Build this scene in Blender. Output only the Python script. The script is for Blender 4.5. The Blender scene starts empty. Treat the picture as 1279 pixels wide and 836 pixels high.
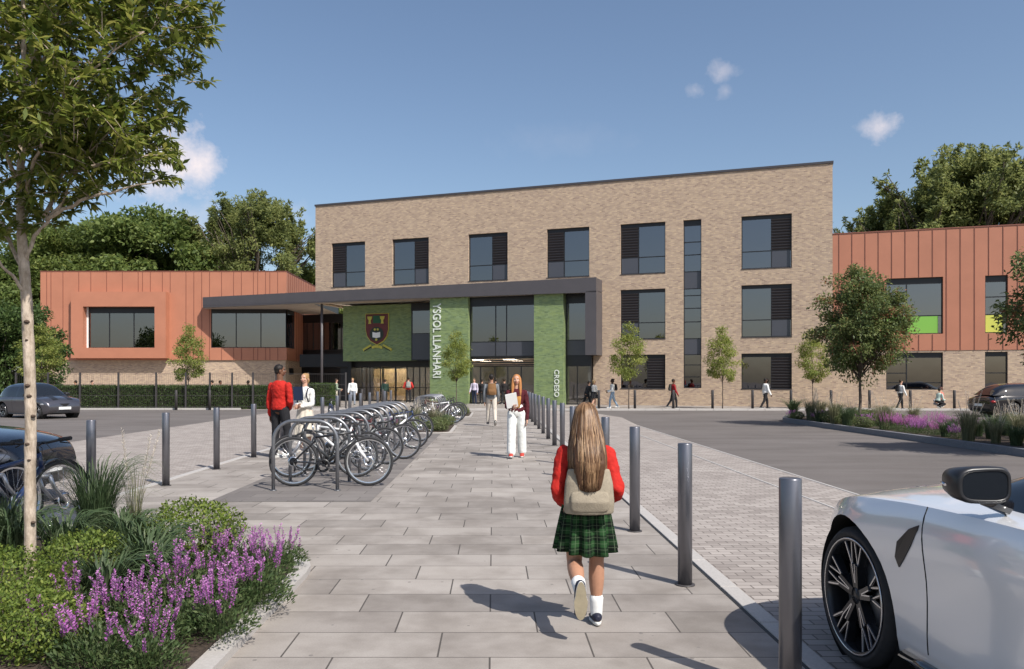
import bpy, bmesh, math, random
import numpy as np
from mathutils import Vector, Matrix
PI = math.pi
R = math.radians
random.seed(7)
NR = np.random.default_rng(11)
scene = bpy.context.scene
C = scene.collection

# ---------------------------------------------------------------- camera, sky, sun, exposure
FPX, CX, CY, EYE = 995.0, 616.0, 475.0, 1.6          # focal length and principal point in the photo's pixels
cam_d = bpy.data.cameras.new('camera')
cam = bpy.data.objects.new('camera', cam_d); C.objects.link(cam)
cam.location = (0, 0, EYE); cam.rotation_euler = (R(90), 0, 0)
cam_d.sensor_width = 36; cam_d.lens = FPX / 1279 * 36
cam_d.shift_x = (639.5 - CX) / 1279; cam_d.shift_y = (CY - 418) / 1279
cam_d.clip_start = 0.05; cam_d.clip_end = 3000
scene.camera = cam
SUN_EL = 48.0
SUN_DIR = Vector((0.62, -0.78, 0)).normalized()         # towards the sun on the ground
SUN_ROT = math.atan2(SUN_DIR.x, SUN_DIR.y)             # clockwise from +Y
world = bpy.data.worlds.new('World'); scene.world = world
world.use_nodes = True
wn, wl = world.node_tree.nodes, world.node_tree.links
wn.clear()
w_out = wn.new('ShaderNodeOutputWorld'); w_bg = wn.new('ShaderNodeBackground')
w_sky = wn.new('ShaderNodeTexSky'); w_sky.sky_type = 'NISHITA'; w_sky.sun_disc = False
w_sky.sun_elevation = R(SUN_EL); w_sky.sun_rotation = SUN_ROT
w_sky.air_density = 1.0; w_sky.dust_density = 1.7; w_sky.ozone_density = 1.6; w_sky.altitude = 50
w_bg.inputs['Strength'].default_value = 0.088
def wmath(op, a, b=None, c=None):
    n = wn.new('ShaderNodeMath'); n.operation = op
    for i, v in enumerate((a, b, c)):
        if v is None: continue
        if isinstance(v, (int, float)): n.inputs[i].default_value = v
        else: wl.new(v, n.inputs[i])
    return n.outputs[0]
# a few small fair-weather clouds, fixed in the sky by direction
tc = wn.new('ShaderNodeTexCoord')
def pdir(px, py):
    return Vector(((px - CX) / FPX, 1, (CY - py) / FPX)).normalized()
noi = wn.new('ShaderNodeTexNoise'); noi.inputs['Scale'].default_value = 38; noi.inputs['Detail'].default_value = 7
noi.inputs['Roughness'].default_value = 0.62
wl.new(tc.outputs['Generated'], noi.inputs['Vector'])
cmask = None
CLOUDS = [(218, 196, .038, 1.0, 1.15), (243, 208, .030, 1.0, 1.0), (190, 205, .040, 1.0, .85), (700, 175, .09, .22, .05), (240, 272, .045, .45, .3), (345, 268, .04, .4, .25),
          (903, 91, .018, .8, .42), (868, 113, .012, .8, .35), (1098, 160, .022, .7, .75), (1082, 158, .014, .7, .4), (906, 114, .013, .9, .3),
          (-400, 150, .12, .5, .8), (1600, 120, .12, .4, .7)]
for px, py, rad, asp, dens in CLOUDS:
    d = pdir(px, py)
    vm = wn.new('ShaderNodeVectorMath'); vm.operation = 'SUBTRACT'
    wl.new(tc.outputs['Generated'], vm.inputs[0]); vm.inputs[1].default_value = d
    mu = wn.new('ShaderNodeVectorMath'); mu.operation = 'MULTIPLY'
    wl.new(vm.outputs[0], mu.inputs[0]); mu.inputs[1].default_value = (1, 1, 1.0 / asp if asp < 1 else asp * .9)
    ln = wn.new('ShaderNodeVectorMath'); ln.operation = 'LENGTH'; wl.new(mu.outputs[0], ln.inputs[0])
    q = wmath('DIVIDE', ln.outputs['Value'], rad)
    q = wmath('ADD', q, wmath('MULTIPLY', wmath('SUBTRACT', noi.outputs['Fac'], 0.5), 2.3))
    m = wmath('MULTIPLY', wmath('MINIMUM', wmath('MAXIMUM', wmath('MULTIPLY', wmath('SUBTRACT', 1.1, q), .75), 0.0), 1.0), dens)
    cmask = m if cmask is None else wmath('MAXIMUM', cmask, m)
mixc = wn.new('ShaderNodeMixRGB'); mixc.inputs['Color2'].default_value = (7.4, 6.6, 6.6, 1)
hsv = wn.new('ShaderNodeHueSaturation'); hsv.inputs['Saturation'].default_value = 1.0; hsv.inputs['Value'].default_value = 1.0
wl.new(w_sky.outputs[0], hsv.inputs['Color'])
wl.new(hsv.outputs[0], mixc.inputs['Color1']); wl.new(wmath('MINIMUM', cmask, 1.0), mixc.inputs['Fac'])
wl.new(mixc.outputs[0], w_bg.inputs['Color']); wl.new(w_bg.outputs[0], w_out.inputs[0])
sun_d = bpy.data.lights.new('sun', 'SUN'); sun_d.energy = 3.5; sun_d.angle = R(0.5); sun_d.color = (1.0, .955, .89)
sun = bpy.data.objects.new('sun', sun_d); C.objects.link(sun)
tosun = Vector((SUN_DIR.x * math.cos(R(SUN_EL)), SUN_DIR.y * math.cos(R(SUN_EL)), math.sin(R(SUN_EL))))
sun.rotation_euler = tosun.to_track_quat('Z', 'Y').to_euler(); sun.location = (20, -20, 40)
scene.view_settings.view_transform = 'Standard'; scene.view_settings.look = 'None'
scene.view_settings.exposure = 0.66; scene.view_settings.gamma = 1.0
scene.view_settings.use_curve_mapping = False
scene.render.engine = 'CYCLES'
scene.cycles.max_bounces = 6; scene.cycles.transparent_max_bounces = 12

# ---------------------------------------------------------------- pixel helpers (photo pixel -> place in the world)
def gp(px, py):
    Y = EYE * FPX / (py - CY); return ((px - CX) * Y / FPX, Y)
def xat(px, Y): return (px - CX) * Y / FPX
def zat(py, Y): return EYE + (CY - py) * Y / FPX

# ---------------------------------------------------------------- mesh builder
class MB:
    def __init__(s): s.v = []; s.f = []; s.m = []; s.s = []; s.M = None
    def pv(s, p):
        p = Vector(p)
        if s.M is not None: p = s.M @ p
        s.v.append((p.x, p.y, p.z)); return len(s.v) - 1
    def face(s, idx, mi=0, sm=False): s.f.append(tuple(idx)); s.m.append(mi); s.s.append(sm)
    def quad(s, a, b, c, d, mi=0): s.face([s.pv(p) for p in (a, b, c, d)], mi)
    def poly(s, pts, mi=0): s.face([s.pv(p) for p in pts], mi)
    def box(s, x0, x1, y0, y1, z0, z1, mi=0):
        i = [s.pv(p) for p in ((x0,y0,z0),(x1,y0,z0),(x1,y1,z0),(x0,y1,z0),(x0,y0,z1),(x1,y0,z1),(x1,y1,z1),(x0,y1,z1))]
        for q in ((0,3,2,1),(4,5,6,7),(0,1,5,4),(1,2,6,5),(2,3,7,6),(3,0,4,7)): s.face([i[k] for k in q], mi)
    def cbox(s, c, h, mi=0, bev=0.0):
        x, y, z = c; a, b, d = h
        s.box(x-a, x+a, y-b, y+b, z-d, z+d, mi)
    def prism(s, pts, z0, z1, mi=0):      # plan polygon, counter-clockwise
        a = [s.pv((x, y, z0)) for x, y in pts]; b = [s.pv((x, y, z1)) for x, y in pts]
        s.face(a[::-1], mi); s.face(b, mi)
        n = len(pts)
        for i in range(n): s.face((a[i], a[(i+1) % n], b[(i+1) % n], b[i]), mi)
    def plate(s, pts, y0, y1, mi=0):      # polygon in the x,z plane, thickness along y
        a = [s.pv((x, y0, z)) for x, z in pts]; b = [s.pv((x, y1, z)) for x, z in pts]
        s.face(a, mi); s.face(b[::-1], mi)
        n = len(pts)
        for i in range(n): s.face((a[(i+1) % n], a[i], b[i], b[(i+1) % n]), mi)
    def ring(s, c, ax, up, rx, ry, n):
        ax = Vector(ax).normalized(); u = Vector(up); u = (u - ax * u.dot(ax))
        if u.length < 1e-5: u = ax.orthogonal()
        u.normalize(); w = ax.cross(u)
        return [s.pv(Vector(c) + w * (rx * math.cos(2*PI*k/n)) + u * (ry * math.sin(2*PI*k/n))) for k in range(n)]
    def loft(s, secs, n=10, mi=0, cap=True, up=(0, 0, 1), sm=True, dome=False):   # secs: (centre, rx, ry)
        rs = []
        P = [Vector(a[0]) for a in secs]
        D_ = P[-1] - P[0]
        if tuple(up) == (0, 0, 1) and abs(D_.z) > .6*D_.length: up = (0, 1, 0)
        for i, (c, rx, ry) in enumerate(secs):
            if i == 0: ax = P[1] - P[0]
            elif i == len(P) - 1: ax = P[-1] - P[-2]
            else: ax = (P[i+1] - P[i]).normalized() + (P[i] - P[i-1]).normalized()
            if dome and i == 0:
                a = ax.normalized()
                rs.append(s.ring(P[0] - a*min(rx, ry)*.85, ax, up, rx*.35, ry*.35, n)); rs.append(s.ring(P[0] - a*min(rx, ry)*.5, ax, up, rx*.8, ry*.8, n))
            rs.append(s.ring(c, ax, up, rx, ry, n))
            if dome and i == len(P) - 1:
                a = ax.normalized()
                rs.append(s.ring(P[-1] + a*min(rx, ry)*.5, ax, up, rx*.8, ry*.8, n)); rs.append(s.ring(P[-1] + a*min(rx, ry)*.85, ax, up, rx*.35, ry*.35, n))
        for a, b in zip(rs[:-1], rs[1:]):
            for k in range(n): s.face((a[k], a[(k+1) % n], b[(k+1) % n], b[k]), mi, sm)
        if cap: s.face(rs[0][::-1], mi); s.face(rs[-1], mi)
    def tube(s, pts, r, n=8, mi=0, cap=True, up=(0, 0, 1), sm=True):
        if not isinstance(r, (list, tuple)): r = [r] * len(pts)
        s.loft([(p, q, q) for p, q in zip(pts, r)], n, mi, cap, up, sm)
    def lathe(s, prof, n=24, mi=0, axis='z', c=(0, 0, 0), sm=True, closed=False, cap=True):   # prof: (radius, height)
        rs = []
        for r, h in prof:
            row = []
            for k in range(n):
                a = 2*PI*k/n
                if axis == 'z': p = (c[0]+r*math.cos(a), c[1]+r*math.sin(a), c[2]+h)
                elif axis == 'y': p = (c[0]+r*math.cos(a), c[1]+h, c[2]-r*math.sin(a))
                else: p = (c[0]+h, c[1]+r*math.cos(a), c[2]+r*math.sin(a))
                row.append(s.pv(p))
            rs.append(row)
        pr = list(zip(rs[:-1], rs[1:]))
        if closed: pr.append((rs[-1], rs[0]))
        for a, b in pr:
            for k in range(n): s.face((a[k], a[(k+1) % n], b[(k+1) % n], b[k]), mi, sm)
        if not closed and cap:
            if prof[0][0] > 1e-4: s.face(rs[0][::-1], mi)
            if prof[-1][0] > 1e-4: s.face(rs[-1], mi)
    def ball(s, c, rx, ry, rz, n=12, m=8, mi=0):
        rs = []
        for j in range(m + 1):
            t = PI * j / m - PI/2; t = max(-PI/2 + .02, min(PI/2 - .02, t))
            rs.append([s.pv((c[0]+rx*math.cos(t)*math.cos(2*PI*k/n), c[1]+ry*math.cos(t)*math.sin(2*PI*k/n), c[2]+rz*math.sin(t))) for k in range(n)])
        for a, b in zip(rs[:-1], rs[1:]):
            for k in range(n): s.face((a[k], a[(k+1) % n], b[(k+1) % n], b[k]), mi, True)
        s.face(rs[0][::-1], mi, True); s.face(rs[-1], mi, True)
    def mesh(s, name, mats):
        me = bpy.data.meshes.new(name); me.from_pydata(s.v, [], s.f)
        if not isinstance(mats, (list, tuple)): mats = [mats]
        for m in mats: me.materials.append(m)
        me.polygons.foreach_set('material_index', s.m); me.polygons.foreach_set('use_smooth', s.s)
        me.update(); return me
    def build(s, name, mats, parent=None, bevel=0.0):
        o = bpy.data.objects.new(name, s.mesh(name, mats)); C.objects.link(o)
        if parent is not None: o.parent = parent
        if bevel:
            b = o.modifiers.new('bevel', 'BEVEL'); b.width = bevel; b.segments = 2; b.limit_method = 'ANGLE'; b.angle_limit = R(40)
        return o

def tag(o, label=None, cat=None, group=None, kind=None):
    if label: o['label'] = label
    if cat: o['category'] = cat
    if group: o['group'] = group
    if kind: o['kind'] = kind
    return o
def thing(name, label, cat, loc=(0, 0, 0), rz=0.0, group=None):
    o = bpy.data.objects.new(name, None); C.objects.link(o)
    o.location = loc; o.rotation_euler = (0, 0, rz); o.empty_display_size = .2
    return tag(o, label, cat, group)
def struct(o): o['kind'] = 'structure'; return o
def copy_tree(o, parent=None):
    c = o.copy(); C.objects.link(c); c.parent = parent
    for ch in list(o.children): copy_tree(ch, c)
    return c
def place(src, first, loc, rz=0.0, label=None, scale=None):
    o = src if first else copy_tree(src)
    o.location = loc; o.rotation_euler = (0, 0, rz)
    if scale: o.scale = scale if isinstance(scale, tuple) else (scale,)*3
    if label: o['label'] = label
    return o
ORD = ['nearest', 'second', 'third', 'fourth', 'fifth', 'sixth', 'seventh', 'eighth', 'ninth', 'tenth', 'eleventh', 'twelfth',
       'thirteenth', 'fourteenth', 'fifteenth', 'sixteenth', 'seventeenth', 'eighteenth', 'nineteenth', 'twentieth']

# ---------------------------------------------------------------- materials
def newmat(name):
    m = bpy.data.materials.new(name); m.use_nodes = True
    nt = m.node_tree; b = nt.nodes['Principled BSDF']
    return m, nt, b
class NT:                                       # tiny node helper
    def __init__(s, nt): s.nt = nt
    def n(s, t, **k):
        x = s.nt.nodes.new(t)
        for a, b in k.items(): setattr(x, a, b)
        return x
    def l(s, a, b): s.nt.links.new(a, b)
    def math(s, op, a, b=None, c=None):
        n = s.n('ShaderNodeMath', operation=op)
        for i, v in enumerate((a, b, c)):
            if v is None: continue
            if isinstance(v, (int, float)): n.inputs[i].default_value = v
            else: s.l(v, n.inputs[i])
        return n.outputs[0]
    def noise(s, vec, scale, detail=4, rough=.55):
        n = s.n('ShaderNodeTexNoise'); n.inputs['Scale'].default_value = scale; n.inputs['Detail'].default_value = detail
        n.inputs['Roughness'].default_value = rough
        if vec is not None: s.l(vec, n.inputs['Vector'])
        return n.outputs['Fac']
    def ramp(s, fac, stops):
        r = s.n('ShaderNodeValToRGB'); e = r.color_ramp.elements
        while len(e) < len(stops): e.new(.5)
        for i, (p, c) in enumerate(stops): e[i].position = p; e[i].color = (*c, 1)
        s.l(fac, r.inputs[0]); return r.outputs[0]
    def mixc(s, fac, a, b, mode='MIX'):
        n = s.n('ShaderNodeMixRGB', blend_type=mode)
        for i, v in zip((0, 1, 2), (fac, a, b)):
            if isinstance(v, (int, float)): n.inputs[i].default_value = v
            elif isinstance(v, tuple): n.inputs[i].default_value = (*v, 1)
            else: s.l(v, n.inputs[i])
        return n.outputs[0]
    def bump(s, h, b, strength=.3, dist=.01):
        n = s.n('ShaderNodeBump'); n.inputs['Strength'].default_value = strength; n.inputs['Distance'].default_value = dist
        s.l(h, n.inputs['Height']); s.l(n.outputs[0], b.inputs['Normal'])
    def coord(s, out='Object'): return s.n('ShaderNodeTexCoord').outputs[out]
def simple(name, col, rough=.5, metal=0.0, var=.0, scale=8.0, bump=0.0, spec=.5, coat=0.0):
    m, nt, b = newmat(name); t = NT(nt)
    b.inputs['Roughness'].default_value = rough; b.inputs['Metallic'].default_value = metal
    b.inputs['Specular IOR Level'].default_value = spec; b.inputs['Coat Weight'].default_value = coat
    b.inputs['Coat Roughness'].default_value = .04
    b.inputs['Base Color'].default_value = (*col, 1)
    if var or bump:
        v = t.coord(); f = t.noise(v, scale, 6)
        lo = tuple(c * (1 - var) for c in col); hi = tuple(min(1, c * (1 + var)) for c in col)
        t.l(t.ramp(f, [(.3, lo), (.7, hi)]), b.inputs['Base Color'])
        if bump: t.bump(t.noise(v, scale * 4, 4), b, bump, .01)
    return m
def attr_mat(name, stops, rough=.55, transl=.35, spec=.3):          # leaves: tint by the leaf's own random attribute
    m, nt, b = newmat(name); t = NT(nt)
    a = t.n('ShaderNodeAttribute', attribute_name='tone')
    col = t.ramp(a.outputs['Fac'], stops)
    t.l(col, b.inputs['Base Color']); b.inputs['Roughness'].default_value = rough; b.inputs['Specular IOR Level'].default_value = spec
    tr = t.n('ShaderNodeBsdfTranslucent'); hs = t.n('ShaderNodeHueSaturation'); hs.inputs['Value'].default_value = 1.5; hs.inputs['Hue'].default_value = .485
    t.l(col, hs.inputs['Color']); t.l(hs.outputs[0], tr.inputs['Color'])
    mx = t.n('ShaderNodeMixShader'); mx.inputs[0].default_value = transl
    t.l(b.outputs[0], mx.inputs[1]); t.l(tr.outputs[0], mx.inputs[2]); t.l(mx.outputs[0], nt.nodes['Material Output'].inputs[0])
    return m

def slab_mat():
    m, nt, b = newmat('slab_paving'); t = NT(nt)
    v = t.coord('Object'); sp = t.n('ShaderNodeSeparateXYZ'); t.l(v, sp.inputs[0]); X, Y = sp.outputs[0], sp.outputs[1]
    W, H = .9, .449
    ry = t.math('DIVIDE', t.math('SUBTRACT', Y, 4.57 - H*20), H)
    row = t.math('FLOOR', ry); fy = t.math('SUBTRACT', ry, row)
    xx = t.math('DIVIDE', t.math('ADD', t.math('ADD', X, t.math('MULTIPLY', row, .3)), 6.0 - .3*20 + .62 + 90), W)
    colm = t.math('FLOOR', xx); fx = t.math('SUBTRACT', xx, colm)
    cb = t.n('ShaderNodeCombineXYZ'); t.l(colm, cb.inputs[0]); t.l(row, cb.inputs[1])
    wn_ = t.n('ShaderNodeTexWhiteNoise', noise_dimensions='2D'); t.l(cb.outputs[0], wn_.inputs['Vector'])
    ex = t.math('MULTIPLY', t.math('MINIMUM', fx, t.math('SUBTRACT', 1.0, fx)), W)
    ey = t.math('MULTIPLY', t.math('MINIMUM', fy, t.math('SUBTRACT', 1.0, fy)), H)
    joint = t.math('LESS_THAN', t.math('MINIMUM', t.math('ADD', ex, -.0012), ey), .0042)
    base = t.ramp(wn_.outputs['Value'], [(0, (.295, .265, .238)), (.3, (.345, .310, .280)), (.8, (.385, .348, .314)), (1, (.43, .388, .350))])
    n1 = t.noise(v, 2.2, 6, .6); n2 = t.noise(v, 90, 3, .7)
    base = t.mixc(.55, base, t.ramp(n1, [(.34, (.68, .66, .64)), (.64, (1, 1, 1))]), 'MULTIPLY')
    base = t.mixc(.35, base, t.ramp(n2, [(.3, (.6, .6, .6)), (.7, (1.0, 1.0, 1.0))]), 'MULTIPLY')
    stain = t.ramp(t.noise(v, .55, 5, .62), [(.40, (.72, .71, .70)), (.54, (1, 1, 1))])
    base = t.mixc(.7, base, stain, 'MULTIPLY')
    spots = t.n('ShaderNodeTexVoronoi'); spots.inputs['Scale'].default_value = 5.5; t.l(v, spots.inputs['Vector'])
    base = t.mixc(t.math('LESS_THAN', spots.outputs['Distance'], .075), base, (.20, .18, .165))
    col = t.mixc(joint, base, (.085, .075, .067))
    t.l(col, b.inputs['Base Color']); b.inputs['Roughness'].default_value = .82; b.inputs['Specular IOR Level'].default_value = .3
    h = t.math('ADD', t.math('MULTIPLY', joint, -1.0), t.math('MULTIPLY', n2, .12)); t.bump(h, b, .55, .006)
    return m
def brickish(name, bw, bh, mortar, c1, c2, cm, swap=False, extra=(), rough=.85, off=.5, tone=.5, bumpd=.006, blot=None):
    m, nt, b = newmat(name); t = NT(nt)
    v = t.coord('Object'); sp = t.n('ShaderNodeSeparateXYZ'); t.l(v, sp.inputs[0])
    cb = t.n('ShaderNodeCombineXYZ')
    if swap:
        t.l(t.math('ADD', sp.outputs[0], sp.outputs[1]), cb.inputs[0]); t.l(sp.outputs[2], cb.inputs[1])
    else:
        t.l(sp.outputs[0], cb.inputs[0]); t.l(sp.outputs[1], cb.inputs[1])
    br = t.n('ShaderNodeTexBrick'); br.offset = off; br.squash = 1.0
    t.l(cb.outputs[0], br.inputs['Vector'])
    br.inputs['Color1'].default_value = (0, 0, 0, 1); br.inputs['Color2'].default_value = (1, 1, 1, 1); br.inputs['Mortar'].default_value = (.5, .5, .5, 1)
    br.inputs['Scale'].default_value = 1.0; br.inputs['Mortar Size'].default_value = mortar; br.inputs['Mortar Smooth'].default_value = .1
    br.inputs['Brick Width'].default_value = bw; br.inputs['Row Height'].default_value = bh; br.inputs['Bias'].default_value = 0.0
    stops = [(0, c1)] + list(extra) + [(1, c2)]
    base = t.ramp(br.outputs['Color'], stops)
    n1 = t.noise(cb.outputs[0], .9, 5, .6)
    base = t.mixc(tone, base, t.ramp(n1, [(.3, (.72, .70, .70)), (.7, (1.0, 1.0, 1.0))]), 'MULTIPLY')
    if blot:
        mp = t.n('ShaderNodeVectorMath', operation='MULTIPLY'); t.l(cb.outputs[0], mp.inputs[0]); mp.inputs[1].default_value = (1.0, 2.6, 1)
        n2 = t.noise(mp.outputs[0], blot[0], 3, .65)
        base = t.mixc(t.ramp(n2, [(.42, (0, 0, 0)), (.62, (1, 1, 1))]), base, t.mixc(.75, base, blot[1]))
    col = t.mixc(br.outputs['Fac'], base, cm)
    t.l(col, b.inputs['Base Color']); b.inputs['Roughness'].default_value = rough; b.inputs['Specular IOR Level'].default_value = .25
    h = t.math('ADD', t.math('MULTIPLY', br.outputs['Fac'], -1.0), t.math('MULTIPLY', t.noise(v, 60, 3), .3)); t.bump(h, b, .5, bumpd)
    return m
def asphalt_mat():
    m, nt, b = newmat('asphalt'); t = NT(nt)
    v = t.coord('Object')
    mp = t.n('ShaderNodeVectorMath', operation='MULTIPLY'); t.l(v, mp.inputs[0]); mp.inputs[1].default_value = (.25, 1.4, 1)
    n1 = t.noise(v, 160, 2, .8); n2 = t.noise(v, .35, 6, .6); n3 = t.noise(mp.outputs[0], .8, 6, .65)
    base = t.ramp(n1, [(.3, (.132, .118, .110)), (.7, (.215, .192, .180))])
    base = t.mixc(.8, base, t.ramp(n2, [(.3, (.72, .71, .7)), (.7, (1.0, 1.0, 1.0))]), 'MULTIPLY')
    base = t.mixc(.8, base, t.ramp(n3, [(.35, (.74, .73, .72)), (.6, (1.0, 1.0, 1.0))]), 'MULTIPLY')
    t.l(base, b.inputs['Base Color']); b.inputs['Roughness'].default_value = .88; b.inputs['Specular IOR Level'].default_value = .3
    t.bump(n1, b, .5, .006)
    return m
def glass_mat(name, tint=(.10, .115, .14), refl=.30):
    m, nt, b = newmat(name); t = NT(nt)
    nt.nodes.remove(b)
    tr = t.n('ShaderNodeBsdfTransparent'); tr.inputs[0].default_value = (*tint, 1)
    gl = t.n('ShaderNodeBsdfGlossy'); gl.inputs['Color'].default_value = (.74, .72, .74, 1); gl.inputs['Roughness'].default_value = .015
    lw = t.n('ShaderNodeFresnel'); lw.inputs['IOR'].default_value = 1.5
    n = t.noise(t.coord(), .6, 2); bp = t.n('ShaderNodeBump'); bp.inputs['Strength'].default_value = .06; bp.inputs['Distance'].default_value = .05
    t.l(n, bp.inputs['Height']); t.l(bp.outputs[0], gl.inputs['Normal'])
    mx = t.n('ShaderNodeMixShader'); t.l(t.math('MINIMUM', t.math('ADD', lw.outputs[0], refl), 1.0), mx.inputs[0])
    t.l(tr.outputs[0], mx.inputs[1]); t.l(gl.outputs[0], mx.inputs[2]); t.l(mx.outputs[0], nt.nodes['Material Output'].inputs[0])
    return m
def bark_mat(name, c1, c2):
    m, nt, b = newmat(name); t = NT(nt); v = t.coord('Object')
    mp = t.n('ShaderNodeVectorMath', operation='MULTIPLY'); t.l(v, mp.inputs[0]); mp.inputs[1].default_value = (1, 1, .28)
    n1 = t.noise(mp.outputs[0], 38, 6, .7); n2 = t.noise(v, 9, 3, .6)
    base = t.ramp(n1, [(.35, c1), (.62, c2)])
    base = t.mixc(.7, base, t.ramp(n2, [(.4, (.62, .6, .55)), (.6, (1, 1, 1))]), 'MULTIPLY')
    t.l(base, b.inputs['Base Color']); b.inputs['Roughness'].default_value = .85; t.bump(n1, b, .7, .012)
    return m
def stripes_mat(name, col, line, pitch, rough=.4):
    return simple(name, col, rough)

M = {}
M['slab'] = slab_mat()
M['sett'] = brickish('block_paving', .20, .10, .006, (.30, .265, .24), (.43, .385, .35), (.155, .135, .12), extra=[(.5, (.37, .33, .30))], tone=.7, off=.5)
M['darkpave'] = brickish('rack_paving', .60, .30, .006, (.175, .158, .148), (.225, .205, .19), (.11, .10, .09), tone=.8)
M['asphalt'] = asphalt_mat()
M['kerb'] = simple('granite_kerb', (.42, .395, .37), .7, var=.10, scale=60)
M['darkkerb'] = simple('dark_granite', (.17, .175, .19), .65, var=.25, scale=50)
M['slot'] = simple('drain_slot', (.02, .02, .02), .6)
M['brick'] = brickish('buff_brick', .225, .075, .010, (.26, .18, .135), (.60, .455, .305), (.43, .345, .26), swap=True,
                      extra=[(.15, (.38, .28, .20)), (.55, (.49, .365, .25))], tone=.3, blot=(4.5, (.36, .265, .22)))
M['greenbrick'] = brickish('green_glazed_brick', .225, .075, .006, (.135, .19, .095), (.255, .335, .165), (.17, .22, .12), swap=True,
                      extra=[(.5, (.19, .262, .125))], tone=.5, rough=.42, blot=(2.0, (.25, .32, .12)), bumpd=.003)
M['clad'] = simple('terracotta_cladding', (.42, .172, .102), .5, var=.07, scale=.7)
M['clad_dark'] = simple('cladding_joint', (.20, .07, .045), .6)
M['canopy'] = simple('dark_grey_metal', (.078, .071, .076), .42, var=.06, scale=1.5)
M['soffit'] = simple('soffit_board', (.36, .31, .27), .7, var=.05, scale=2)
M['frame'] = simple('black_frame', (.012, .012, .014), .4)
M['louvre'] = simple('louvre_blade', (.040, .034, .036), .45)
M['spandrel'] = simple('spandrel_panel', (.06, .062, .075), .25, spec=.6)
M['coping'] = simple('coping_metal', (.055, .05, .055), .4)
M['glass'] = glass_mat('window_glass', (.16, .18, .21), .24)
M['clearglass'] = glass_mat('door_glass', (.5, .53, .55), .14)
M['limegreen'] = simple('lime_green_panel', (.21, .46, .075), .3)
M['limeyellow'] = simple('yellow_green_panel', (.58, .60, .11), .3)
M['interior'] = simple('interior_plaster', (.50, .46, .42), .8)
M['intfloor'] = simple('interior_floor', (.30, .26, .22), .5)
M['timber'] = simple('interior_timber', (.62, .42, .22), .5, var=.15, scale=3)
M['white'] = simple('white_paint', (.78, .78, .76), .45)
M['steel'] = simple('brushed_steel', (.19, .19, .21), .33, metal=.75, var=.06, scale=3)
M['galv'] = simple('galvanised_steel', (.22, .225, .24), .36, metal=.7, var=.1, scale=20)
M['darkpost'] = simple('dark_post', (.05, .045, .045), .5)
M['soil'] = simple('bark_mulch', (.055, .038, .026), .95, var=.5, scale=40, bump=.9)
M['bark_pale'] = bark_mat('pale_bark', (.34, .265, .20), (.60, .50, .40))
M['bark_dark'] = bark_mat('dark_bark', (.06, .045, .035), (.16, .125, .10))
M['knot'] = simple('bark_knot', (.075, .05, .035), .9, var=.3, scale=80)
M['rubber'] = simple('tyre_rubber', (.022, .022, .024), .75, var=.2, scale=30)
M['black'] = simple('black_plastic', (.018, .018, .020), .35)
M['blackgloss'] = simple('gloss_black', (.010, .010, .012), .08, coat=1.0)
M['blackmatte'] = simple('matte_black', (.012, .012, .012), .9)
M['chrome'] = simple('polished_metal', (.75, .75, .77), .16, metal=1)
M['alloy'] = simple('dark_alloy', (.030, .031, .035), .25, metal=.4)
M['alloy_edge'] = simple('machined_edge', (.62, .62, .64), .22, metal=.9)
M['silverpaint'] = simple('silver_grey_paint', (.13, .125, .14), .28, metal=.75, coat=1.0)
M['whitepaint'] = simple('pearl_silver_paint', (.82, .82, .83), .18, metal=.15, coat=1.0)
M['darkpaint'] = simple('dark_navy_paint', (.008, .011, .020), .22, metal=.3, coat=1.0)
M['blackpaint'] = simple('black_paint', (.012, .012, .014), .2, metal=.3, coat=1.0)
M['carglass'] = simple('car_glass', (.012, .014, .017), .03, spec=.9)
M['lamp'] = simple('lamp_glass', (.30, .31, .33), .06, spec=.9)
M['taillamp'] = simple('tail_lamp', (.30, .02, .02), .12)
M['gold'] = simple('gold_paint', (.52, .46, .07), .45)
M['maroon'] = simple('maroon_paint', (.12, .022, .020), .5, var=.15, scale=5)
M['crestgreen'] = simple('crest_green', (.012, .085, .035), .5)
M['crestblack'] = simple('crest_black', (.02, .03, .02), .5)
M['letter'] = simple('letter_white', (.70, .74, .66), .45)

# foliage
G = attr_mat
M['lf_fore'] = G('foreground_leaf', [(0, (.070, .108, .020)), (.45, (.125, .165, .030)), (.8, (.20, .23, .048)), (1, (.32, .32, .085))], transl=.42)
M['lf_wood'] = G('woodland_leaf', [(0, (.065, .10, .026)), (.5, (.13, .175, .045)), (.85, (.16, .205, .055)), (1, (.28, .31, .09))], transl=.45)
M['lf_bright'] = G('bright_leaf', [(0, (.062, .10, .026)), (.5, (.115, .165, .044)), (1, (.22, .27, .08))], transl=.45)
M['lf_olive'] = G('olive_leaf', [(0, (.09, .115, .038)), (.5, (.175, .21, .072)), (1, (.31, .33, .12))], transl=.48)
M['lf_young'] = G('young_tree_leaf', [(0, (.135, .18, .040)), (.5, (.215, .26, .065)), (1, (.36, .37, .11))], transl=.42)
M['lf_bed'] = G('rusty_green_leaf', [(0, (.060, .090, .034)), (.45, (.125, .165, .054)), (.84, (.20, .225, .08)), (.9, (.25, .125, .06)), (1, (.30, .13, .07))], transl=.35)
M['lf_hedge'] = G('hedge_leaf', [(0, (.030, .060, .016)), (.5, (.058, .098, .026)), (1, (.11, .15, .045))], transl=.3)
M['lf_box'] = G('box_shrub_leaf', [(0, (.065, .105, .020)), (.5, (.125, .180, .032)), (1, (.26, .30, .060))], transl=.35)
M['lf_salvia'] = G('salvia_leaf', [(0, (.035, .065, .02)), (.5, (.065, .105, .035)), (1, (.12, .155, .06))], transl=.3)
M['fl_purple'] = G('purple_flower', [(0, (.26, .06, .25)), (.5, (.42, .14, .40)), (1, (.64, .33, .60))], transl=.3, rough=.7)
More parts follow.
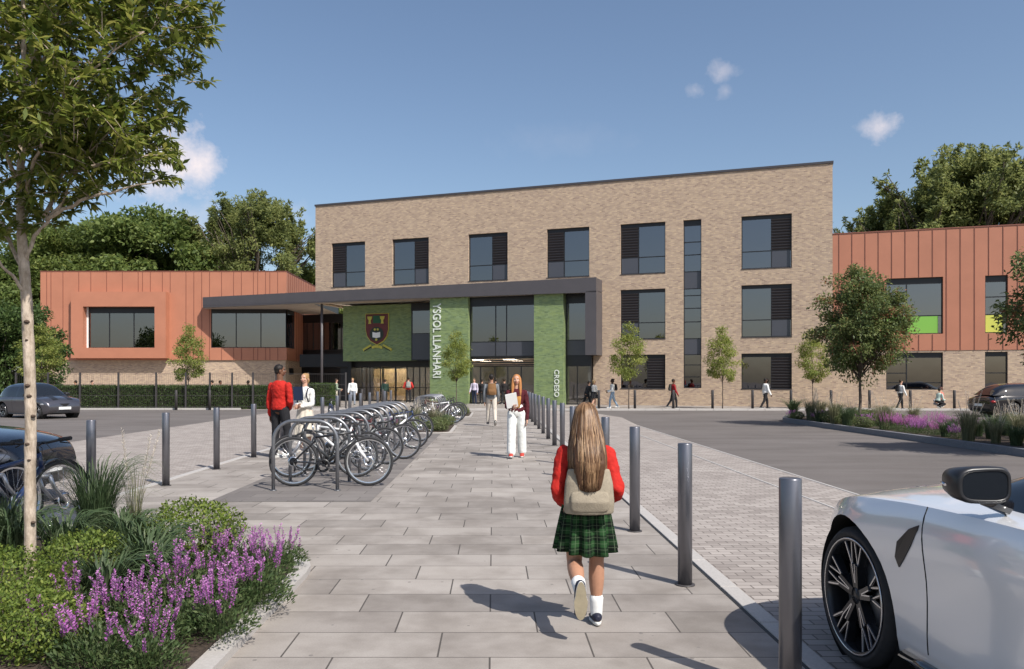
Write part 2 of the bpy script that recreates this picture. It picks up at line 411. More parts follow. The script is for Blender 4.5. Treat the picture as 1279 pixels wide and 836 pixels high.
M['fl_pink'] = G('pink_flower', [(0, (.34, .07, .26)), (.5, (.52, .16, .42)), (1, (.66, .34, .58))], transl=.3, rough=.7)
M['gr_dark'] = G('dark_grass_blade', [(0, (.030, .055, .022)), (.5, (.065, .100, .042)), (1, (.15, .185, .10))], transl=.25)
M['gr_pale'] = G('pale_grass_blade', [(0, (.095, .105, .05)), (.5, (.20, .20, .11)), (1, (.38, .35, .22))], transl=.3)
M['plume'] = G('grass_plume', [(0, (.42, .36, .28)), (.5, (.60, .53, .44)), (1, (.78, .72, .62))], transl=.35, rough=.9)

def emit(name, col, e):
    m, nt, b = newmat(name); b.inputs['Emission Color'].default_value = (*col, 1); b.inputs['Emission Strength'].default_value = e
    b.inputs['Base Color'].default_value = (.8, .8, .8, 1); return m
M['lampglow'] = emit('lit_ceiling_lamp', (1.0, .86, .68), 18.0)
# ================================================================ GROUND
def sheet(name, pts, z, m):
    mb = MB(); mb.poly([(x, y, z) for x, y in pts]); return struct(mb.build(name, m))
sheet('ground', [(-700, -300), (700, -300), (700, 900), (-700, 900)], 0.0, M['asphalt'])
XL, XR, XS, XA = -5.10, 1.72, 4.23, 5.05
# block paving either side of the footpath
sheet('left_block_paving', [(-10.9, -4), (XL - .13, -4), (XL - .13, 42.2), (-10.9, 42.2)], .004, M['sett'])
sheet('right_block_paving', [(XR + .15, -4), (XA + .05, -4), (XA + .05, 28), (5.5, 34), (4.9, 38.5), (3.0, 41.9), (XR + .15, 41.9)], .004, M['sett'])
# slabs of the footpath and the forecourt, cut round the planting beds is not needed: beds stand on top
sheet('footpath', [(XL, -4), (XR, -4), (XR, 41.9), (XL, 41.9)], .010, M['slab'])
sheet('forecourt', [(-60, 43.0), (-14, 43.0), (-10.9, 42.05), (44, 42.05), (44, 80), (-60, 80)], .010, M['slab'])
sheet('rack_paving', [(-3.72, 10.4), (-1.60, 10.4), (-1.55, 23.5), (-3.72, 23.5)], .014, M['darkpave'])
sheet('far_rack_paving', [(-3.72, 28.2), (-1.30, 28.2), (-1.30, 33.6), (-3.72, 33.6)], .014, M['darkpave'])
def strip(name, x0, x1, y0, y1, z0, z1, m, bev=.006):
    mb = MB(); mb.box(x0, x1, y0, y1, z0, z1); return struct(mb.build(name, m, bevel=bev))
# flush kerbs in lengths of granite, with the thin drain slot beside the right-hand one
def kerbline(name, xa, xb, ya, yb, z1, m, L=.9, gap=.006, axis='y'):
    mb = MB(); y = ya
    while y < yb - .01:
        e = min(y + L, yb)
        if axis == 'y': mb.box(xa, xb, y + gap, e - gap, -.05, z1)
        else: mb.box(y + gap, e - gap, xa, xb, -.05, z1)
        y = e
    return struct(mb.build(name, m, bevel=.006))
kerbline('right_kerb', XR + .022, XR + .15, -2, 41.9, .022, M['kerb'])
strip('drain_slot', XR, XR + .022, -2, 41.9, -.03, .013, M['slot'], 0)
kerbline('left_kerb', XL - .13, XL, -2, 42.0, .024, M['kerb'])
kerbline('channel_line', XS, XS + .045, -2, 24, .012, M['kerb'], L=2.0)
kerbline('edging_line', XA, XA + .05, -2, 28, .012, M['kerb'], L=2.0)
kerbline('pavement_kerb', 41.92, 42.05, -10.9, 44, .10, M['kerb'], axis='x')
kerbline('hedge_kerb', 42.87, 43.0, -60, -13.6, .10, M['kerb'], axis='x')

# ================================================================ WALL HELPERS
def wallmesh(mb, x0, x1, z0, z1, holes, thick=.32, mi=0, y=0.0, top=None):
    xs = sorted({x0, x1, *[h[0] for h in holes], *[h[1] for h in holes]}); zs = sorted({z0, z1, *[h[2] for h in holes], *[h[3] for h in holes]})
    xs = [a for a in xs if x0 - 1e-6 <= a <= x1 + 1e-6]; zs = [a for a in zs if z0 - 1e-6 <= a <= z1 + 1e-6]
    inside = lambda x, z: any(h[0] < x < h[1] and h[2] < z < h[3] for h in holes)
    for a, b in zip(xs[:-1], xs[1:]):
        for c, d in zip(zs[:-1], zs[1:]):
            if inside((a+b)/2, (c+d)/2): continue
            mb.quad((a, y, c), (b, y, c), (b, y, d), (a, y, d), mi)
            mb.quad((b, y+thick, c), (a, y+thick, c), (a, y+thick, d), (b, y+thick, d), mi)
    for h in holes:
        a, b, c, d = max(h[0], x0), min(h[1], x1), max(h[2], z0), min(h[3], z1); t = y + thick
        mb.quad((a, y, c), (a, y, d), (a, t, d), (a, t, c), mi); mb.quad((b, y, c), (b, t, c), (b, t, d), (b, y, d), mi)
        if h[2] > z0: mb.quad((a, y, c), (a, t, c), (b, t, c), (b, y, c), mi)
        if h[3] < z1: mb.quad((a, y, d), (b, y, d), (b, t, d), (a, t, d), mi)
    t = y + thick
    mb.quad((x0, y, z0), (x0, y, z1), (x0, t, z1), (x0, t, z0), mi); mb.quad((x1, y, z0), (x1, t, z0), (x1, t, z1), (x1, y, z1), mi)
    mb.quad((x0, y, z1), (x1, y, z1), (x1, t, z1), (x0, t, z1), mi); mb.quad((x0, y, z0), (x0, t, z0), (x1, t, z0), (x1, y, z0), mi)

class Plane:                                    # a vertical building plane through two plan points
    def __init__(s, O, A):
        s.O = Vector(O); d = Vector(A) - s.O; s.L = d.length; s.d = d.normalized(); s.ang = math.atan2(s.d.y, s.d.x)
    def u(s, px, off=0.0):
        k = (px - CX) / FPX; O = s.O + Vector((-s.d.y, s.d.x)) * off
        return (k * O.y - O.x) / (s.d.x - k * s.d.y)
    def Y(s, u, off=0.0): return s.O.y + s.d.y * u + s.d.x * off
    def z(s, px, py, off=0.0): return zat(py, s.Y(s.u(px, off), off))
    def world(s, u, off=0.0): return s.O + s.d * u + Vector((-s.d.y, s.d.x)) * off

def window(parent, x0, x1, z0, z1, y=.16, bars=(), hbars=(), louvre=None, panels=(), head=.0, lz=None, glass='glass', fr=.055, wname='window'):
    """bars: x of mullions, hbars: (xa, xb, z) transoms, louvre: (xa, xb, za, zb), panels: (xa, xb, za, zb, material)"""
    mb = MB(); y0, y1 = y, y + .09
    mb.box(x0, x0 + fr, y0, y1, z0, z1); mb.box(x1 - fr, x1, y0, y1, z0, z1)
    mb.box(x0 + fr, x1 - fr, y0, y1, z0, z0 + fr); mb.box(x0 + fr, x1 - fr, y0, y1, z1 - fr - head, z1)
    zt = z1 - fr - head
    for b in bars: mb.box(b - .03, b + .03, y0 + .003, y1 - .003, z0 + fr, zt)
    for xa, xb, z in hbars: mb.box(xa, xb, y0 + .006, y1 - .006, z - .028, z + .028)
    w = mb.build(wname, M['frame'], parent)
    g = MB(); g.box(x0 + fr, x1 - fr, y0 + .040, y0 + .050, z0 + fr, zt)
    g.build('pane', M[glass], w)
    if louvre:
        xa, xb, za, zb = louvre; lb = MB(); lb.box(xa, xb, y0 + .032, y0 + .037, za, zb)
        n = max(3, int((zb - za) / .17)); st = (zb - za) / n
        for i in range(n):
            z = za + st * i
            lb.quad((xa, y0 + .030, z + .01), (xb, y0 + .030, z + .01), (xb, y0 - .045, z + st*.62), (xa, y0 - .045, z + st*.62))
            lb.quad((xa, y0 - .045, z + st*.62), (xb, y0 - .045, z + st*.62), (xb, y0 - .045, z + st*.72), (xa, y0 - .045, z + st*.72))
            lb.quad((xa, y0 - .045, z + st*.72), (xb, y0 - .045, z + st*.72), (xb, y0 + .030, z + st*.80), (xa, y0 + .030, z + st*.80))
        lb.build('louvre_panel', M['louvre'], w)
    for xa, xb, za, zb, mm in panels:
        p = MB(); p.box(xa, xb, y0 + .012, y0 + .034, za, zb); p.build('panel', M[mm], w)
    return w

# ================================================================ MAIN BRICK BLOCK
FA = Plane((-13.05, 58.5), (19.94, 46.8))
bb = thing('brick_school_building', 'three storey buff brick school block with dark windows, the tallest building in the middle', 'building', (*FA.O, 0), FA.ang)
UL, UR = 0.0, FA.L
ZT = 14.35
zr = lambda py, px=958: FA.z(px, py)
rows = {3: (zr(335), zr(268.5)), 2: (zr(421), zr(355.5)), 1: (zr(486), zr(441.5))}
uC = FA.u(746)                                     # where the canopy ends
holes, wins = [], []
for (a, b_, side) in ((414, 456, 'L'), (490, 535.5, 'R'), (585, 634, 'R'), (683, 736, 'L'), (775, 831, 'L'), (926, 989, 'R')):
    for r in (3, 2, 1):
        if r < 3 and a < 770: continue
        s_ = side
        if r == 1: s_ = 'R'
        h = (FA.u(a), FA.u(b_), rows[r][0], rows[r][1]); holes.append(h); wins.append((h, s_, r))
sx0, sx1 = FA.u(853.5), FA.u(876); sz0, sz1 = FA.z(865, 485), FA.z(865, 274.5)
holes.append((sx0, sx1, sz0, sz1))
Zs = 7.2
uD = FA.u(741)
up = [h for h in holes if h[2] >= Zs and h[0] < uD]
mb = MB()
wallmesh(mb, UL, uD, Zs, ZT, up)
wallmesh(mb, uD, UR, 0, ZT, [h for h in holes if h[0] > uD])
DEPTH = 16.0
mb.box(UL, UL + .32, .32, DEPTH, Zs, ZT); mb.box(UR - .32, UR, .32, DEPTH, 0, ZT)
mb.box(UL, UR, DEPTH - .3, DEPTH - .002, 0, ZT - .002); mb.box(UL, UL + .30, 9.0, DEPTH - .3, 0, Zs - .01)
mb.build('brick_wall', M['brick'], bb)
mb = MB(); mb.box(UL - .05, UR + .05, -.06, .40, ZT, ZT + .13); mb.box(UL - .05, UL + .36, .40, DEPTH, ZT, ZT + .13); mb.box(UR - .36, UR + .05, .40, DEPTH, ZT, ZT + .13)
mb.build('parapet_coping', M['coping'], bb)
mb = MB(); mb.box(UL + .32, UR - .32, .32, DEPTH - .3, ZT - .9, ZT - .6); mb.build('roof', M['coping'], bb)
zf2, zf3 = rows[2][1] + .55, rows[3][0] - .15
for z in (3.35, 7.35): 
    mb = MB(); mb.box(uD if z < 5 else UL + .32, UR - .32, .33, DEPTH - .3, z, z + .28); mb.build('floor_slab', M['interior'], bb)
mb = MB(); mb.box(UL + .33, UR - .33, 5.2, 5.35, 7.63, ZT - .91); mb.box(uD, UR - .33, 5.2, 5.35, .01, 3.34); mb.box(uD, UR - .33, 5.2, 5.35, 3.64, 7.34)
for px in (475, 560, 660, 756, 842, 905):
    u = FA.u(px); mb.box(u - .06, u + .06, .4, 5.19, 7.64, ZT - .92)
    if px > 750: mb.box(u - .06, u + .06, .4, 5.19, 3.65, 7.33); mb.box(u - .06, u + .06, .4, 5.19, .02, 3.33)
mb.build('partition', M['interior'], bb)
for (h, s_, r) in wins:
    x0, x1, z0, z1 = h; w = x1 - x0; fr = .055; hz = z1 - z0
    hd = .16
    zt = z1 - fr - hd; tz = z0 + hz * (.33 if r > 1 else 0)
    k = .40
    if s_ == 'L': lx = (x0 + fr, x0 + w * k); gx = (x0 + w * k, x1 - fr)
    else: lx = (x1 - w * k, x1 - fr); gx = (x0 + fr, x1 - w * k)
    bar = lx[1] if s_ == 'L' else lx[0]
    if r == 1:
        window(bb, x0, x1, z0, z1, bars=(bar,), louvre=(lx[0], lx[1], z0 + fr, zt), head=hd)
    else:
        window(bb, x0, x1, z0, z1, bars=(bar,), hbars=((x0 + fr, x1 - fr, tz),), louvre=(lx[0], lx[1], tz + .03, zt),
               panels=((lx[0] + .03, lx[1] - .03, z0 + fr, tz - .03, 'spandrel'),), head=hd)
zz = lambda py: FA.z(865, py)
window(bb, sx0, sx1, sz0, sz1, hbars=[(sx0 + .055, sx1 - .055, zz(p)) for p in (302, 318, 339, 360.5, 369, 385, 402, 423, 443, 456, 471)],
       panels=((sx0 + .055, sx1 - .055, zz(360.5) + .028, zz(339) - .028, 'spandrel'), (sx0 + .055, sx1 - .055, zz(443) + .028, zz(423) - .028, 'spandrel')), head=.3)
# thin metal sills
for (h, s_, r) in wins:
    mb = MB(); mb.box(h[0] - .02, h[1] + .02, -.03, .155, h[2] - .03, h[2] + .004); mb.build('sill', M['coping'], bb)

# ---- entrance: glazed walls and green brick, still parts of the brick block
GP = -0.42                                         # the glazing is set back behind the facade line
def local(plane_from, pt):                        # world plan point -> local of the brick block
    v = Vector(pt) - FA.O; return (v.dot(FA.d), v.dot(Vector((-FA.d.y, FA.d.x))))
CAN = Plane((-22.6, 62.0), (6.45, 49.9))
PF = .30                                           # pillars stand .3 m behind the canopy's front edge
def green_pillar(pa, pb, name, zb=0):
    ua, ub = CAN.u(pa, PF), CAN.u(pb, PF)
    A, B = CAN.world(ua, PF), CAN.world(ub, PF)
    la, lb = local(FA, A), local(FA, B)
    m_ = MB(); pts = [la, lb, (lb[0] + .0, GP + .5), (la[0] + .0, GP + .5)]
    m_.prism(pts, zb, Zs - .004); return m_.build(name, M['greenbrick'], bb), A, B
p1, P1A, P1B = green_pillar(537, 584.5, 'green_wall')
p2, P2A, P2B = green_pillar(667, 703.5, 'green_wall')
# crest panel: green box above the doors
CR = Plane(FA.world(FA.u(428, 2.2), 2.2), FA.world(FA.u(516, 2.2), 2.2))
crz0 = CR.z(470, 451.0)
m_ = MB(); a0 = FA.u(428.5, 2.2); a1 = FA.u(516, 2.2)
m_.box(a0, a1, 2.2, 2.9, crz0, Zs - .004); crest_wall = m_.build('green_wall', M['greenbrick'], bb)
# dark lining behind/above doors and glazing between the pillars
def glazed(ua, ub, y, z0, z1, bars, hb, pan=(), glass='glass', name='glazing'):
    return window(bb, ua, ub, z0, z1, y=y, bars=bars, hbars=hb, panels=pan, glass=glass, fr=.07, wname=name)
ga, gb = local(FA, P1B)[0] + .0, local(FA, P2A)[0]
fz = lambda py, px: zat(py, FA.Y(FA.u(px, GP), GP))
ub_ = lambda px: FA.u(px, GP)
z_top, z_sp1, z_sp0, z_dr = Zs - .01, fz(427, 625), fz(446, 625), fz(457, 625)
glazed(ga, gb, GP, z_sp0, z_top, (ub_(619), ub_(632.5)), ((ga + .07, gb - .07, z_sp1),), ((ga + .07, gb - .07, z_sp0 + .07, z_sp1 - .03, 'spandrel'),))
m_ = MB(); m_.box(ga, gb, GP - .02, GP + .2, z_top - .62, z_top - .02); m_.build('glazing_head', M['frame'], bb)
m_ = MB()
for i in range(4): m_.box(ga, gb, GP - .05 + i*.012, GP + .09, z_dr + (z_sp0 - z_dr) * i / 4 + .02, z_dr + (z_sp0 - z_dr) * (i + .7) / 4)
m_.build('door_canopy_louvre', M['frame'], bb)
glazed(ga, gb, GP, 0.02, z_dr, (ub_(600), ub_(618), ub_(634), ub_(651)), (), glass='clearglass', name='entrance_door')
g2a, g2b = local(FA, P2B)[0], FA.u(741, .0) - .01
glazed(g2a, g2b, GP, z_sp0, z_top, (), ((g2a + .07, g2b - .07, fz(425, 716)),), ((g2a + .07, g2b - .07, z_sp0 + .07, fz(425, 716) - .03, 'spandrel'),))
m_ = MB(); m_.box(g2a, g2b, GP - .02, GP + .2, z_top - .62, z_top - .02); m_.build('glazing_head', M['frame'], bb)
m_ = MB(); m_.box(g2a, g2b, GP - .03, GP + .1, z_dr, z_sp0); m_.build('door_head', M['frame'], bb)
glazed(g2a, g2b, GP, 0.02, z_dr, (ub_(721),), (), glass='clearglass', name='entrance_door')
# between crest wall and left pillar
g3a, g3b = a1, local(FA, P1A)[0]
glazed(g3a, g3b + .01, 1.9, crz0, z_top, (), ((g3a, g3b, zat(415, 56)),), ((g3a + .07, g3b - .07, crz0 + .07, zat(415, 56) - .03, 'spandrel'),))
m_ = MB(); m_.box(g3a, g3b, 1.84, 2.1, z_top - .55, z_top - .02); m_.build('glazing_head', M['frame'], bb)
# doors below the crest, with a lit hall behind
dY = 3.6
da, db = FA.u(441, dY), FA.u(537.5, dY)
dz = zat(458, 60.5)
m_ = MB(); m_.box(FA.u(376, 3.5) , db + .4, dY - .3, dY + .25, dz, crz0 + .6); m_.build('dark_soffit_band', M['frame'], bb)
glazed(da, db + .3, dY, 0.02, dz - .004, [FA.u(p, dY) for p in (452, 462, 475, 494, 508, 516, 524, 531)], [(da, db + .3, 1.05)], glass='clearglass', name='entrance_door')
# dark glazed link at the left end, under the canopy
la_, lb_ = FA.u(376, 8.2), a0 + .6
lz = zat(437, 66.5)
window(bb, la_, lb_, lz, Zs - .006, y=8.2, bars=[FA.u(p, 8.2) for p in (391, 403, 414, 426)], head=.65, glass='glass')
m_ = MB(); m_.box(la_, lb_, 8.2, 8.5, 2.9, lz - .004); m_.build('dark_panel', M['frame'], bb)
m_ = MB(); m_.box(FA.u(425, dY), da, dY, dY + .2, 0, dz - .004); m_.build('dark_panel', M['frame'], bb)
m_ = MB(); m_.box(la_, lb_ - 1, 8.2, 8.5, .0, 2.896); m_.build('dark_panel', M['frame'], bb)
m_ = MB(); m_.box(a0 + .01, a0 + .3, 2.91, 8.19, 0, Zs - .01); m_.build('dark_side_wall', M['frame'], bb)
# interior shell of the entrance hall
m_ = MB(); m_.box(a0 + .31, uD - .35, 11.5, 11.7, 0, 7.33); m_.box(uD - .34, uD - .1, GP + .4, 11.5, 0, 7.33); m_.build('hall_wall', M['interior'], bb)
m_ = MB(); m_.box(a0 + .31, uD - .35, dY + .3, 11.4, 3.05, 3.3); m_.box(g3b + .1, uD - .35, GP + .35, dY + .29, 3.05, 3.3); m_.build('hall_ceiling', M['interior'], bb)
m_ = MB(); m_.box(a0 + .31, uD - .35, GP + .1, 11.4, 0.012, .02); m_.build('hall_floor', M['intfloor'], bb)
m_ = MB()
for px in (458, 470, 486, 502): 
    u = FA.u(px, 6.5); m_.box(u - .45, u + .45, 6.5, 6.6, .02, 2.5)
m_.build('timber_screen', M['timber'], bb)
for px in (455, 480, 505, 530):
    u = FA.u(px, 5.5); m_ = MB(); m_.box(u - .5, u + .5, 4.6, 7.6, 2.99, 3.04); m_.build('ceiling_lamp', M['lampglow'], bb)
for px in (600, 640, 716):
    u = FA.u(px, 3.0); m_ = MB(); m_.box(u - .4, u + .4, 2.2, 4.2, 2.99, 3.04); m_.build('ceiling_lamp', M['lampglow'], bb)
# ---- writing and crest
def text_mesh(s, size, m, parent, depth=.02, name='lettering', spacing=1.0):
    cu = bpy.data.curves.new(name, 'FONT'); cu.body = s; cu.size = size; cu.extrude = depth; cu.space_character = spacing
    cu.offset = .012 * size; cu.resolution_u = 4
    t = bpy.data.objects.new('tmp_text', cu); C.objects.link(t)
    dg = bpy.context.evaluated_depsgraph_get(); me = bpy.data.meshes.new_from_object(t.evaluated_get(dg))
    bpy.data.objects.remove(t); me.materials.clear(); me.materials.append(m)
    o = bpy.data.objects.new(name, me); C.objects.link(o); o.parent = parent
    return o
def place_text(s, pA, pB, pxl, pxr, pyt, pyb, name):
    """vertical writing read downwards on the pillar plane; pxl..pxr letter height band, pyt..pyb run"""
    u0, u1 = CAN.u(pxl, PF - .03), CAN.u(pxr, PF - .03); Y = CAN.Y((u0+u1)/2, PF - .03); z1, z0 = zat(pyt, Y), zat(pyb, Y)
    o = text_mesh(s, 1.0, M['letter'], None, .02, name)
    bb_ = [Vector(c) for c in o.bound_box]; w = max(v.x for v in bb_) - min(v.x for v in bb_); h = .72
    x0 = min(v.x for v in bb_)
    sx = (z1 - z0) / w; sy = (u1 - u0) / h
    # local: text x -> world -z, text y -> canopy direction, text z -> outward
    W0 = CAN.world(u0, PF - .03); d3 = Vector((CAN.d.x, CAN.d.y, 0)); out = Vector((CAN.d.y, -CAN.d.x, 0))
    Mx = Matrix(((0, 0, 0, 0),)*4)
    colx = Vector((0, 0, -1)) * sx; coly = d3 * sy; colz = out
    Mx = Matrix.Identity(4)
    for i in range(3): Mx[i][0] = colx[i]; Mx[i][1] = coly[i]; Mx[i][2] = colz[i]
    org = Vector((W0.x, W0.y, z1)) - colx * x0
    for i in range(3): Mx[i][3] = org[i]
    root = Matrix.Translation((*FA.O, 0)) @ Matrix.Rotation(FA.ang, 4, 'Z')
    o.data.transform(root.inverted() @ Mx); o.parent = bb
place_text('YSGOL LLANHARI', P1A, P1B, 541, 551.0, 379, 472, 'sign_lettering')
place_text('CROESO', P2A, P2B, 692.5, 698.5, 462, 496, 'sign_lettering')
# crest, built in the crest wall's own plane (x along the wall, z up, standing just proud of it)
cu_ = FA.u(471, 2.2); sc = FA.Y(cu_, 2.2) / FPX; cz_ = lambda py: zat(py, FA.Y(cu_, 2.2))
def cpt(px, py): return (cu_ + (px - 471) * sc * 1.03, cz_(py))
def shield(k, cx=471.3, cy=408.0):
    pts = [(456.5, 392.5), (486.5, 392.5), (486.5, 412), (484.5, 420), (480, 426), (471.5, 430.5), (463, 426), (458.5, 420), (456.5, 412)]
    return [cpt(cx + (x - cx) * k, cy + (y - cy) * k) for x, y in pts][::-1]
cr = MB(); cr.plate(shield(1.05)[::-1], 2.12, 2.20); crest = cr.build('school_crest', M['gold'], bb)
crest['label'] = 'maroon shield crest with gold cups, open book and ribbon'
cr = MB(); cr.plate(shield(1.0)[::-1], 2.09, 2.121); cr.build('shield_face', M['maroon'], crest)
cr = MB(); cr.plate([cpt(466.5, 394.5), cpt(477, 394.5), cpt(477, 404), cpt(466.5, 404)][::-1], 2.07, 2.091)
cr.build('green_square', M['crestgreen'], crest)
cr = MB(); cr.plate([cpt(471.3 + 9.5*math.cos(a), 417.5 + 9*math.sin(a)) for a in [2*PI*k/20 for k in range(20)]][::-1], 2.075, 2.092); cr.build('dark_disc', M['crestblack'], crest)
cr = MB(); cr.plate([cpt(466, 415), cpt(471, 416), cpt(476.2, 415), cpt(476.2, 421.5), cpt(471, 422.5), cpt(466, 421.5)][::-1], 2.05, 2.078); cr.build('open_book', M['white'], crest)
cr = MB()
for cx_ in (462, 479):
    cr.plate([cpt(cx_ - 3.2, 395.5), cpt(cx_ + 3.2, 395.5), cpt(cx_ + 2.6, 398.5), cpt(cx_ + 1.3, 400), cpt(cx_ + 1.3, 402.5), cpt(cx_ + 2, 404.5), cpt(cx_ - 2, 404.5), cpt(cx_ - 1.3, 402.5), cpt(cx_ - 1.3, 400), cpt(cx_ - 2.6, 398.5)][::-1], 2.06, 2.0905)
for cx_, cy_, r in ((469, 411.8, 1.4), (473, 411.8, 1.4), (471, 424.5, 1.6)):
    cr.plate([cpt(cx_ + r*math.cos(a), cy_ + r*math.sin(a)) for a in [2*PI*k/10 for k in range(10)]][::-1], 2.055, 2.0745)
cr.build('gold_emblem', M['gold'], crest)
def ribbon(pts, w, y0, y1, m, nm):
    c_ = MB()
    for (ax, ay), (bx, by) in zip(pts[:-1], pts[1:]):
        dx, dy = bx - ax, by - ay; L = math.hypot(dx, dy); nx, ny = -dy/L*w/2, dx/L*w/2
        q = [cpt(ax + nx, ay + ny), cpt(bx + nx, by + ny), cpt(bx - nx, by - ny), cpt(ax - nx, ay - ny)]
        ar = sum(q[i][0]*q[(i+1) % 4][1] - q[(i+1) % 4][0]*q[i][1] for i in range(4))
        c_.plate(q if ar > 0 else q[::-1], y0, y1)
    c_.build(nm, m, crest)
ribbon([(464.5, 434.3), (468, 433), (474, 433), (478.5, 434.5)], 3.0, 2.11, 2.2, M['gold'], 'ribbon')
ribbon([(452.5, 437.5), (463.5, 431.5)], 3.0, 2.12, 2.198, M['gold'], 'ribbon')
ribbon([(479.5, 431.5), (491, 437.5)], 3.0, 2.12, 2.198, M['gold'], 'ribbon')
ribbon([(454, 438.2), (464, 433)], .9, 2.10, 2.197, M['crestblack'], 'ribbon_line')
ribbon([(479, 433), (489.5, 438.3)], .9, 2.10, 2.197, M['crestblack'], 'ribbon_line')

# ================================================================ CANOPY
cn = thing('entrance_canopy', 'long dark grey flat entrance canopy folding down at its right end over the green walls', 'canopy', (0, 0, 0))
A, B = Vector((-22.6, 62.0)), Vector((6.45, 49.9))
nrm = Vector((-CAN.d.y, CAN.d.x))
Bb = FA.world(FA.u(752), -.004)
back = FA.world(FA.u(741), -.004)
z0c, z1c = 7.22, 8.03
inner = [A, B, Bb, FA.world(.0, -.004), Vector((-13.25, 58.6)), Vector((-13.2, 68.0)), Vector((-16.28, 68.0)), Vector((-16.28, 62.99)), Vector((-22.6, 62.99))]
# fascia tapers slightly: thicker towards the right; plan prism above soffit
def lerp(a, b, t): return a + (b - a) * t
mb = MB(); mb.prism([tuple(p) for p in inner], z0c + .02, z1c); mb.build('canopy_roof', M['canopy'], cn)
uu1 = (B - A).length
mb = MB()      # deep fascia board at the front, standing 5 mm proud
o = nrm * -.012; q = nrm * .10
za, zb = z1c - .62, z1c - .92
pts = [(A + o, za), (B + o, zb)]
i = [mb.pv((p.x, p.y, z)) for p, z in ((A + o, za), (B + o, zb), (B + o, z1c + .02), (A + o, z1c + .02), (A + q, za), (B + q, zb), (B + q, z1c + .02), (A + q, z1c + .02))]
for f_ in ((0, 1, 2, 3), (5, 4, 7, 6), (4, 5, 1, 0), (3, 2, 6, 7), (1, 5, 6, 2), (4, 0, 3, 7)): mb.face([i[k] for k in f_])
mb.build('fascia', M['canopy'], cn)
mb = MB(); pp = [A + nrm*.11, B + nrm*.11 - CAN.d*.7] + [Bb - CAN.d*.7] + inner[3:]
mb.prism([tuple(p) for p in pp], z0c - .012, z0c + .019); mb.build('soffit', M['soffit'], cn)
# folded-down leg at the right
leg0 = CAN.u(731); Lz = zat(443.5, 50.2)
LA = CAN.world(leg0, -.012); LB = B - nrm * .012 + CAN.d * .012
mb = MB(); mb.prism([tuple(LA), tuple(LB), tuple(Bb + CAN.d*.012), tuple(back - CAN.d * .05)], Lz, z0c - .013); mb.build('side_leg', M['canopy'], cn)
cp = xat(402, 58.6)
mb = MB(); mb.lathe([(.09, 0), (.09, z0c - .014)], 20, c=(cp, 58.6, 0)); mb.lathe([(.18, .0), (.18, .03)], 20, c=(cp, 58.6, .0)); mb.build('column', M['canopy'], cn)

# ================================================================ LEFT WING
YW = 63.0
lw = thing('clad_school_wing', 'low terracotta clad wing with a boxed bay window, left of the brick block', 'building', (0, 0, 0))
xw0, xw1 = xat(50.5, YW), xat(358, YW); zc = zat(450, YW); zt = zat(339.5, YW)
hb = [(xat(263.5, YW), xw1 + .001, zat(434.5, YW), zat(384, YW))]
bx0, bx1, bz0, bz1 = xat(88.5, 62.3), xat(207, 62.3), zat(447.5, 62.3), zat(364.5, 62.3)
wx0, wx1, wz0, wz1 = xat(103.5, 62.3), xat(193, 62.3), zat(434.5, 62.3), zat(383, 62.3)
hbay = (bx0 + .3, bx1 - .3, bz0 + .3, bz1 - .3)
mb = MB(); mb.M = Matrix.Translation((0, YW, 0)); wallmesh(mb, xw0, xw1, zc, zt, hb + [hbay], thick=.25); mb.M = None
# side return wall facing the entrance
zs_ = [(YW + .251, YW + 2.6, zat(434.5, YW), zat(384, YW))]
sd = MB(); sd.M = Matrix.Translation((xw1, 0, 0)) @ Matrix.Rotation(R(90), 4, 'Z')
def side_wall(mb_, y0, y1, z0, z1, hs, mi=0, th=.25):   # wall along +Y, outer face towards +X
    mb_.M = Matrix(((0, -1, 0, xw1), (1, 0, 0, 0), (0, 0, 1, 0), (0, 0, 0, 1)))
    wallmesh(mb_, y0, y1, z0, z1, hs, thick=th, mi=mi); mb_.M = None
side_wall(mb, YW + .251, YW + 13, zc, zt, zs_)
mb.box(xw0, xw0 + .25, YW + .251, YW + 20, zc, zt)
mb.box(xw0, xw1 - .251, YW + 19.7, YW + 20, 0, zt - .01)
mb.build('cladding', M['clad'], lw)
mb = MB(); random.seed(5)
x = xw0 + .5; k = 0
bay = lambda xx: (bx0 - .1 < xx < bx1 + .1)
while x < xw1 - .2:
    w_ = .018
    segs = [(zc, zt)]
    if bay(x): segs = [(bz1 + .02, zt)]
    elif x > hb[0][0] - .1: segs = [(hb[0][3] + .7, zt), (zc, hb[0][2])]
    for a_, b__ in segs:
        if b__ > a_: mb.box(x - w_, x + w_, YW - .022, YW + .01, a_, b__)
    x += random.choice([.62, .62, .95, .95, .34, 1.25])
y_ = YW + .6
while y_ < YW + 12.8: mb.box(xw1 - .01, xw1 + .025, y_ - .018, y_ + .018, zc if y_ > YW + 2.7 else hb[0][3], zt); y_ += .62
mb.box(xw0 - .03, xw1 + .03, YW - .03, YW + .25, zt, zt + .06); mb.box(xw1 - .24, xw1 + .03, YW + .25, YW + 13, zt, zt + .06)
mb.build('cladding_seam', M['clad_dark'], lw)
mb = MB(); mb.M = Matrix.Translation((0, YW + .12, 0)); wallmesh(mb, xw0 + .06, xw1 - .12, 0, zc - .004, [], thick=.2); mb.M = None
mb.box(xw1 - .32, xw1 - .12, YW + .33, YW + 13, 0, zc - .004); mb.box(xw0 + .06, xw0 + .3, YW + .33, YW + 19.6, 0, zc - .004)
mb.build('brick_base', M['brick'], lw)
mb = MB(); mb.box(xw0 + .25, xw1 - .25, YW + .26, YW + 19.6, zt - .6, zt - .4); mb.build('roof', M['coping'], lw)
mb = MB(); mb.box(xw0 + .31, xw1 - .33, YW + .33, YW + 19.6, zc - .25, zc + .02); mb.build('floor_slab', M['intfloor'], lw)
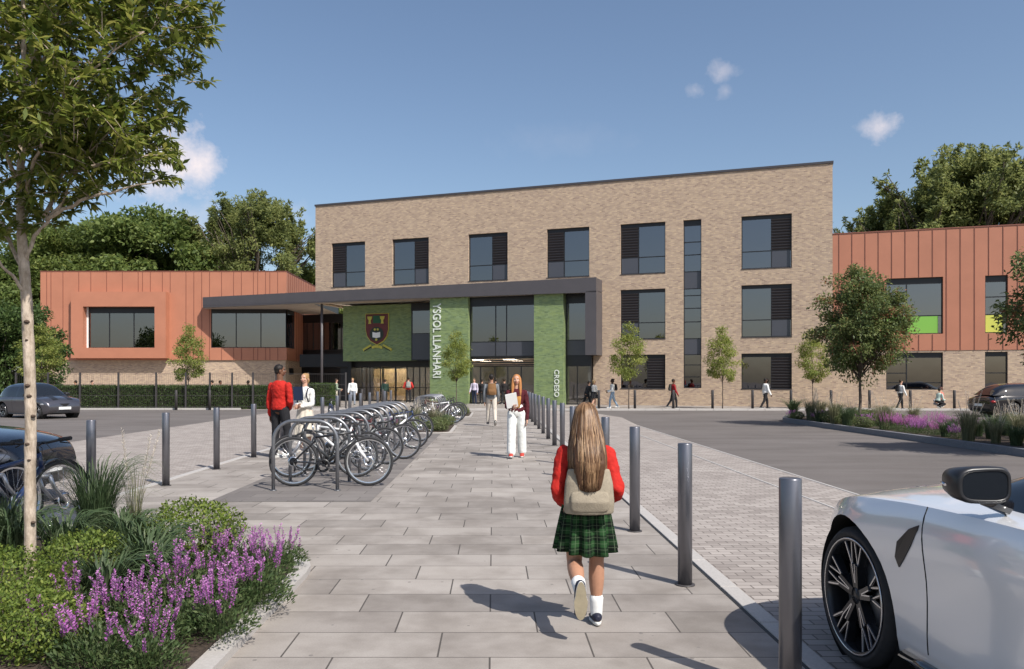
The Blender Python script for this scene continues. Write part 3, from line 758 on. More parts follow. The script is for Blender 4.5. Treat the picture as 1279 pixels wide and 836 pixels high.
mb = MB(); mb.box(xw0 + .3, xw1 - .4, YW + 5, YW + 5.1, zc + .03, zt - .62); mb.build('partition', M['interior'], lw)
# boxed bay
mb = MB(); d0 = YW - .70
mb.M = Matrix.Translation((0, d0, 0)); wallmesh(mb, bx0, bx1, bz0, bz1, [(wx0, wx1, wz0, wz1)], thick=.69); mb.M = None
bw_ = mb.build('bay_surround', M['clad'], lw)
wB = window(lw, wx0 + .15, wx1, wz0, wz1, y=YW - .12, bars=(xat(137.5, YW), xat(168, YW)), head=.42, glass='glass')
mb = MB(); mb.box(wx0, wx0 + .16, YW - .12, YW, wz0, wz1); mb.build('painted_sunlit_reveal', M['white'], lw)  # sunlight on the bay's left inner reveal, put in as white colour
w2 = window(lw, hb[0][0], xw1 - .04, hb[0][2], hb[0][3], y=YW + .05, bars=(xat(294.6, YW), xat(325.5, YW)), head=.42)
mb = MB(); ys = zs_[0]
mb.box(xw1 - .14, xw1 - .05, ys[0], ys[1], ys[2], ys[2] + .06); mb.box(xw1 - .14, xw1 - .05, ys[0], ys[1], ys[3] - .45, ys[3]); mb.box(xw1 - .14, xw1 - .05, ys[1] - .07, ys[1], ys[2] + .06, ys[3] - .45)
wf = mb.build('window', M['frame'], lw)
mb = MB(); mb.box(xw1 - .10, xw1 - .09, ys[0], ys[1] - .07, ys[2] + .06, ys[3] - .45); mb.build('pane', M['glass'], wf)
mb = MB(); mb.box(xw1 - .13, xw1 - .10, YW + 1.2, YW + 2.6, zat(468, 65), zat(460, 65)); mb.build('small_window', M['frame'], lw)

# ================================================================ RIGHT WING
RW = Plane((19.94, 46.8), (29.25, 43.9))
rw = thing('clad_school_wing', 'terracotta clad wing with lime green and yellow window panels, right of the brick block', 'building', (*RW.O, 0), RW.ang)
RL = 21.0
ru = RW.u; rz = lambda px, py: RW.z(px, py)
zc2 = rz(1160, 438); zt2 = rz(1160, 287)
W1 = (ru(1107), ru(1178), rz(1142, 417.5), rz(1142, 347)); W2 = (ru(1230.5), ru(1259), rz(1244, 416), rz(1244, 344))
sh = W2[0] - W1[0]
more = [(W1[0] + sh*2, W1[1] + sh*2, W1[2], W1[3]), (W2[0] + sh*2, W2[1] + sh*2, W2[2], W2[3])]
lowz = (rz(1142, 487), rz(1142, 440.5))
mb = MB(); wallmesh(mb, 0.004, RL, zc2, zt2, [W1, W2] + more, thick=.28); mb.box(RL - .25, RL, .281, 14, zc2, zt2); mb.box(.3, RL, 13.8, 14, 0, zt2 - .3); mb.build('cladding', M['clad'], rw)
mb = MB(); x = .35
while x < RL - .2:
    hit = [h for h in [W1, W2] + more if h[0] - .05 < x < h[1] + .05]
    for a_, b__ in ([(zc2, zt2)] if not hit else [(zc2, hit[0][2] - .03), (hit[0][3] + .03, zt2)]): mb.box(x - .016, x + .016, -.024, .01, a_, b__)
    x += .70
mb.box(.004, RL + .03, -.03, .3, zt2, zt2 + .06); mb.build('cladding_seam', M['clad_dark'], rw)
lows = [(W1[0], W1[1], *lowz), (W2[0], W2[1], *lowz)] + [(m[0], m[1], *lowz) for m in more]
mb = MB(); wallmesh(mb, .004, RL - .02, 0, zc2 - .004, lows, thick=.25, y=.03); mb.box(RL - .3, RL - .03, .3, 13.7, 0, zc2 - .004); mb.build('brick_base', M['brick'], rw)
mb = MB(); mb.box(.3, RL - .3, .3, 13.7, zt2 - .6, zt2 - .4); mb.build('roof', M['coping'], rw)
mb = MB(); mb.box(.3, RL - .3, .32, 13.7, zc2 - .1, zc2 + .2); mb.build('floor_slab', M['interior'], rw)
mb = MB(); mb.box(.3, RL - .3, 5, 5.1, .01, zc2 - .12); mb.box(.3, RL - .3, 5, 5.1, zc2 + .21, zt2 - .62); mb.build('partition', M['interior'], rw)
for j, h in enumerate([W1, W2] + more):
    pm = 'limegreen' if j % 2 == 0 else 'limeyellow'; zp = h[2] + (h[3] - h[2]) * .325
    if j % 2 == 0:
        mx = h[0] + (h[1]-h[0])*.37
        window(rw, *h, bars=(mx,), hbars=((h[0] + .055, mx, h[2] + (h[3]-h[2])*.6), (h[0] + .055, h[1] - .055, zp)), panels=((h[0] + .06, h[1] - .22, h[2] + .055, zp - .03, pm),), head=.3)
        window(rw, h[0], h[1], *lowz, bars=(mx,), hbars=((h[0] + .055, mx, lowz[0] + .95), (h[0] + .055, h[1] - .055, lowz[0] + .4)), head=.25)
    else:
        window(rw, *h, hbars=((h[0] + .055, h[1] - .055, h[2] + (h[3]-h[2])*.63), (h[0] + .055, h[1] - .055, zp)), panels=((h[0] + .06, h[1] - .18, h[2] + .055, zp - .03, pm),), head=.3)
        window(rw, h[0], h[1], *lowz, hbars=((h[0] + .055, h[1] - .055, lowz[0] + .95),), head=.2)
# ================================================================ BOLLARDS
def make_bollard(h=1.10, r=.055, m='steel'):
    t = thing('bollard', None, 'bollard')
    mb = MB(); mb.lathe([(r, 0), (r, h - .006), (r - .002, h - .002), (r - .006, h), (.0005, h)], 24); mb.build('post', M[m], t)
    mb = MB(); mb.lathe([(r + .001, 0), (r + .022, .0), (r + .022, .008), (r + .001, .010)], 24); mb.build('foot_ring', M['darkpost'], t)
    return t
bol = make_bollard(); used = False
YS = [3.995 + 2.194 * k for k in range(-1, 18)]
grp = 'steel bollards along the right edge of the path'
for i, Y in enumerate(YS):
    t = place(bol, not used, (1.49, Y, .010), 0, '%s steel bollard from the camera in the row right of the walking schoolgirl' % ORD[i]); used = True
    t['group'] = grp
YSL = [5.38, 7.58, 9.77, 12.0, 14.2, 16.4, 18.6, 20.8, 23.0, 25.2, 27.4, 29.6, 31.8, 34.0, 36.2, 38.4]
for i, Y in enumerate(YSL):
    t = place(bol, False, (-4.93, Y, .010), 0, '%s steel bollard from the camera in the row left of the cycle racks' % ORD[i]); t['group'] = 'steel bollards along the left edge of the path'
fb = make_bollard(1.06, .07, 'darkpost')
FBX = [xat(p, 42.25) for p in (748, 793, 841, 890, 940, 988, 1038, 1086, 1137, 1192, 1244, 1296)]
for i, x in enumerate(FBX):
    t = place(fb, i == 0, (x, 42.25, .010), 0, '%s dark bollard from the entrance along the kerb before the brick school' % ORD[i].replace('nearest', 'first')); t['group'] = 'dark bollards on the kerb in front of the school'
for i, px in enumerate((424, 452, 478)):
    t = place(fb, False, (xat(px, 47), 47, .010), 0, '%s dark bollard from the left before the glass doors under the crest' % ORD[i].replace('nearest', 'first')); t['group'] = 'dark bollards before the doors'
for i, px in enumerate((220, 262)):
    t = place(fb, False, (xat(px, 42.6), 42.6, .0), 0, 'thin dark bollard in front of the clipped hedge, %s of the pair' % ('left' if i == 0 else 'right')); t['group'] = 'dark bollards in front of the hedge'

# ================================================================ MESH FENCE
fn = thing('mesh_fence', 'thin dark mesh fence with tall posts standing by the clipped hedge', 'fence', (0, 43.35, 0))
fpx = [20, 60, 100, 148, 195, 232, 262, 290, 316, 345, 385, 432]
for px in fpx:
    mb = MB(); x = xat(px, 43.35); mb.box(x - .04, x + .04, -.04, .04, 0, 2.02); mb.build('post', M['darkpost'], fn)
mb = MB(); xa, xb = xat(20, 43.35), xat(432, 43.35)
for z in (.15, .75, 1.35, 1.93): mb.box(xa, xb, -.006, .006, z, z + .018)
x = xa
while x < xb: mb.box(x - .0025, x + .0025, -.003, .003, .1, 1.95); x += .10
mb.build('wire_mesh', M['darkpost'], fn)

# ================================================================ CYCLE RACKS
def make_hoop():
    t = thing('cycle_hoop', None, 'bike rack')
    w, h, r = .46, 1.0, .20
    pts = [(-w, 0, 0), (-w, 0, h - r*1.6)]
    for k in range(1, 9):
        a = PI - (PI/2) * k / 8; pts.append((-w + r*1.5 + r*1.5*math.cos(a), 0, h - r*1.5 + r*1.5*math.sin(a)))
    pts += [(-p[0], 0, p[2]) for p in pts[::-1]]
    mb = MB(); mb.tube(pts, .0265, 12, up=(0, 1, 0)); mb.build('tube_frame', M['galv'], t)
    for s in (-1, 1):
        mb = MB(); mb.lathe([(.03, 0), (.05, 0), (.05, .008), (.03, .012)], 16, c=(s*w, 0, 0)); mb.build('foot_ring', M['galv'], t)
    return t
hoop = make_hoop()
for k in range(11):
    t = place(hoop, k == 0, (-2.70, 11.45 + .95*k, .015), 0, '%s curved steel cycle hoop in the rack beside the two talking people' % ORD[k]); t['group'] = 'cycle hoops in the near rack'
for k in range(5):
    t = place(hoop, False, (-2.40, 28.8 + .95*k, .015), 0, '%s curved steel cycle hoop in the far rack beyond the flower bed' % ORD[k]); t['group'] = 'cycle hoops in the far rack'

# ================================================================ BICYCLES  (local: +x forward, z up, wheels on the ground)
def bike_wheel(parent, x, rad, rimm, steer=0.0):
    w = MB(); tw = .022
    prof = [(rad - .045 + .0*0, 0)]
    pr = []
    for k in range(10):
        a = 2*PI*k/10; pr.append((rad - tw + tw*math.cos(a), tw*math.sin(a)))
    w.lathe(pr, 40, axis='y', closed=True); wh = w.build('wheel', M['rubber'], parent); wh.location = (x, 0, rad); wh.rotation_euler = (0, 0, steer)
    r = MB(); r.lathe([(rad - tw*2 - .012, -.011), (rad - tw*2 + .006, -.013), (rad - tw*2 + .006, .013), (rad - tw*2 - .012, .011)], 40, axis='y', closed=True, sm=False); r.build('rim', rimm, wh)
    s = MB()
    for k in range(28):
        a = 2*PI*k/28; b = a + (.35 if k % 2 else -.35); y = .03 if k % 4 < 2 else -.03
        s.tube([(.022*math.cos(b), y, .022*math.sin(b)), ((rad - .05)*math.cos(a), 0, (rad - .05)*math.sin(a))], .0012, 3, cap=False)
    s.build('spokes', M['chrome'], wh)
    h = MB(); h.lathe([(.012, -.055), (.025, -.04), (.018, -.03), (.018, .03), (.025, .04), (.012, .055)], 12, axis='y'); h.build('hub', M['black'], wh)
    d = MB(); d.lathe([(.045, -.044), (.075, -.044), (.075, -.041), (.045, -.041)], 24, axis='y', closed=True); d.build('brake_disc', M['chrome'], wh)
    return wh
def make_bike(frame_m, fork_m, rad=.355, steer=.0, mudguard=False, text=False):
    t = thing('bicycle', None, 'bicycle', group='bicycles parked in the racks')
    rx, fx = -.52, .55; bbx, bbz = -.09, .30; st = (-.24, 0, .76); hd0, hd1 = (.375, 0, .66), (.345, 0, .80)
    mb = MB(); tb = mb.tube
    tb([(bbx, 0, bbz), (.37, 0, .68)], [.024, .024], 10); tb([(-.215, 0, .70), (.355, 0, .775)], [.017, .02], 10)
    tb([(bbx, 0, bbz), st], .017, 10); tb([hd0, hd1], .024, 10)
    for s in (-1, 1):
        tb([(bbx, s*.03, bbz), (-.30, s*.055, .34), (rx, s*.065, rad)], .010, 8); tb([(-.215, s*.015, .70), (-.25, s*.045, .62), (rx, s*.065, rad)], .008, 8)
    mb.build('frame', frame_m, t)
    mb = MB()
    for s in (-1, 1): mb.tube([(.39, s*.058, .60), (.43, s*.058, .50), (fx, s*.058, rad)], [.018, .017, .012], 8)
    mb.tube([(.385, -.065, .60), (.385, .065, .60)], .02, 8); mb.tube([(.38, 0, .60), (.375, 0, .66)], .018, 8)
    mb.build('fork', fork_m, t)
    bike_wheel(t, rx, rad, M['alloy_edge']); bike_wheel(t, fx, rad, M['alloy_edge'])
    mb = MB(); mb.tube([(.345, 0, .80), (.335, 0, .86), (.40, 0, .885)], .014, 8)
    hbp = [(.33, -.33, .905), (.345, -.22, .90), (.395, -.06, .885), (.40, 0, .885), (.395, .06, .885), (.345, .22, .90), (.33, .33, .905)]
    mb.tube(hbp, .0125, 8, up=(0, 0, 1)); h = mb.build('handlebar', M['black'], t)
    for s in (-1, 1):
        g = MB(); g.tube([(.327, s*.345, .906), (.34, s*.225, .901)], .017, 8); g.tube([(.37, s*.20, .88), (.40, s*.27, .865)], .006, 6); g.build('grip', M['rubber'], h)
    mb = MB(); mb.tube([st, (-.262, 0, .90)], .0135, 8); mb.build('seat_post', M['chrome'], t)
    mb = MB(); mb.loft([((-.41, 0, .925), .055, .02), ((-.37, 0, .93), .075, .022), ((-.28, 0, .925), .05, .022), ((-.18, 0, .922), .022, .018), ((-.12, 0, .915), .014, .012)], 12, up=(0, 0, 1)); mb.build('saddle', M['black'], t)
    mb = MB(); mb.lathe([(.06, -.052), (.095, -.052), (.095, -.047), (.06, -.047)], 24, axis='y', c=(bbx, 0, bbz), closed=True); mb.lathe([(.02, -.07), (.02, .07)], 10, axis='y', c=(bbx, 0, bbz))
    mb.tube([(bbx, -.075, bbz), (bbx + .15, -.08, bbz - .075)], .010, 6); mb.tube([(bbx, .075, bbz), (bbx - .15, .08, bbz + .075)], .010, 6)
    mb.build('crankset', M['black'], t)
    for s in (-1, 1):
        mb = MB(); x, z = bbx - s*.15*-1*-1, bbz + s*.075
        x = bbx - .15*s; mb.box(x - .05, x + .05, (.09 if s > 0 else -.18), (.18 if s > 0 else -.09), z - .012, z + .012); mb.build('pedal', M['black'], t)
    mb = MB(); mb.tube([(bbx, -.050, bbz + .092), (rx, -.050, rad + .04)], .005, 5); mb.tube([(bbx, -.050, bbz - .092), (rx + .01, -.050, rad - .11)], .005, 5)
    mb.lathe([(.015, -.058), (.055, -.056), (.05, -.036), (.015, -.034)], 16, axis='y', c=(rx, 0, rad)); mb.tube([(rx, -.06, rad), (rx + .03, -.062, rad - .09), (rx + .02, -.062, rad - .14)], .014, 6); mb.build('chain_drive', M['black'], t)
    mb = MB(); mb.tube([(.36, .05, .90), (.46, .06, .84), (.44, .05, .72), (.41, .06, .58)], .003, 5); mb.tube([(.36, -.05, .90), (.44, -.07, .80), (.36, -.03, .70)], .003, 5); mb.build('brake_cable', M['black'], t)
    if mudguard:
        for cx_, a0_, a1_ in ((rx, 40, 190), (fx, 20, 140)):
            mb = MB()
            for k in range(12):
                a, b = R(a0_ + (a1_-a0_)*k/12), R(a0_ + (a1_-a0_)*(k+1)/12); q = rad + .018
                mb.quad((cx_ + q*math.cos(a), -.028, rad + q*math.sin(a)), (cx_ + q*math.cos(a), .028, rad + q*math.sin(a)), (cx_ + q*math.cos(b), .028, rad + q*math.sin(b)), (cx_ + q*math.cos(b), -.028, rad + q*math.sin(b)))
            mb.build('mudguard', M['black'], t)
    return t
cols = {'black': simple('bike_black', (.02, .02, .022), .3, coat=.6), 'white': simple('bike_white', (.7, .7, .7), .3, coat=.6), 'grey': simple('bike_grey', (.07, .075, .08), .35, metal=.4),
        'red': simple('bike_maroon', (.075, .012, .012), .35, coat=.4), 'blue': simple('bike_blue', (.018, .035, .10), .3, coat=.6), 'silver': simple('bike_silver', (.55, .55, .57), .3, metal=.6)}
bikes = {'bw': (make_bike(cols['black'], cols['white']), [0]), 'wb': (make_bike(cols['white'], cols['black'], .345), [0]), 'r': (make_bike(cols['red'], cols['black'], .35, mudguard=True), [0]),
         'g': (make_bike(cols['grey'], cols['silver'], .35), [0]), 'bl': (make_bike(cols['blue'], cols['silver'], .36, mudguard=True), [0])}
def put_bike(kind, x, y, deg, label, z=.015, group='bicycles parked in the racks', lean=0.0, s=1.0):
    src, st = bikes[kind]; t = place(src, st[0] == 0, (x, y, z), R(deg), label, s); st[0] = 1
    t.rotation_euler = (R(lean), 0, R(deg)); t['group'] = group; return t
put_bike('bw', -2.44, 11.92, 3, 'black bicycle with white forks at the nearest cycle hoop', lean=-3, s=1.04)
put_bike('g', -2.75, 13.0, 184, 'dark grey bicycle just behind the nearest black bicycle', lean=3)
put_bike('wb', -2.72, 13.95, 178, 'white framed bicycle facing left third in the near rack', lean=2)
put_bike('g', -2.58, 15.0, -3, 'grey bicycle with silver forks facing right, fourth along the near rack', lean=-3)
put_bike('bw', -2.35, 16.0, 2, 'black bicycle with white forks in the middle of the near rack', lean=-2)
put_bike('r', -2.85, 17.1, 182, 'maroon bicycle facing left in the middle of the near rack', lean=3)
put_bike('wb', -2.38, 18.4, -2, 'white framed bicycle facing right towards the far end of the near rack', lean=-3)
put_bike('g', -2.80, 19.4, 181, 'grey bicycle facing left near the far end of the near rack', lean=2)
put_bike('bl', -2.45, 20.6, 3, 'dark blue bicycle at the far end of the near rack', lean=-3)
gf = 'bicycles parked in the far rack'
put_bike('wb', -2.0, 29.3, 2, 'white framed bicycle at the near end of the far rack', group=gf, lean=-2)
put_bike('g', -1.95, 30.3, -3, 'grey bicycle facing right in the far rack', group=gf, lean=-3)
put_bike('r', -2.3, 31.2, 182, 'maroon bicycle facing left in the far rack', group=gf, lean=2)
put_bike('bw', -1.95, 32.2, 3, 'black bicycle at the far end of the far rack', group=gf, lean=-2)
t = put_bike('bl', -5.55, 27.5, -84, 'dark blue bicycle standing alone facing the camera beyond the talking pair', group=None, z=.005, lean=4); del t['group']
t = put_bike('g', -4.95, 7.45, 76, 'dark grey bicycle at the left picture edge behind the blue bicycle', group=None, z=.012, lean=-4, s=1.08); del t['group']
t = put_bike('bl', -4.33, 7.18, 78, 'dark blue bicycle behind the thin tree trunk in front of the dark car', group=None, z=.012, lean=-5, s=1.12); del t['group']

# ================================================================ CARS  (local: +x forward, y left, origin on the ground under the middle)
def spl(pts, x):
    if x <= pts[0][0]: return pts[0][1]
    if x >= pts[-1][0]: return pts[-1][1]
    for i in range(len(pts) - 1):
        if pts[i][0] <= x <= pts[i+1][0]: break
    x0, y0 = pts[i]; x1, y1 = pts[i+1]
    m0 = (y1 - (pts[i-1][1] if i else y0)) / (x1 - (pts[i-1][0] if i else x0)); m1 = ((pts[i+2][1] if i + 2 < len(pts) else y1) - y0) / ((pts[i+2][0] if i + 2 < len(pts) else x1) - x0)
    h = x1 - x0; t = (x - x0) / h
    return (2*t**3 - 3*t*t + 1)*y0 + (t**3 - 2*t*t + t)*h*m0 + (-2*t**3 + 3*t*t)*y1 + (t**3 - t*t)*h*m1
def tub(m_, r, y0, y1, cx, cz, ycap):
    a = []; b = []
    for k in range(40):
        t_ = 2*PI*k/40; a.append(m_.pv((cx + r*math.cos(t_), y0, cz + r*math.sin(t_)))); b.append(m_.pv((cx + r*math.cos(t_), y1, cz + r*math.sin(t_))))
    for k in range(40): m_.face((a[k], a[(k+1) % 40], b[(k+1) % 40], b[k]), 0, True)
    m_.face(a if ycap == y0 else b)
def bake(o):
    dg = bpy.context.evaluated_depsgraph_get(); me = bpy.data.meshes.new_from_object(o.evaluated_get(dg))
    o.modifiers.clear(); o.data = me; return o
def make_car(label, name, paint, L, W, wb, rw, top, shoulder, cab, roofw, plan_f, plan_r, sill=.20, rim='multi', glassm='carglass', roofm=None, steer=0.0, front_ax=None, detail=False, rimr=None, flare=.03, roofbox=False):
    """top/shoulder: (x, z) profiles of the body without the cabin; cab: dict(belt, prof[(x,z)...]); origin at the middle"""
    car = thing(name, label, 'car')
    xf = front_ax if front_ax is not None else wb/2 + .05; xr = xf - wb
    N, xs = 90, []
    for k in range(N + 1):
        u = k / N; xs.append(-L/2 + L*(.5 - .5*math.cos(PI*u))*.6 + L*u*.4 if True else 0)
    fl, fp, fe = plan_f; rl, rp, re = plan_r
    def hw(x):
        q = max(0, (x - (L/2 - fl)) / fl); p = max(0, (-(L/2) + rl - x) / rl)
        return W/2 * (1 - fp*q**fe) * (1 - rp*p**re)
    def side(x, t, zb, zs):            # t 0..1 from sill to shoulder -> half width
        w = hw(x); base = [(0, .915), (.12, .955), (.35, .985), (.6, .992), (.8, 1.0), (.92, .985), (1.0, .955)]
        f = spl(base, t)
        g = sum(math.exp(-((x - a)/.42)**2) for a in (xf, xr)) * flare * math.exp(-((t - .72)/.35)**2)
        cut = .016 * math.exp(-((t - .42)/.20)**2) * math.exp(-((x - (xf + xr)/2)/(wb*.30))**4)
        return w * f + g - cut
    def zb_(x):
        q = max(0, (x - (L/2 - .5)) / .5); p = max(0, (-(L/2) + .5 - x) / .5); return sill + .10*q**2 + .14*p**2
    cap = .12
    def endf(x):                       # 0 at the very ends .. 1, rounds the nose in side view
        d = min(L/2 - x, x + L/2); return math.sqrt(max(0, 1 - (1 - min(1, d/cap))**2))
    TS = [0, .06, .14, .24, .35, .46, .58, .68, .76, .83, .89, .95, 1.0]
    US = [.965, .925, .86, .76, .6, .4, .2, 0.0]
    def sect(x):
        e = .35 + .65*endf(x); zb, zs, zt_ = zb_(x), spl(shoulder, x), spl(top, x)
        mid = (zb + zs)/2 + .02
        zb = mid + (zb - mid)*e; zs2 = mid + (zs - mid)*e; zt2 = mid + (zt_ - mid)*e
        P = [(hw(x)*.60, zb)]
        for t_ in TS: P.append((side(x, t_, zb, zs2), zb + (zs2 - zb)*t_))
        wtop = P[-1][0]
        for u in US:
            k = (1 - u); P.append((wtop*u/ .985 if u > .95 else wtop*u, zs2 + (zt2 - zs2)*(1 - (1 - min(1, k*1.0))**2.4)))
        return P
    mb = MB(); rows_ = []
    for x in xs:
        P = sect(x); full = P + [(-y, z) for y, z in P[-2::-1]]
        rows_.append([mb.pv((x, y, z)) for y, z in full])
    n = len(rows_[0])
    for a, b in zip(rows_[:-1], rows_[1:]):
        for k in range(n): mb.face((a[k], a[(k+1) % n], b[(k+1) % n], b[k]), 0, True)
    mb.face(rows_[0][::-1]); mb.face(rows_[-1])
    body = mb.build('body', [M[paint], M['blackmatte']], car)
    ct = MB()
    for ax in (xf, xr):
        for s in (-1, 1): ct.lathe([(rw + .055, W/2 - .30), (rw + .055, W/2 + .2)] if s > 0 else [(rw + .055, -W/2 - .2), (rw + .055, -W/2 + .30)], 40, axis='y', c=(ax, 0, rw + .01), mi=0)
    cto = ct.build('cutter', [M['blackmatte']])
    bm = body.modifiers.new('b', 'BOOLEAN'); bm.operation = 'DIFFERENCE'; bm.object = cto; bm.solver = 'EXACT'
    try: bm.material_mode = 'TRANSFER'
    except Exception: pass
    bpy.context.view_layer.update(); bake(body); bpy.data.objects.remove(cto)
    body.data.polygons.foreach_set('use_smooth', [True]*len(body.data.polygons))
    try: body.data.set_sharp_from_angle(angle=R(35))
    except Exception: pass
    # arch lining and lips
    for ax in (xf, xr):
        for s in (-1, 1):
            m_ = MB(); y0, y1 = (W/2 - .296, W/2 - .055) if s > 0 else (-W/2 + .055, -W/2 + .296)
            tub(m_, rw + .051, y0, y1, ax, rw + .01, y0 if s > 0 else y1); m_.build('wheel_arch', M['blackmatte'], car)
    # cabin
    cp_ = cab['prof']; belt = cab['belt']; bwid = cab['w']; xa, xd = cp_[-1][0], cp_[0][0]; ridge = max(z for _, z in cp_)
    K, J = 44, 20; groups = {}
    gx = [xd + (xa - xd)*k/K for k in range(K + 1)]; grid = []
    for x in gx:
        zr_ = spl(cp_, x); bz = spl(belt, x); hgt = max(.004, zr_ - bz); row = []
        wl_ = bwid * (1 - .10*max(0, (x - (xa - .9))/.9)**2 - .16*max(0, ((xd + .9) - x)/.9)**2)
        for j in range(J + 1):
            a = PI * j / J; c_, s_ = math.cos(a), math.sin(a)
            yy = math.copysign(abs(c_)**.50, c_); zz_ = abs(s_)**.62
            wy = wl_*(1 - (1 - roofw)*zz_*(hgt/(ridge - bz + 1e-6))); row.append((x, wy*yy, bz + hgt*zz_ - .002))
        grid.append(row)
    xb, xc = cab['roof']                # roof between these x (rear, front)
    def cls(x, j):
        a = 180*(j + .5)/J; a = min(a, 180 - a)
        if a < 40:
            lo = cab.get('pil', ()); 
            if any(p - w_/2 < x < p + w_/2 for p, w_ in lo): return 'pillar'
            if x < xd + cab.get('cp', .35): return 'cpost'
            return 'side_window' 
        if a < 58: return 'roof_rail' 
        if x > xc: return 'windscreen'
        if x < xb: return 'rear_window'
        return 'roof'
    mm = {'side_window': glassm, 'windscreen': glassm, 'rear_window': glassm, 'roof': roofm or paint, 'roof_rail': cab.get('rail', roofm or paint), 'pillar': 'blackgloss', 'cpost': roofm or paint}
    for k in range(K):
        for j in range(J):
            c_ = cls((gx[k] + gx[k+1])/2, j)
            key = (c_, 0) if c_ in ('roof', 'windscreen', 'rear_window') else (c_, 1 if j < J/2 else -1)
            g_ = groups.setdefault(key, (MB(), {}))
            ids = []
            for (p, q) in ((k, j), (k, j+1), (k+1, j+1), (k+1, j)):
                if (p, q) not in g_[1]: g_[1][(p, q)] = g_[0].pv(grid[p][q])
                ids.append(g_[1][(p, q)])
            g_[0].face(ids[::-1], 0, True)
    for (c_, s_), (g_, _) in groups.items(): g_.build(c_, M[mm[c_]], car)
    # wheels
    rr = rimr or rw - .085
    for ax, st_ in ((xf, steer), (xr, 0)):
        for s in (-1, 1):
            wh = MB(); tw = .115
            wh.lathe([(rr, -tw + .01), (rr + .03, -tw), (rw - .03, -tw + .005), (rw - .006, -tw + .03), (rw, -tw*.4), (rw, tw*.4), (rw - .006, tw - .03), (rw - .03, tw - .005), (rr + .03, tw), (rr, tw - .01)], 48, axis='y', closed=True)
            w = wh.build('wheel', M['rubber'], car); w.location = (ax, s*(W/2 - .135), rw); w.rotation_euler = (0, 0, st_ + (PI if s < 0 else 0))
            r_ = MB(); r_.lathe([(rr + .002, .112), (rr - .012, .114), (rr - .02, .10), (rr - .03, -.09), (rr + .002, -.10)], 48, axis='y', cap=False); r_.lathe([(.0005, -.02), (rr - .03, -.02)], 32, axis='y', cap=False); r_.build('rim', M['alloy'], w)
            d_ = MB(); d_.lathe([(.0005, .01), (rr*.62, .01), (rr*.62, .03), (.0005, .03)], 32, axis='y'); d_.build('brake_disc', M['galv'], w)
            sp_ = MB(); ed = MB()
            def bar(m_, a0_, r0_, a1_, r1_, w0, w1, y0_, y1_):
                p0 = Vector((r0_*math.cos(a0_), 0, r0_*math.sin(a0_))); p1 = Vector((r1_*math.cos(a1_), 0, r1_*math.sin(a1_)))
                d = (p1 - p0).normalized(); nn = Vector((-d.z, 0, d.x))
                q = [p0 + nn*w0, p0 - nn*w0, p1 - nn*w1, p1 + nn*w1]
                lo_ = [m_.pv((v.x, y0_, v.z)) for v in q]; hi = [m_.pv((v.x, y1_ if i < 2 else y1_ + .012, v.z)) for i, v in enumerate(q)]
                m_.face(lo_); m_.face(hi[::-1])
                for i in range(4): m_.face((lo_[(i+1) % 4], lo_[i], hi[i], hi[(i+1) % 4]))
            ns = 5
            for i in range(ns):
                a = 2*PI*i/ns + .3
                for e_ in (-1, 1):
                    bar(sp_, a + e_*.10, .045, a + e_*.16, rr*.55, .020, .012, .045, .088); bar(sp_, a + e_*.16, rr*.53, a + e_*.30, rr - .012, .011, .010, .05, .088)
                    bar(sp_, a + e_*.16, rr*.56, a + e_*.06, rr - .012, .008, .009, .05, .088)
                    bar(ed, a + e_*.16, rr*.50, a + e_*.30, rr - .012, .0035, .0045, .085, .0915); bar(ed, a + e_*.04, rr*.22, a + e_*.085, rr*.56, .003, .0035, .085, .0915)
                    bar(ed, a + e_*.165, rr*.56, a + e_*.055, rr - .012, .003, .0035, .085, .0915)
            ed.lathe([(rr - .014, .100), (rr - .004, .116), (rr + .003, .114), (rr - .006, .098)], 48, axis='y', closed=True)
            sp_.lathe([(.0005, .03), (.055, .03), (.05, .085), (.0005, .09)], 20, axis='y'); sp_.build('spokes', M['alloy'], w); ed.build('polished_edges', M['alloy_edge'], w)
    # mirrors
    mx, mz = cab['mirror']
    for s in (-1, 1):
        m_ = MB(); yb = s*(hw(mx) - .01)
        def sq(x_, a_, b_, dz=0.0):
            return [m_.pv((x_, yb + math.copysign(abs(math.cos(2*PI*k/28))**.5, math.cos(2*PI*k/28))*a_, mz + dz + math.copysign(abs(math.sin(2*PI*k/28))**.55, math.sin(2*PI*k/28))*b_*(1 + .10*s*math.cos(2*PI*k/28)*-1))) for k in range(28)]
        rg = [sq(mx + .125, .03, .015, .01), sq(mx + .115, .070, .040, .008), sq(mx + .08, .100, .060, .004), sq(mx + .02, .114, .074), sq(mx - .045, .118, .078), sq(mx - .058, .112, .072), sq(mx - .060, .100, .060), sq(mx - .052, .099, .059)]
        for a_, b_ in zip(rg[:-1], rg[1:]):
            for k in range(28): m_.face((a_[k], b_[k], b_[(k+1) % 28], a_[(k+1) % 28]), 0, True)
        m_.face(rg[0]); m_.face(rg[-1])
        mi_ = m_.build('door_mirror', M['black'], car)
        m_ = MB(); r1 = sq(mx - .0535, .099, .059); r2 = sq(mx - .056, .098, .058)
        for k in range(28): m_.face((r1[k], r2[k], r2[(k+1) % 28], r1[(k+1) % 28]))
        m_.face(r2); m_.build('mirror_glass', M['carglass'], mi_)
        m_ = MB(); m_.tube([(mx - .02, s*(hw(mx) - .14), mz - .10), (mx + .0, s*(hw(mx) - .04), mz - .06)], [.035, .03], 8); m_.build('mirror_arm', M['blackgloss'], mi_)
        m_ = MB(); m_.box(mx + .03, mx + .045, yb + s*.05 - .07, yb + s*.05 + .07, mz - .012, mz - .002)
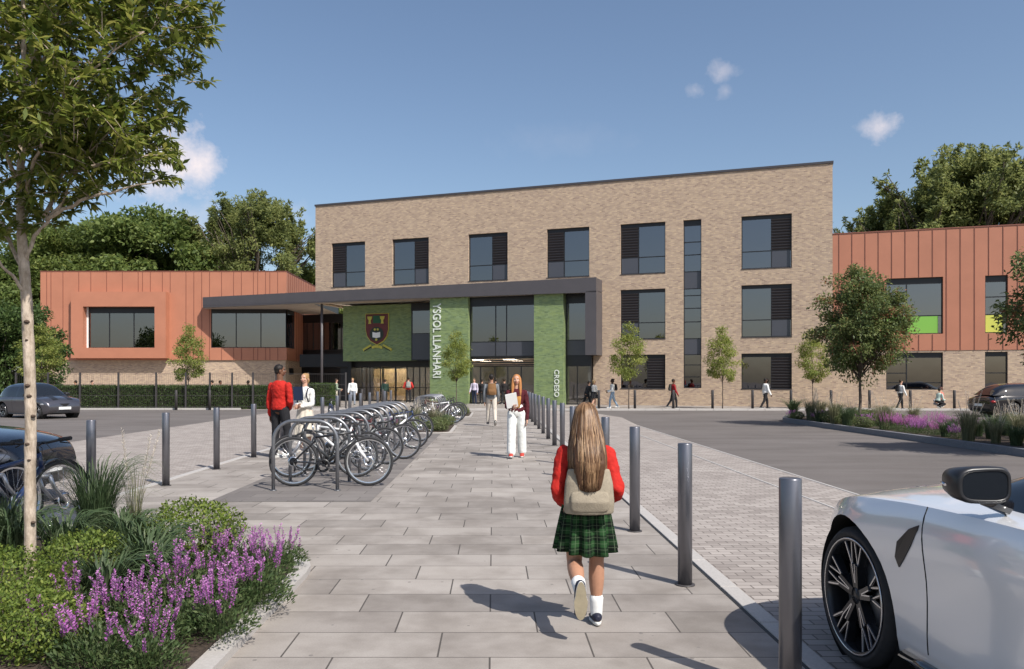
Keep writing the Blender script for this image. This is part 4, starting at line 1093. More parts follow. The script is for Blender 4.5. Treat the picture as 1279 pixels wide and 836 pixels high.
        m_ = MB(); m_.tube([(mx + .118, yb + s*.02, mz - .0), (mx + .085, yb + s*.098, mz - .004), (mx + .03, yb + s*.1165, mz - .006)], .006, 8); m_.build('mirror_light', M['chrome'], mi_)
    # door shut lines and handles following the side surface
    def spt(x, t_, s, off): 
        zb, zs = zb_(x), spl(shoulder, x); return (x, s*(side(x, t_, zb, zs) + off), zb + (zs - zb)*t_)
    for s in (-1, 1):
        for x in cab['doors']:
            m_ = MB(); pts = [spt(x - .05*math.sin(PI*t_*.9) + (.05 if False else 0), t_, s, .0) for t_ in [i/16 for i in range(2, 17)]]
            m_.tube(pts, .0035, 5, up=(0, 1, 0)); m_.build('door_gap', M['blackmatte'], car)
        x0_, x1_ = xr + rw + .1, xf - rw - .08
        m_ = MB(); m_.loft([(spt(x, .03, s, .004), .045, .03) for x in [x0_ + (x1_ - x0_)*i/10 for i in range(11)]], 8, up=(0, 0, 1)); m_.build('side_skirt', M['blackgloss'] if detail else M['black'], car)
        for hx in cab['handles']:
            m_ = MB(); m_.tube([spt(hx - .09, .80, s, .0), spt(hx - .05, .80, s, .022), spt(hx + .05, .80, s, .022), spt(hx + .09, .80, s, .0)], .012, 8); m_.build('door_handle', M[paint], car)
    # front and rear furniture
    zs_f = spl(shoulder, L/2 - .15); zs_r = spl(shoulder, -L/2 + .15)
    fy = hw(L/2 - .12)
    for s in (-1, 1):
        m_ = MB(); cxx = L/2 - cab.get('lampx', .22); yv = s*(hw(cxx) - .09)
        m_.ball((cxx - .02, yv - s*.03, zs_f - .10), .17, .15, .075, 18, 10); hl = m_.build('headlight', M['lamp'], car)
        m_ = MB(); m_.ball((-L/2 + .14, s*(hw(-L/2 + .14) - .10), zs_r - .13), .13, .13, .075, 16, 8); m_.build('tail_light', M['taillamp'], car)
    def nose(zc_, hh, ww, mname, nm, x_=L/2 + .004, d=.03):
        m_ = MB(); P = []
        for k in range(13):
            yy = -ww + 2*ww*k/12; P.append(yy)
        for y0_, y1_ in zip(P[:-1], P[1:]):
            f = lambda y: x_ - .10*(y/ww)**2
            m_.quad((f(y0_), y0_, zc_ - hh), (f(y1_), y1_, zc_ - hh), (f(y1_), y1_, zc_ + hh), (f(y0_), y0_, zc_ + hh)); m_.quad((f(y0_) - .2, y0_, zc_ + hh), (f(y0_), y0_, zc_ + hh), (f(y1_), y1_, zc_ + hh), (f(y1_) - .2, y1_, zc_ + hh))
            m_.quad((f(y0_), y0_, zc_ - hh), (f(y0_) - .2, y0_, zc_ - hh), (f(y1_) - .2, y1_, zc_ - hh), (f(y1_), y1_, zc_ - hh))
        return m_.build(nm, M[mname], car)
    zm = (sill + zs_f)/2 + .02
    nose(zm + .08, .09, fy*.62, 'black', 'grille'); nose(zm - .16, .055, fy*.72, 'black', 'lower_grille', L/2 - .0)
    m_ = MB(); m_.box(L/2 + .002, L/2 + .012, -.26, .26, zm - .075, zm + .035); m_.build('number_plate', M['white'], car)
    m_ = MB(); m_.box(-L/2 - .012, -L/2 - .002, -.26, .26, zm - .02, zm + .09); m_.build('number_plate', M['white'], car)
    return car, dict(spt=spt, hw=hw, side=side, zb=zb_, xf=xf, xr=xr)

# white coupe in the right foreground, cut by the picture's edge
TH = R(3)
wc, wi = make_car('silvery white coupe parked at the right edge beside the nearest bollards', 'parked_car', 'whitepaint', 4.85, 1.90, 2.82, .385,
    top=[(-2.43, .90), (-2.2, 1.05), (-1.6, 1.09), (.4, 1.10), (.95, 1.08), (1.5, 1.02), (2.0, .90), (2.30, .76), (2.43, .60)],
    shoulder=[(-2.43, .80), (-2.0, .95), (-1.3, 1.01), (-.3, 1.0), (.6, .995), (1.1, .975), (1.55, .93), (2.0, .80), (2.43, .56)],
    cab=dict(belt=[(-2.1, 1.0), (-1.2, 1.0), (0, 1.0), (.95, 1.0)], w=.80, prof=[(-2.1, 1.01), (-1.7, 1.14), (-1.1, 1.30), (-.4, 1.39), (.0, 1.385), (.45, 1.26), (.95, 1.06)],
             roof=(-1.1, .05), pil=((-.62, .08),), cp=.5, mirror=(.42, 1.15), doors=(.83, -.62), handles=(-.38,), rail='blackgloss', lampx=.26),
    roofw=.72, plan_f=(1.15, .46, 2.3), plan_r=(.9, .22, 2.4), sill=.19, steer=0.0, detail=True, front_ax=1.50, rimr=.318, flare=.035)
# place so that the near front wheel stands where the photograph has it
fwx, fwy = wi['xf'], 1.90/2 - .135
hd = PI/2 + TH
wxy = Vector((2.115, 4.46))
wc.rotation_euler = (0, 0, hd)
off = Matrix.Rotation(hd, 2) @ Vector((fwx, fwy)); wc.location = (wxy.x - off.x, wxy.y - off.y, .010)
# side vent behind the front wheel
def side_patch(info, pts, s, off0, off1, name, m, parent):
    m_ = MB(); a = []; b = []
    for x, t_ in pts:
        p = info['spt'](x, t_, s, off1); q = info['spt'](x, t_, s, off0); a.append(m_.pv(p)); b.append(m_.pv(q))
    n = len(a); m_.face(a if s > 0 else a[::-1]); m_.face(b[::-1] if s > 0 else b)
    for i in range(n): m_.face((a[(i+1) % n], a[i], b[i], b[(i+1) % n]))
    return m_.build(name, M[m], parent)
for s in (1, -1):
    side_patch(wi, [(.985, .60), (1.01, .66), (.985, .76), (.895, .855), (.825, .89), (.83, .86), (.875, .76), (.94, .66)], s, -.01, .006, 'side_vent', 'black', wc)

# silver small car at the far left
sc_, si = make_car('small silver grey car with a black bonnet stripe parked before the hedge', 'parked_car', 'silverpaint', 3.86, 1.74, 2.50, .315,
    top=[(-1.93, .80), (-1.7, .92), (-1.0, .96), (.7, .97), (1.1, .96), (1.5, .90), (1.75, .82), (1.93, .68)],
    shoulder=[(-1.93, .72), (-1.5, .86), (-.5, .88), (.6, .88), (1.1, .86), (1.6, .79), (1.93, .62)],
    cab=dict(belt=[(-1.85, .90), (1.0, .90)], w=.76, prof=[(-1.85, .92), (-1.74, 1.22), (-1.45, 1.42), (-.5, 1.50), (.1, 1.48), (.55, 1.30), (1.0, .93)], roof=(-1.45, .15), pil=((-.35, .07),), cp=.25,
             mirror=(.62, 1.0), doors=(.66, -.42), handles=(-.2,), rail='blackgloss', lampx=.30),
    roofw=.80, plan_f=(.6, .24, 2.4), plan_r=(.4, .12, 2.2), sill=.17, roofm='blackgloss')
m_ = MB()
for s in (-1, 1):
    prev = None
    for k in range(10):
        x = 1.0 + .8*k/9; z = spl([(-1.93, .80), (.7, .97), (1.1, .96), (1.5, .90), (1.75, .82), (1.93, .68)], x) + .004
        cur = (x, z)
        if prev: m_.quad((prev[0], s*.42, prev[1] - .018), (cur[0], s*.42, cur[1] - .018), (cur[0], s*.20, cur[1] - .002), (prev[0], s*.20, prev[1] - .002))
        prev = cur
m_.build('bonnet_stripe', M['black'], sc_)
hd2 = math.atan2(-.51, .86); nw = Vector((-18.75, 32.8)); off = Matrix.Rotation(hd2, 2) @ Vector((si['xf'], -(1.74/2 - .1)))
sc_.rotation_euler = (0, 0, hd2); sc_.location = (nw.x - off.x, nw.y - off.y, 0)
# dark car behind the bicycle
dc, di = make_car('dark navy car with its bonnet towards the path behind the near bicycle', 'parked_car', 'darkpaint', 4.4, 1.80, 2.6, .33,
    top=[(-2.2, .82), (-1.9, .95), (-1.0, .98), (.7, 1.02), (1.2, 1.01), (1.7, .95), (2.0, .87), (2.2, .74)],
    shoulder=[(-2.2, .75), (-1.7, .90), (-.5, .93), (.7, .93), (1.3, .91), (1.9, .82), (2.2, .68)],
    cab=dict(belt=[(-2.0, .94), (1.0, .95)], w=.78, prof=[(-2.0, .96), (-1.7, 1.25), (-1.3, 1.42), (-.5, 1.48), (.0, 1.46), (.45, 1.28), (1.0, .98)], roof=(-1.4, .05), pil=((-.4, .07), ), cp=.3,
             mirror=(.58, 1.06), doors=(.62, -.4), handles=(-.2, -1.1), lampx=.24), roofw=.78, plan_f=(.7, .30, 2.3), plan_r=(.5, .15, 2.2), sill=.18)
dc.rotation_euler = (0, 0, R(0)); dc.location = (-5.72 - 2.2, 10.3, .004)
# black car beyond the right flower bed
kc = copy_tree(dc)
for ch in kc.children:
    if ch.name.startswith(('body', 'roof', 'cpost')):
        ch.data = ch.data.copy(); 
        for i_, m0 in enumerate(ch.data.materials):
            if m0 == M['darkpaint']: ch.data.materials[i_] = M['blackpaint']
kc['label'] = 'black hatchback parked beyond the grasses of the right flower bed'
kc.rotation_euler = (0, 0, R(3)); kc.location = (23.45, 35.0, 0); kc.scale = (1.0, 1.0, 1.0)
for c_ in (sc_, dc, kc): c_['group'] = 'parked cars'
# ================================================================ PEOPLE  (local: facing +y, z up, feet on the ground)
skin_m, skin_cache = {}, {}
def pmat(name, col, rough=.75, var=.12, scale=14, bump=.15):
    k = (name, col)
    if k not in skin_cache: skin_cache[k] = simple(name, col, rough, var=var, scale=scale, bump=bump, spec=.25)
    return skin_cache[k]
SK = {'fair': (.52, .30, .21), 'tan': (.42, .22, .14), 'brown': (.16, .075, .045), 'dark': (.075, .038, .025)}
def remesh(mb, name, mats, parent, vox, smooth=4, paint=None):
    o = mb.build(name, mats, None)
    r_ = o.modifiers.new('r', 'REMESH'); r_.mode = 'VOXEL'; r_.voxel_size = vox; r_.use_smooth_shade = True
    if smooth: s_ = o.modifiers.new('s', 'SMOOTH'); s_.iterations = smooth; s_.factor = .5
    mats = mats if isinstance(mats, (list, tuple)) else [mats]
    bpy.context.view_layer.update(); bake(o)
    me = o.data; me.materials.clear()
    for m in mats: me.materials.append(m)
    n = len(me.polygons); me.polygons.foreach_set('use_smooth', [True]*n)
    if paint:
        c = np.empty(n*3); me.polygons.foreach_get('center', c); c = c.reshape(-1, 3); mi = paint(c).astype(int)
    else: mi = np.zeros(n, int)
    me.polygons.foreach_set('material_index', mi.tolist()); me.update()
    o.parent = parent; return o
def seg(mb, a, b, ra, rb, bulge=0.0, n=12, up=(0, 1, 0)):
    a, b = Vector(a), Vector(b); S = []
    for i in range(7):
        t = i/6; r = ra + (rb - ra)*t + bulge*math.sin(PI*min(1, t*1.5)) * (1 if t < .67 else .6); S.append((a.lerp(b, t), r, r))
    mb.loft(S, n, dome=True, up=up)
def vdir(pitch, yaw=0, out=0):        # pitch: degrees forward from straight down; out: degrees outward (+x)
    p, o_ = R(pitch), R(out)
    v = Vector((math.sin(o_)*math.cos(p), math.sin(p), -math.cos(p)*math.cos(o_))); return Matrix.Rotation(R(yaw), 3, 'Z') @ v
def person(name_label, loc, face_deg, H=1.7, female=False, skin='fair', legs=None, arms=None, lean=2, head_turn=0, head_tilt=0, vox=.014,
           top=None, bottom=None, shoes=(.03, .03, .03), hair=None, fine=False, heavy=1.0, z=.010):
    """legs: {'L': (thigh pitch, shin pitch[, out]), 'R': ...}; arms: {'L': (upper pitch, out, fore dir pitch, fore yaw inwards), ...}"""
    x, y = loc; root = thing('person', name_label, 'person', (x, y, z), R(face_deg))
    legs = legs or {'L': (14, -6), 'R': (-10, -22)}; arms = arms or {'L': (-8, 8, 8, 0), 'R': (12, 8, 28, 0)}
    hipw, shw = .052*H, (.098 if female else .112)*H*(.5 + .5*heavy)
    Lth, Lsh, Lan, Lto, Lne = .243*H, .238*H, .042*H, .288*H, .048*H
    ends = {}
    for s, sg in (('L', -1), ('R', 1)):
        l = legs[s]; o_ = (l[2] if len(l) > 2 else 2)*sg
        k = vdir(l[0], 0, o_)*Lth; a = k + vdir(l[1], 0, o_*.4)*Lsh; ends[s] = (k, a)
    pitchf = {}
    low = 0
    for s in 'LR':
        l = legs[s]; fp = l[3] if len(l) > 3 else 0       # foot pitch: toe down positive
        pitchf[s] = fp; a = ends[s][1]; toe = a.z - Lan*math.cos(R(fp))*1.0 - .13*H*math.sin(R(max(0, fp)))
        low = min(low, toe)
    P = Vector((0, 0, -low)); hip = {s: P + Vector((sg*hipw, 0, 0)) for s, sg in (('L', -1), ('R', 1))}
    knee = {s: hip[s] + ends[s][0] for s in 'LR'}; ank = {s: hip[s] + ends[s][1] for s in 'LR'}
    up = Vector((0, math.sin(R(lean)), math.cos(R(lean)))); N = P + up*Lto
    hc = N + Vector((0, .012, 1)).normalized()*(Lne + .062*H)
    sh = {s: N - up*.040*H + Vector((sg*shw, 0, 0)) for s, sg in (('L', -1), ('R', 1))}
    elb, wri, hand_d = {}, {}, {}
    for s, sg in (('L', -1), ('R', 1)):
        a = arms[s]; u_ = vdir(a[0], 0, a[1]*sg); elb[s] = sh[s] + u_*.172*H
        f_ = vdir(a[2], a[3]*sg, 0); wri[s] = elb[s] + f_*.150*H; hand_d[s] = f_
    def torso(mb, e=0.0, t0=-.12, t1=1.06, wid=1.0):
        hipx = (.092 if female else .088)*H*wid; S = []
        prof = [(-.13, .055, .05), (-.04, .080, .062), (.06, hipx/H, .068), (.22, .082, .060), (.38, (.068 if female else .078)*wid, .053), (.55, .080*wid, .060), (.74, .094*wid, .066), (.88, .090*wid, .060), (.96, .070, .050), (1.03, .036, .037)]
        for t, rx, ry in prof:
            if t0 <= t <= t1: S.append((P + up*(Lto*t) + Vector((0, -.006*H if t > .5 else -.004*H, 0)), rx*H*heavy + e, ry*H*heavy + e))
        mb.loft(S, 18, dome=(e <= 0), up=(0, 1, 0))
    def arm(mb, s, e=0.0, full=True, cut=1.0):
        e = e*.8; seg(mb, sh[s], elb[s], .0275*H + e, .0225*H + e, .002*H); 
        if full: seg(mb, elb[s], elb[s].lerp(wri[s], cut), .0235*H + e, .016*H + e + (.023 - .016)*H*(1 - cut), .003*H)
    def leg(mb, s, e=0.0, flare=0.0, cut=1.0):
        seg(mb, hip[s], knee[s], .052*H + e, .034*H + e + flare*.4, .002*H, n=14)
        seg(mb, knee[s], knee[s].lerp(ank[s], cut), .034*H + e + flare*.4, .0215*H + e + flare, (.006*H if flare == 0 else 0), n=14)
    # ---- body: one surface
    mb = MB(); torso(mb, -.004)
    for s, sg in (('L', -1), ('R', 1)):
        arm(mb, s); leg(mb, s)
        hd_ = hand_d[s]; w0 = wri[s]; side_ = Vector((sg, 0, 0)); side_ = (side_ - hd_*side_.dot(hd_)).normalized(); fw = hd_.cross(side_).normalized()
        if fw.y < 0 and hd_.z < -.5: fw = -fw
        # palm: broad along fw, thin along side_
        mb.loft([(w0 + hd_*.005, .017*H, .012*H), (w0 + hd_*.025*H, .024*H, .011*H), (w0 + hd_*.050*H, .025*H, .010*H)], 10, dome=True, up=side_)
        if fine:
            for q, (o__, L_) in enumerate(((-.0185, .040), (-.0062, .045), (.0062, .042), (.0185, .034))):
                b0 = w0 + hd_*.048*H + fw*o__*H*(1.15); b1 = b0 + (hd_*.9 - side_*.25).normalized()*L_*H*.55; b2 = b1 + (hd_*.75 - side_*.65).normalized()*L_*H*.5
                mb.tube([b0, b1, b2], [.0052*H, .0048*H, .0036*H], 8)
            tb_ = w0 + hd_*.018*H + fw*.018*H; mb.tube([tb_, tb_ + (hd_ + fw*.9).normalized()*.026*H, tb_ + (hd_*1.6 + fw*.9).normalized()*.046*H], [.0075*H, .006*H, .0045*H], 8)
        else:
            mb.loft([(w0 + hd_*.05*H, .020*H, .009*H), (w0 + hd_*.088*H - side_*.01*H, .013*H, .007*H)], 8, dome=True, up=side_); mb.tube([w0 + hd_*.02*H + fw*.016*H, w0 + hd_*.052*H + fw*.030*H], [.008*H, .006*H], 6)
        # foot
        fp = R(pitchf[s]); fd = Vector((0, math.cos(fp), -math.sin(fp))); fu = Vector((0, math.sin(fp), math.cos(fp))); A_ = ank[s]
        mb.loft([(A_ - fu*.020*H - fd*.030*H, .018*H, .018*H), (A_ - fu*.022*H + fd*.02*H, .022*H, .018*H), (A_ - fu*.028*H + fd*.08*H, .026*H, .012*H)], 10, dome=True, up=fu)
    # neck and head
    Rh = Matrix.Rotation(R(head_turn), 3, 'Z') @ Matrix.Rotation(R(head_tilt), 3, 'X')
    hs = H/1.7 if H > 1.5 else (H/1.7)*1.06
    def hp(px_, py_, pz_): return hc + Rh @ (Vector((px_, py_, pz_))*hs)
    seg(mb, N - up*.02*H, hp(0, -.012, -.05), .036*H*(.88 if female else 1), .034*H*(.88 if female else 1))
    T = Matrix.Translation(hc) @ Rh.to_4x4() @ Matrix.Scale(hs, 4)
    mb.M = T
    mb.ball((0, -.012, .030), .074, .092, .082, 20, 14); mb.ball((0, .012, -.030), .060, .074, .074, 18, 12); mb.ball((0, .045, -.072), .030, .028, .024, 12, 8)
    mb.loft([((0, .075, .025), .009, .008), ((0, .092, .0), .012, .012), ((0, .100, -.018), .017, .013)], 8, dome=True, up=(0, 1, 0))
    for s in (-1, 1): mb.ball((s*.075, -.012, -.005), .010, .019, .032, 10, 8); mb.ball((s*.036, .060, -.020), .026, .020, .022, 10, 8)
    mb.ball((0, .080, -.045), .024, .012, .006, 10, 6); mb.ball((0, .078, -.056), .020, .012, .007, 10, 6)
    mb.ball((-.030, .074, .030), .024, .012, .007, 10, 6); mb.ball((.030, .074, .030), .024, .012, .007, 10, 6)
    mb.M = None
    hair_col = (hair or {}).get('col', (.03, .02, .015)); hm = pmat('hair_%g' % hair_col[0], hair_col, .5, .25, 60, .3)
    mats = [pmat('skin_' + skin, SK[skin], .5, .06, 30, .05), pmat('eye_white', (.75, .74, .72), .3, 0, 1, 0), pmat('eye_dark', (.02, .014, .01), .2, 0, 1, 0), pmat('lips', (.36, .12, .10), .45, 0, 1, 0), hm]
    Ti = T.inverted()
    def paint(c):
        L = np.array(Ti); q = c @ L[:3, :3].T + L[:3, 3]; out = np.zeros(len(c))
        for s in (-1, 1):
            dx = (q[:, 0] - s*.031)/.0155; dz = (q[:, 2] - .008)/.0075; f = (q[:, 1] > .05) & (dx*dx + dz*dz < 1); out[f] = 1
            dx = (q[:, 0] - s*.031)/.0068; dz = (q[:, 2] - .008)/.0078; f = (q[:, 1] > .05) & (dx*dx + dz*dz < 1); out[f] = 2
            f = (q[:, 1] > .055) & (abs(q[:, 0] - s*.031) < .021) & (abs(q[:, 2] - .029) < .0045); out[f] = 4
        f = (q[:, 1] > .06) & (abs(q[:, 0]) < .024) & (abs(q[:, 2] + .050) < .0085); out[f] = 3
        return out
    body = remesh(mb, 'body', mats, root, .0055 if fine else vox, 3, paint if vox < .02 else None)
    # ---- hair
    if hair:
        st = hair.get('style', 'short'); mb = MB(); mb.M = T
        if st in ('short', 'crop'):
            e = .0 if st == 'crop' else .006
            mb.ball((0, -.022, .040), .079 + e, .092 + e, .083 + e, 20, 14); mb.ball((0, -.055, -.010), .066 + e, .048 + e, .055, 16, 10)
        else:
            mb.ball((0, -.022, .034), .084, .094, .088, 22, 14); mb.ball((0, -.055, -.03), .082, .058, .09, 18, 12)
        mb.M = None
        if st == 'cap': pass
        if st == 'long':
            L_ = hair.get('len', .42); w_ = hair.get('w', .10); S = []
            for i in range(9):
                t = i/8; S.append((hp(0, -.055 - .025*math.sin(PI*t), 0) + Vector((0, -.055*t - hair.get('back', 0)*min(1, t*1.6), -L_*t)), (.085 + (w_ - .085)*math.sin(PI*min(1, t*1.15)/1.6))*hs*(1 - .30*t**4), (.045 + .0*t)*hs*(1 - .35*t**3)))
            mb.loft(S, 16, dome=True, up=(0, 1, 0))
            if hair.get('front'):
                for s in (-1, 1):
                    S = [(hp(s*.070, .015 + .02*t, .03 - .0*t) + Vector((s*.012*t, .055*t, -L_*.85*t)), (.026 + .010*math.sin(PI*t))*(1 - .4*t**3), .030*(1 - .4*t**3)) for t in [i/7 for i in range(8)]]
                    mb.loft(S, 10, dome=True, up=(0, 1, 0))
        if st == 'bun': mb.ball(tuple(hp(0, -.11, .08)), .04, .04, .04)
        def cut_face(c): return np.zeros(len(c))
        ho = remesh(mb, 'hair', hm, root, .007 if fine else vox, 4)
    # ---- clothes
    vg = .008 if fine else vox
    if top:
        mb = MB(); e = top.get('e', .014); torso(mb, e, top.get('t0', .05), 1.05)
        for s in 'LR':
            if top.get('short'): seg(mb, sh[s], sh[s].lerp(elb[s], .65), .032*H + e, .028*H + e)
            else: arm(mb, s, e, True, .97)
            if not top.get('short'): seg(mb, elb[s].lerp(wri[s], .90), elb[s].lerp(wri[s], .99), .018*H + e*.8, .0175*H + e*.8)
        tm = pmat('cloth_%s' % top.get('name', 'top'), top['col'], .85, .14, 20, .25)
        o = remesh(mb, top.get('name', 'sweater'), tm, root, vg, 4)
        if fine:
            tex = bpy.data.textures.get('folds') or bpy.data.textures.new('folds', 'CLOUDS'); tex.noise_scale = .065; tex.noise_depth = 3
            d_ = o.modifiers.new('folds', 'DISPLACE'); d_.texture = tex; d_.strength = .030; d_.mid_level = .5; d_.texture_coords = 'LOCAL'; bpy.context.view_layer.update(); bake(o)
            o.data.polygons.foreach_set('use_smooth', [True]*len(o.data.polygons))
        if top.get('collar'):
            mb = MB(); mb.lathe([(.040*H, -.012), (.043*H, .0), (.038*H, .012)], 16, c=tuple(N + up*.010*H)); mb.build('collar', pmat('collar_white', (.75, .75, .73)), root)
    if bottom:
        bm_ = pmat('cloth_%s' % bottom['name'], bottom['col'], .85, .12, 16, .25); bm_ = bottom.get('mat', bm_)
        if bottom['name'] in ('trousers', 'jeans', 'leggings', 'wide_trousers'):
            mb = MB(); e = bottom.get('e', .010); torso(mb, e, -.13, .40); fl = bottom.get('flare', .006)
            for s in 'LR': leg(mb, s, e, fl, .99)
            o = remesh(mb, bottom['name'], bm_, root, vg, 4)
            if fine:
                tex = bpy.data.textures.get('folds'); 
                if tex: d_ = o.modifiers.new('folds', 'DISPLACE'); d_.texture = tex; d_.strength = .010; d_.mid_level = .5; d_.texture_coords = 'LOCAL'; bpy.context.view_layer.update(); bake(o); o.data.polygons.foreach_set('use_smooth', [True]*len(o.data.polygons))
        else:
            hem = bottom['hem']; r1 = bottom['r']; wz = (P + up*Lto*.22).z; mb = MB(); nn = 96; rows_ = []
            for i in range(13):
                t = i/12; z_ = wz + (hem - wz)*t; row = []
                for k in range(nn):
                    a = 2*PI*k/nn; pl = math.sin(a*bottom.get('pleats', 14) + .6*math.sin(a*3))*(.003 + .020*t)*bottom.get('pl', 1)
                    rx = .088*H + (r1 - .088*H)*t**.8 + pl; ry = .070*H + (r1*.86 - .070*H)*t**.8 + pl
                    row.append(mb.pv((P.x + rx*math.cos(a), P.y - .01 + ry*math.sin(a) + .015*t, z_ + .012*t*math.sin(a*2 + 1))))
                rows_.append(row)
            for a_, b_ in zip(rows_[:-1], rows_[1:]):
                for k in range(nn): mb.face((a_[k], a_[(k+1) % nn], b_[(k+1) % nn], b_[k]), 0, True)
            o = mb.build(bottom['name'], bm_, root); sm_ = o.modifiers.new('thick', 'SOLIDIFY'); sm_.thickness = .004
    for s in 'LR':
        fp = R(pitchf[s]); fd = Vector((0, math.cos(fp), -math.sin(fp))); fu = Vector((0, math.sin(fp), math.cos(fp))); A_ = ank[s]
        mb = MB(); mb.loft([(A_ - fu*.012*H - fd*.034*H, .021*H, .020*H), (A_ - fu*.012*H + fd*.0*H, .025*H, .026*H), (A_ - fu*.022*H + fd*.05*H, .027*H, .019*H), (A_ - fu*.029*H + fd*.090*H, .026*H, .011*H)], 14, dome=True, up=fu)
        sho = mb.build('shoe', pmat('shoe_%g_%g' % (shoes[0], shoes[1]), shoes, .5, .1, 20, .1), root)
        mb = MB(); pts = []
        for k in range(28):
            a = 2*PI*k/28; wx = .0285*H*math.cos(a)*(1 - .18*(math.sin(a) < 0)); ly = .083*H*math.sin(a) + .028*H
            pts.append((wx, ly))
        def sp_(wx, ly, h): return A_ + Vector((wx, 0, 0)) + fd*ly - fu*(Lan - h)
        lo_ = [mb.pv(sp_(w, l, .0)) for w, l in pts]; mi_ = [mb.pv(sp_(w*1.03, l*1.01, .012)) for w, l in pts]; hi_ = [mb.pv(sp_(w*.98, l*.99, .020)) for w, l in pts]
        mb.face(lo_[::-1], 0); mb.face(hi_, 1)
        for a_, b_ in ((lo_, mi_), (mi_, hi_)):
            for k in range(28): mb.face((a_[k], a_[(k+1) % 28], b_[(k+1) % 28], b_[k]), 1, True)
        solec = (.34, .29, .20) if fine else (.5, .48, .45)
        mb.build('sole', [pmat('sole_%g' % solec[0], solec, .8), pmat('sole_edge', (.66, .66, .63), .6)], sho)
        if bottom and bottom.get('socks'):
            mb = MB(); q = ank[s].lerp(knee[s], .40*bottom['socks']); seg(mb, ank[s] - fu*.01, q, .0235*H + .004, .029*H + .0035, 0); mb.build('sock', pmat('sock_white', (.78, .78, .76)), root)
    return root, dict(P=P, N=N, sh=sh, elb=elb, wri=wri, hc=hc, hp=hp, up=up, Lto=Lto, H=H, hand=hand_d, hs=hs, ank=ank, knee=knee)
def attach(root, o): o.parent = root; return o
def bag(root, J, col, w, h, d, zc, name='backpack', strap=(.03, .03, .03), label=None, flap=True, vox=.010, yoff=-.02, label_obj=None):
    """a backpack worn on the back: a thing of its own standing where the back carries it"""
    Mw = Matrix.Translation(root.location) @ root.rotation_euler.to_matrix().to_4x4()
    P0 = J['P'] + J['up']*zc; by = -.068*J['H'] - d/2 + yoff + P0.y
    t = thing('backpack', label or 'backpack', 'backpack', Mw @ Vector((0, by, P0.z - h/2)), root.rotation_euler.z)
    mb = MB(); mb.loft([((0, 0, .01), w*.50, d*.50), ((0, -.01, h*.25), w*.51, d*.56), ((0, 0, h*.65), w*.48, d*.50), ((0, .01, h*.92), w*.42, d*.40)], 20, dome=False, up=(0, 1, 0))
    b = remesh(mb, 'bag_body', pmat('bag_%g' % col[0], col, .8, .12, 30, .3), t, vox, 5)
    if flap:
        mb = MB(); mb.loft([((0, -d*.44, h*.10), w*.38, .018), ((0, -d*.50, h*.28), w*.40, .030), ((0, -d*.44, h*.46), w*.38, .018)], 14, dome=True, up=(0, 1, 0)); remesh(mb, 'front_pocket', pmat('bag_%g' % col[0], col), t, vox, 3)
    inv = Mw.inverted(); tl = Vector((0, by, P0.z - h/2))
    for s in ('L', 'R'):
        sg = -1 if s == 'L' else 1; a = J['sh'][s]; up_ = Vector((sg*w*.28, .0, h*.95)); H = J['H']
        pts = [up_, a - tl + Vector((-sg*.045, -.03, .045*H)), a - tl + Vector((-sg*.045, .045*H, .030*H)), a - tl + Vector((-sg*.05, .078*H, -.05*H)), a - tl + Vector((-sg*.035, .04*H, -.16*H)), Vector((sg*w*.42, .02, h*.15))]
        mb = MB(); mb.loft([(p, .016, .005) for p in pts], 8, up=(0, 1, 0)); mb.build('strap', pmat('strap_%g' % strap[0], strap), t)
    return t
def folder(root, J, pos, rot, size, col, name, label, cat, thick=.012, pages=False):
    Mw = Matrix.Translation(root.location) @ root.rotation_euler.to_matrix().to_4x4()
    t = thing(name, label, cat, Mw @ Vector(pos)); t.rotation_euler = (Mw.to_3x3() @ rot.to_matrix()).to_euler() if hasattr(rot, 'to_matrix') else (Mw.to_3x3() @ Matrix(rot)).to_euler()
    w, h = size; mb = MB(); mb.box(-w/2, w/2, -thick/2, -thick/2 + .003, 0, h); mb.box(-w/2, w/2, thick/2 - .003, thick/2, 0, h); mb.box(-w/2 - .003, -w/2 + .001, -thick/2, thick/2, 0, h); mb.build('cover', pmat('cover_%g' % col[0], col, .5, .04, 4, 0), t)
    mb = MB(); mb.box(-w/2 + .002, w/2 - .004, -thick/2 + .0032, thick/2 - .0032, .004, h - .004); mb.build('pages', pmat('paper', (.8, .8, .78), .7, .02, 3, 0), t)
    return t
from mathutils import Euler
# tartan for the skirt: green, black and thin yellow lines laid round and down the cloth
def tartan():
    m, nt, b = newmat('green_tartan'); t = NT(nt); v = t.coord('Object'); sp = t.n('ShaderNodeSeparateXYZ'); t.l(v, sp.inputs[0])
    ang = t.math('MULTIPLY', t.math('ARCTAN2', sp.outputs[1], sp.outputs[0]), .20)
    def bands(c, period, w):
        f = t.math('FRACT', t.math('DIVIDE', t.math('ADD', c, 10.0), period)); return t.math('LESS_THAN', f, w)
    a1 = bands(ang, .075, .45); a2 = bands(sp.outputs[2], .075, .45); th = t.math('MULTIPLY', t.math('ADD', a1, a2), .5)
    base = t.ramp(th, [(0, (.022, .066, .022)), (.5, (.009, .026, .010)), (1, (.005, .008, .006))])
    l1 = t.math('ADD', bands(t.math('ADD', ang, .02), .0375, .09), bands(t.math('ADD', sp.outputs[2], .02), .0375, .09))
    col = t.mixc(t.math('MULTIPLY', t.math('MINIMUM', l1, 1.0), .38), base, (.15, .20, .12))
    t.l(col, b.inputs['Base Color']); b.inputs['Roughness'].default_value = .9; b.inputs['Specular IOR Level'].default_value = .15; t.bump(t.noise(v, 300, 2), b, .3, .002)
    return m
M['tartan'] = tartan()
RED = (.44, .020, .014)
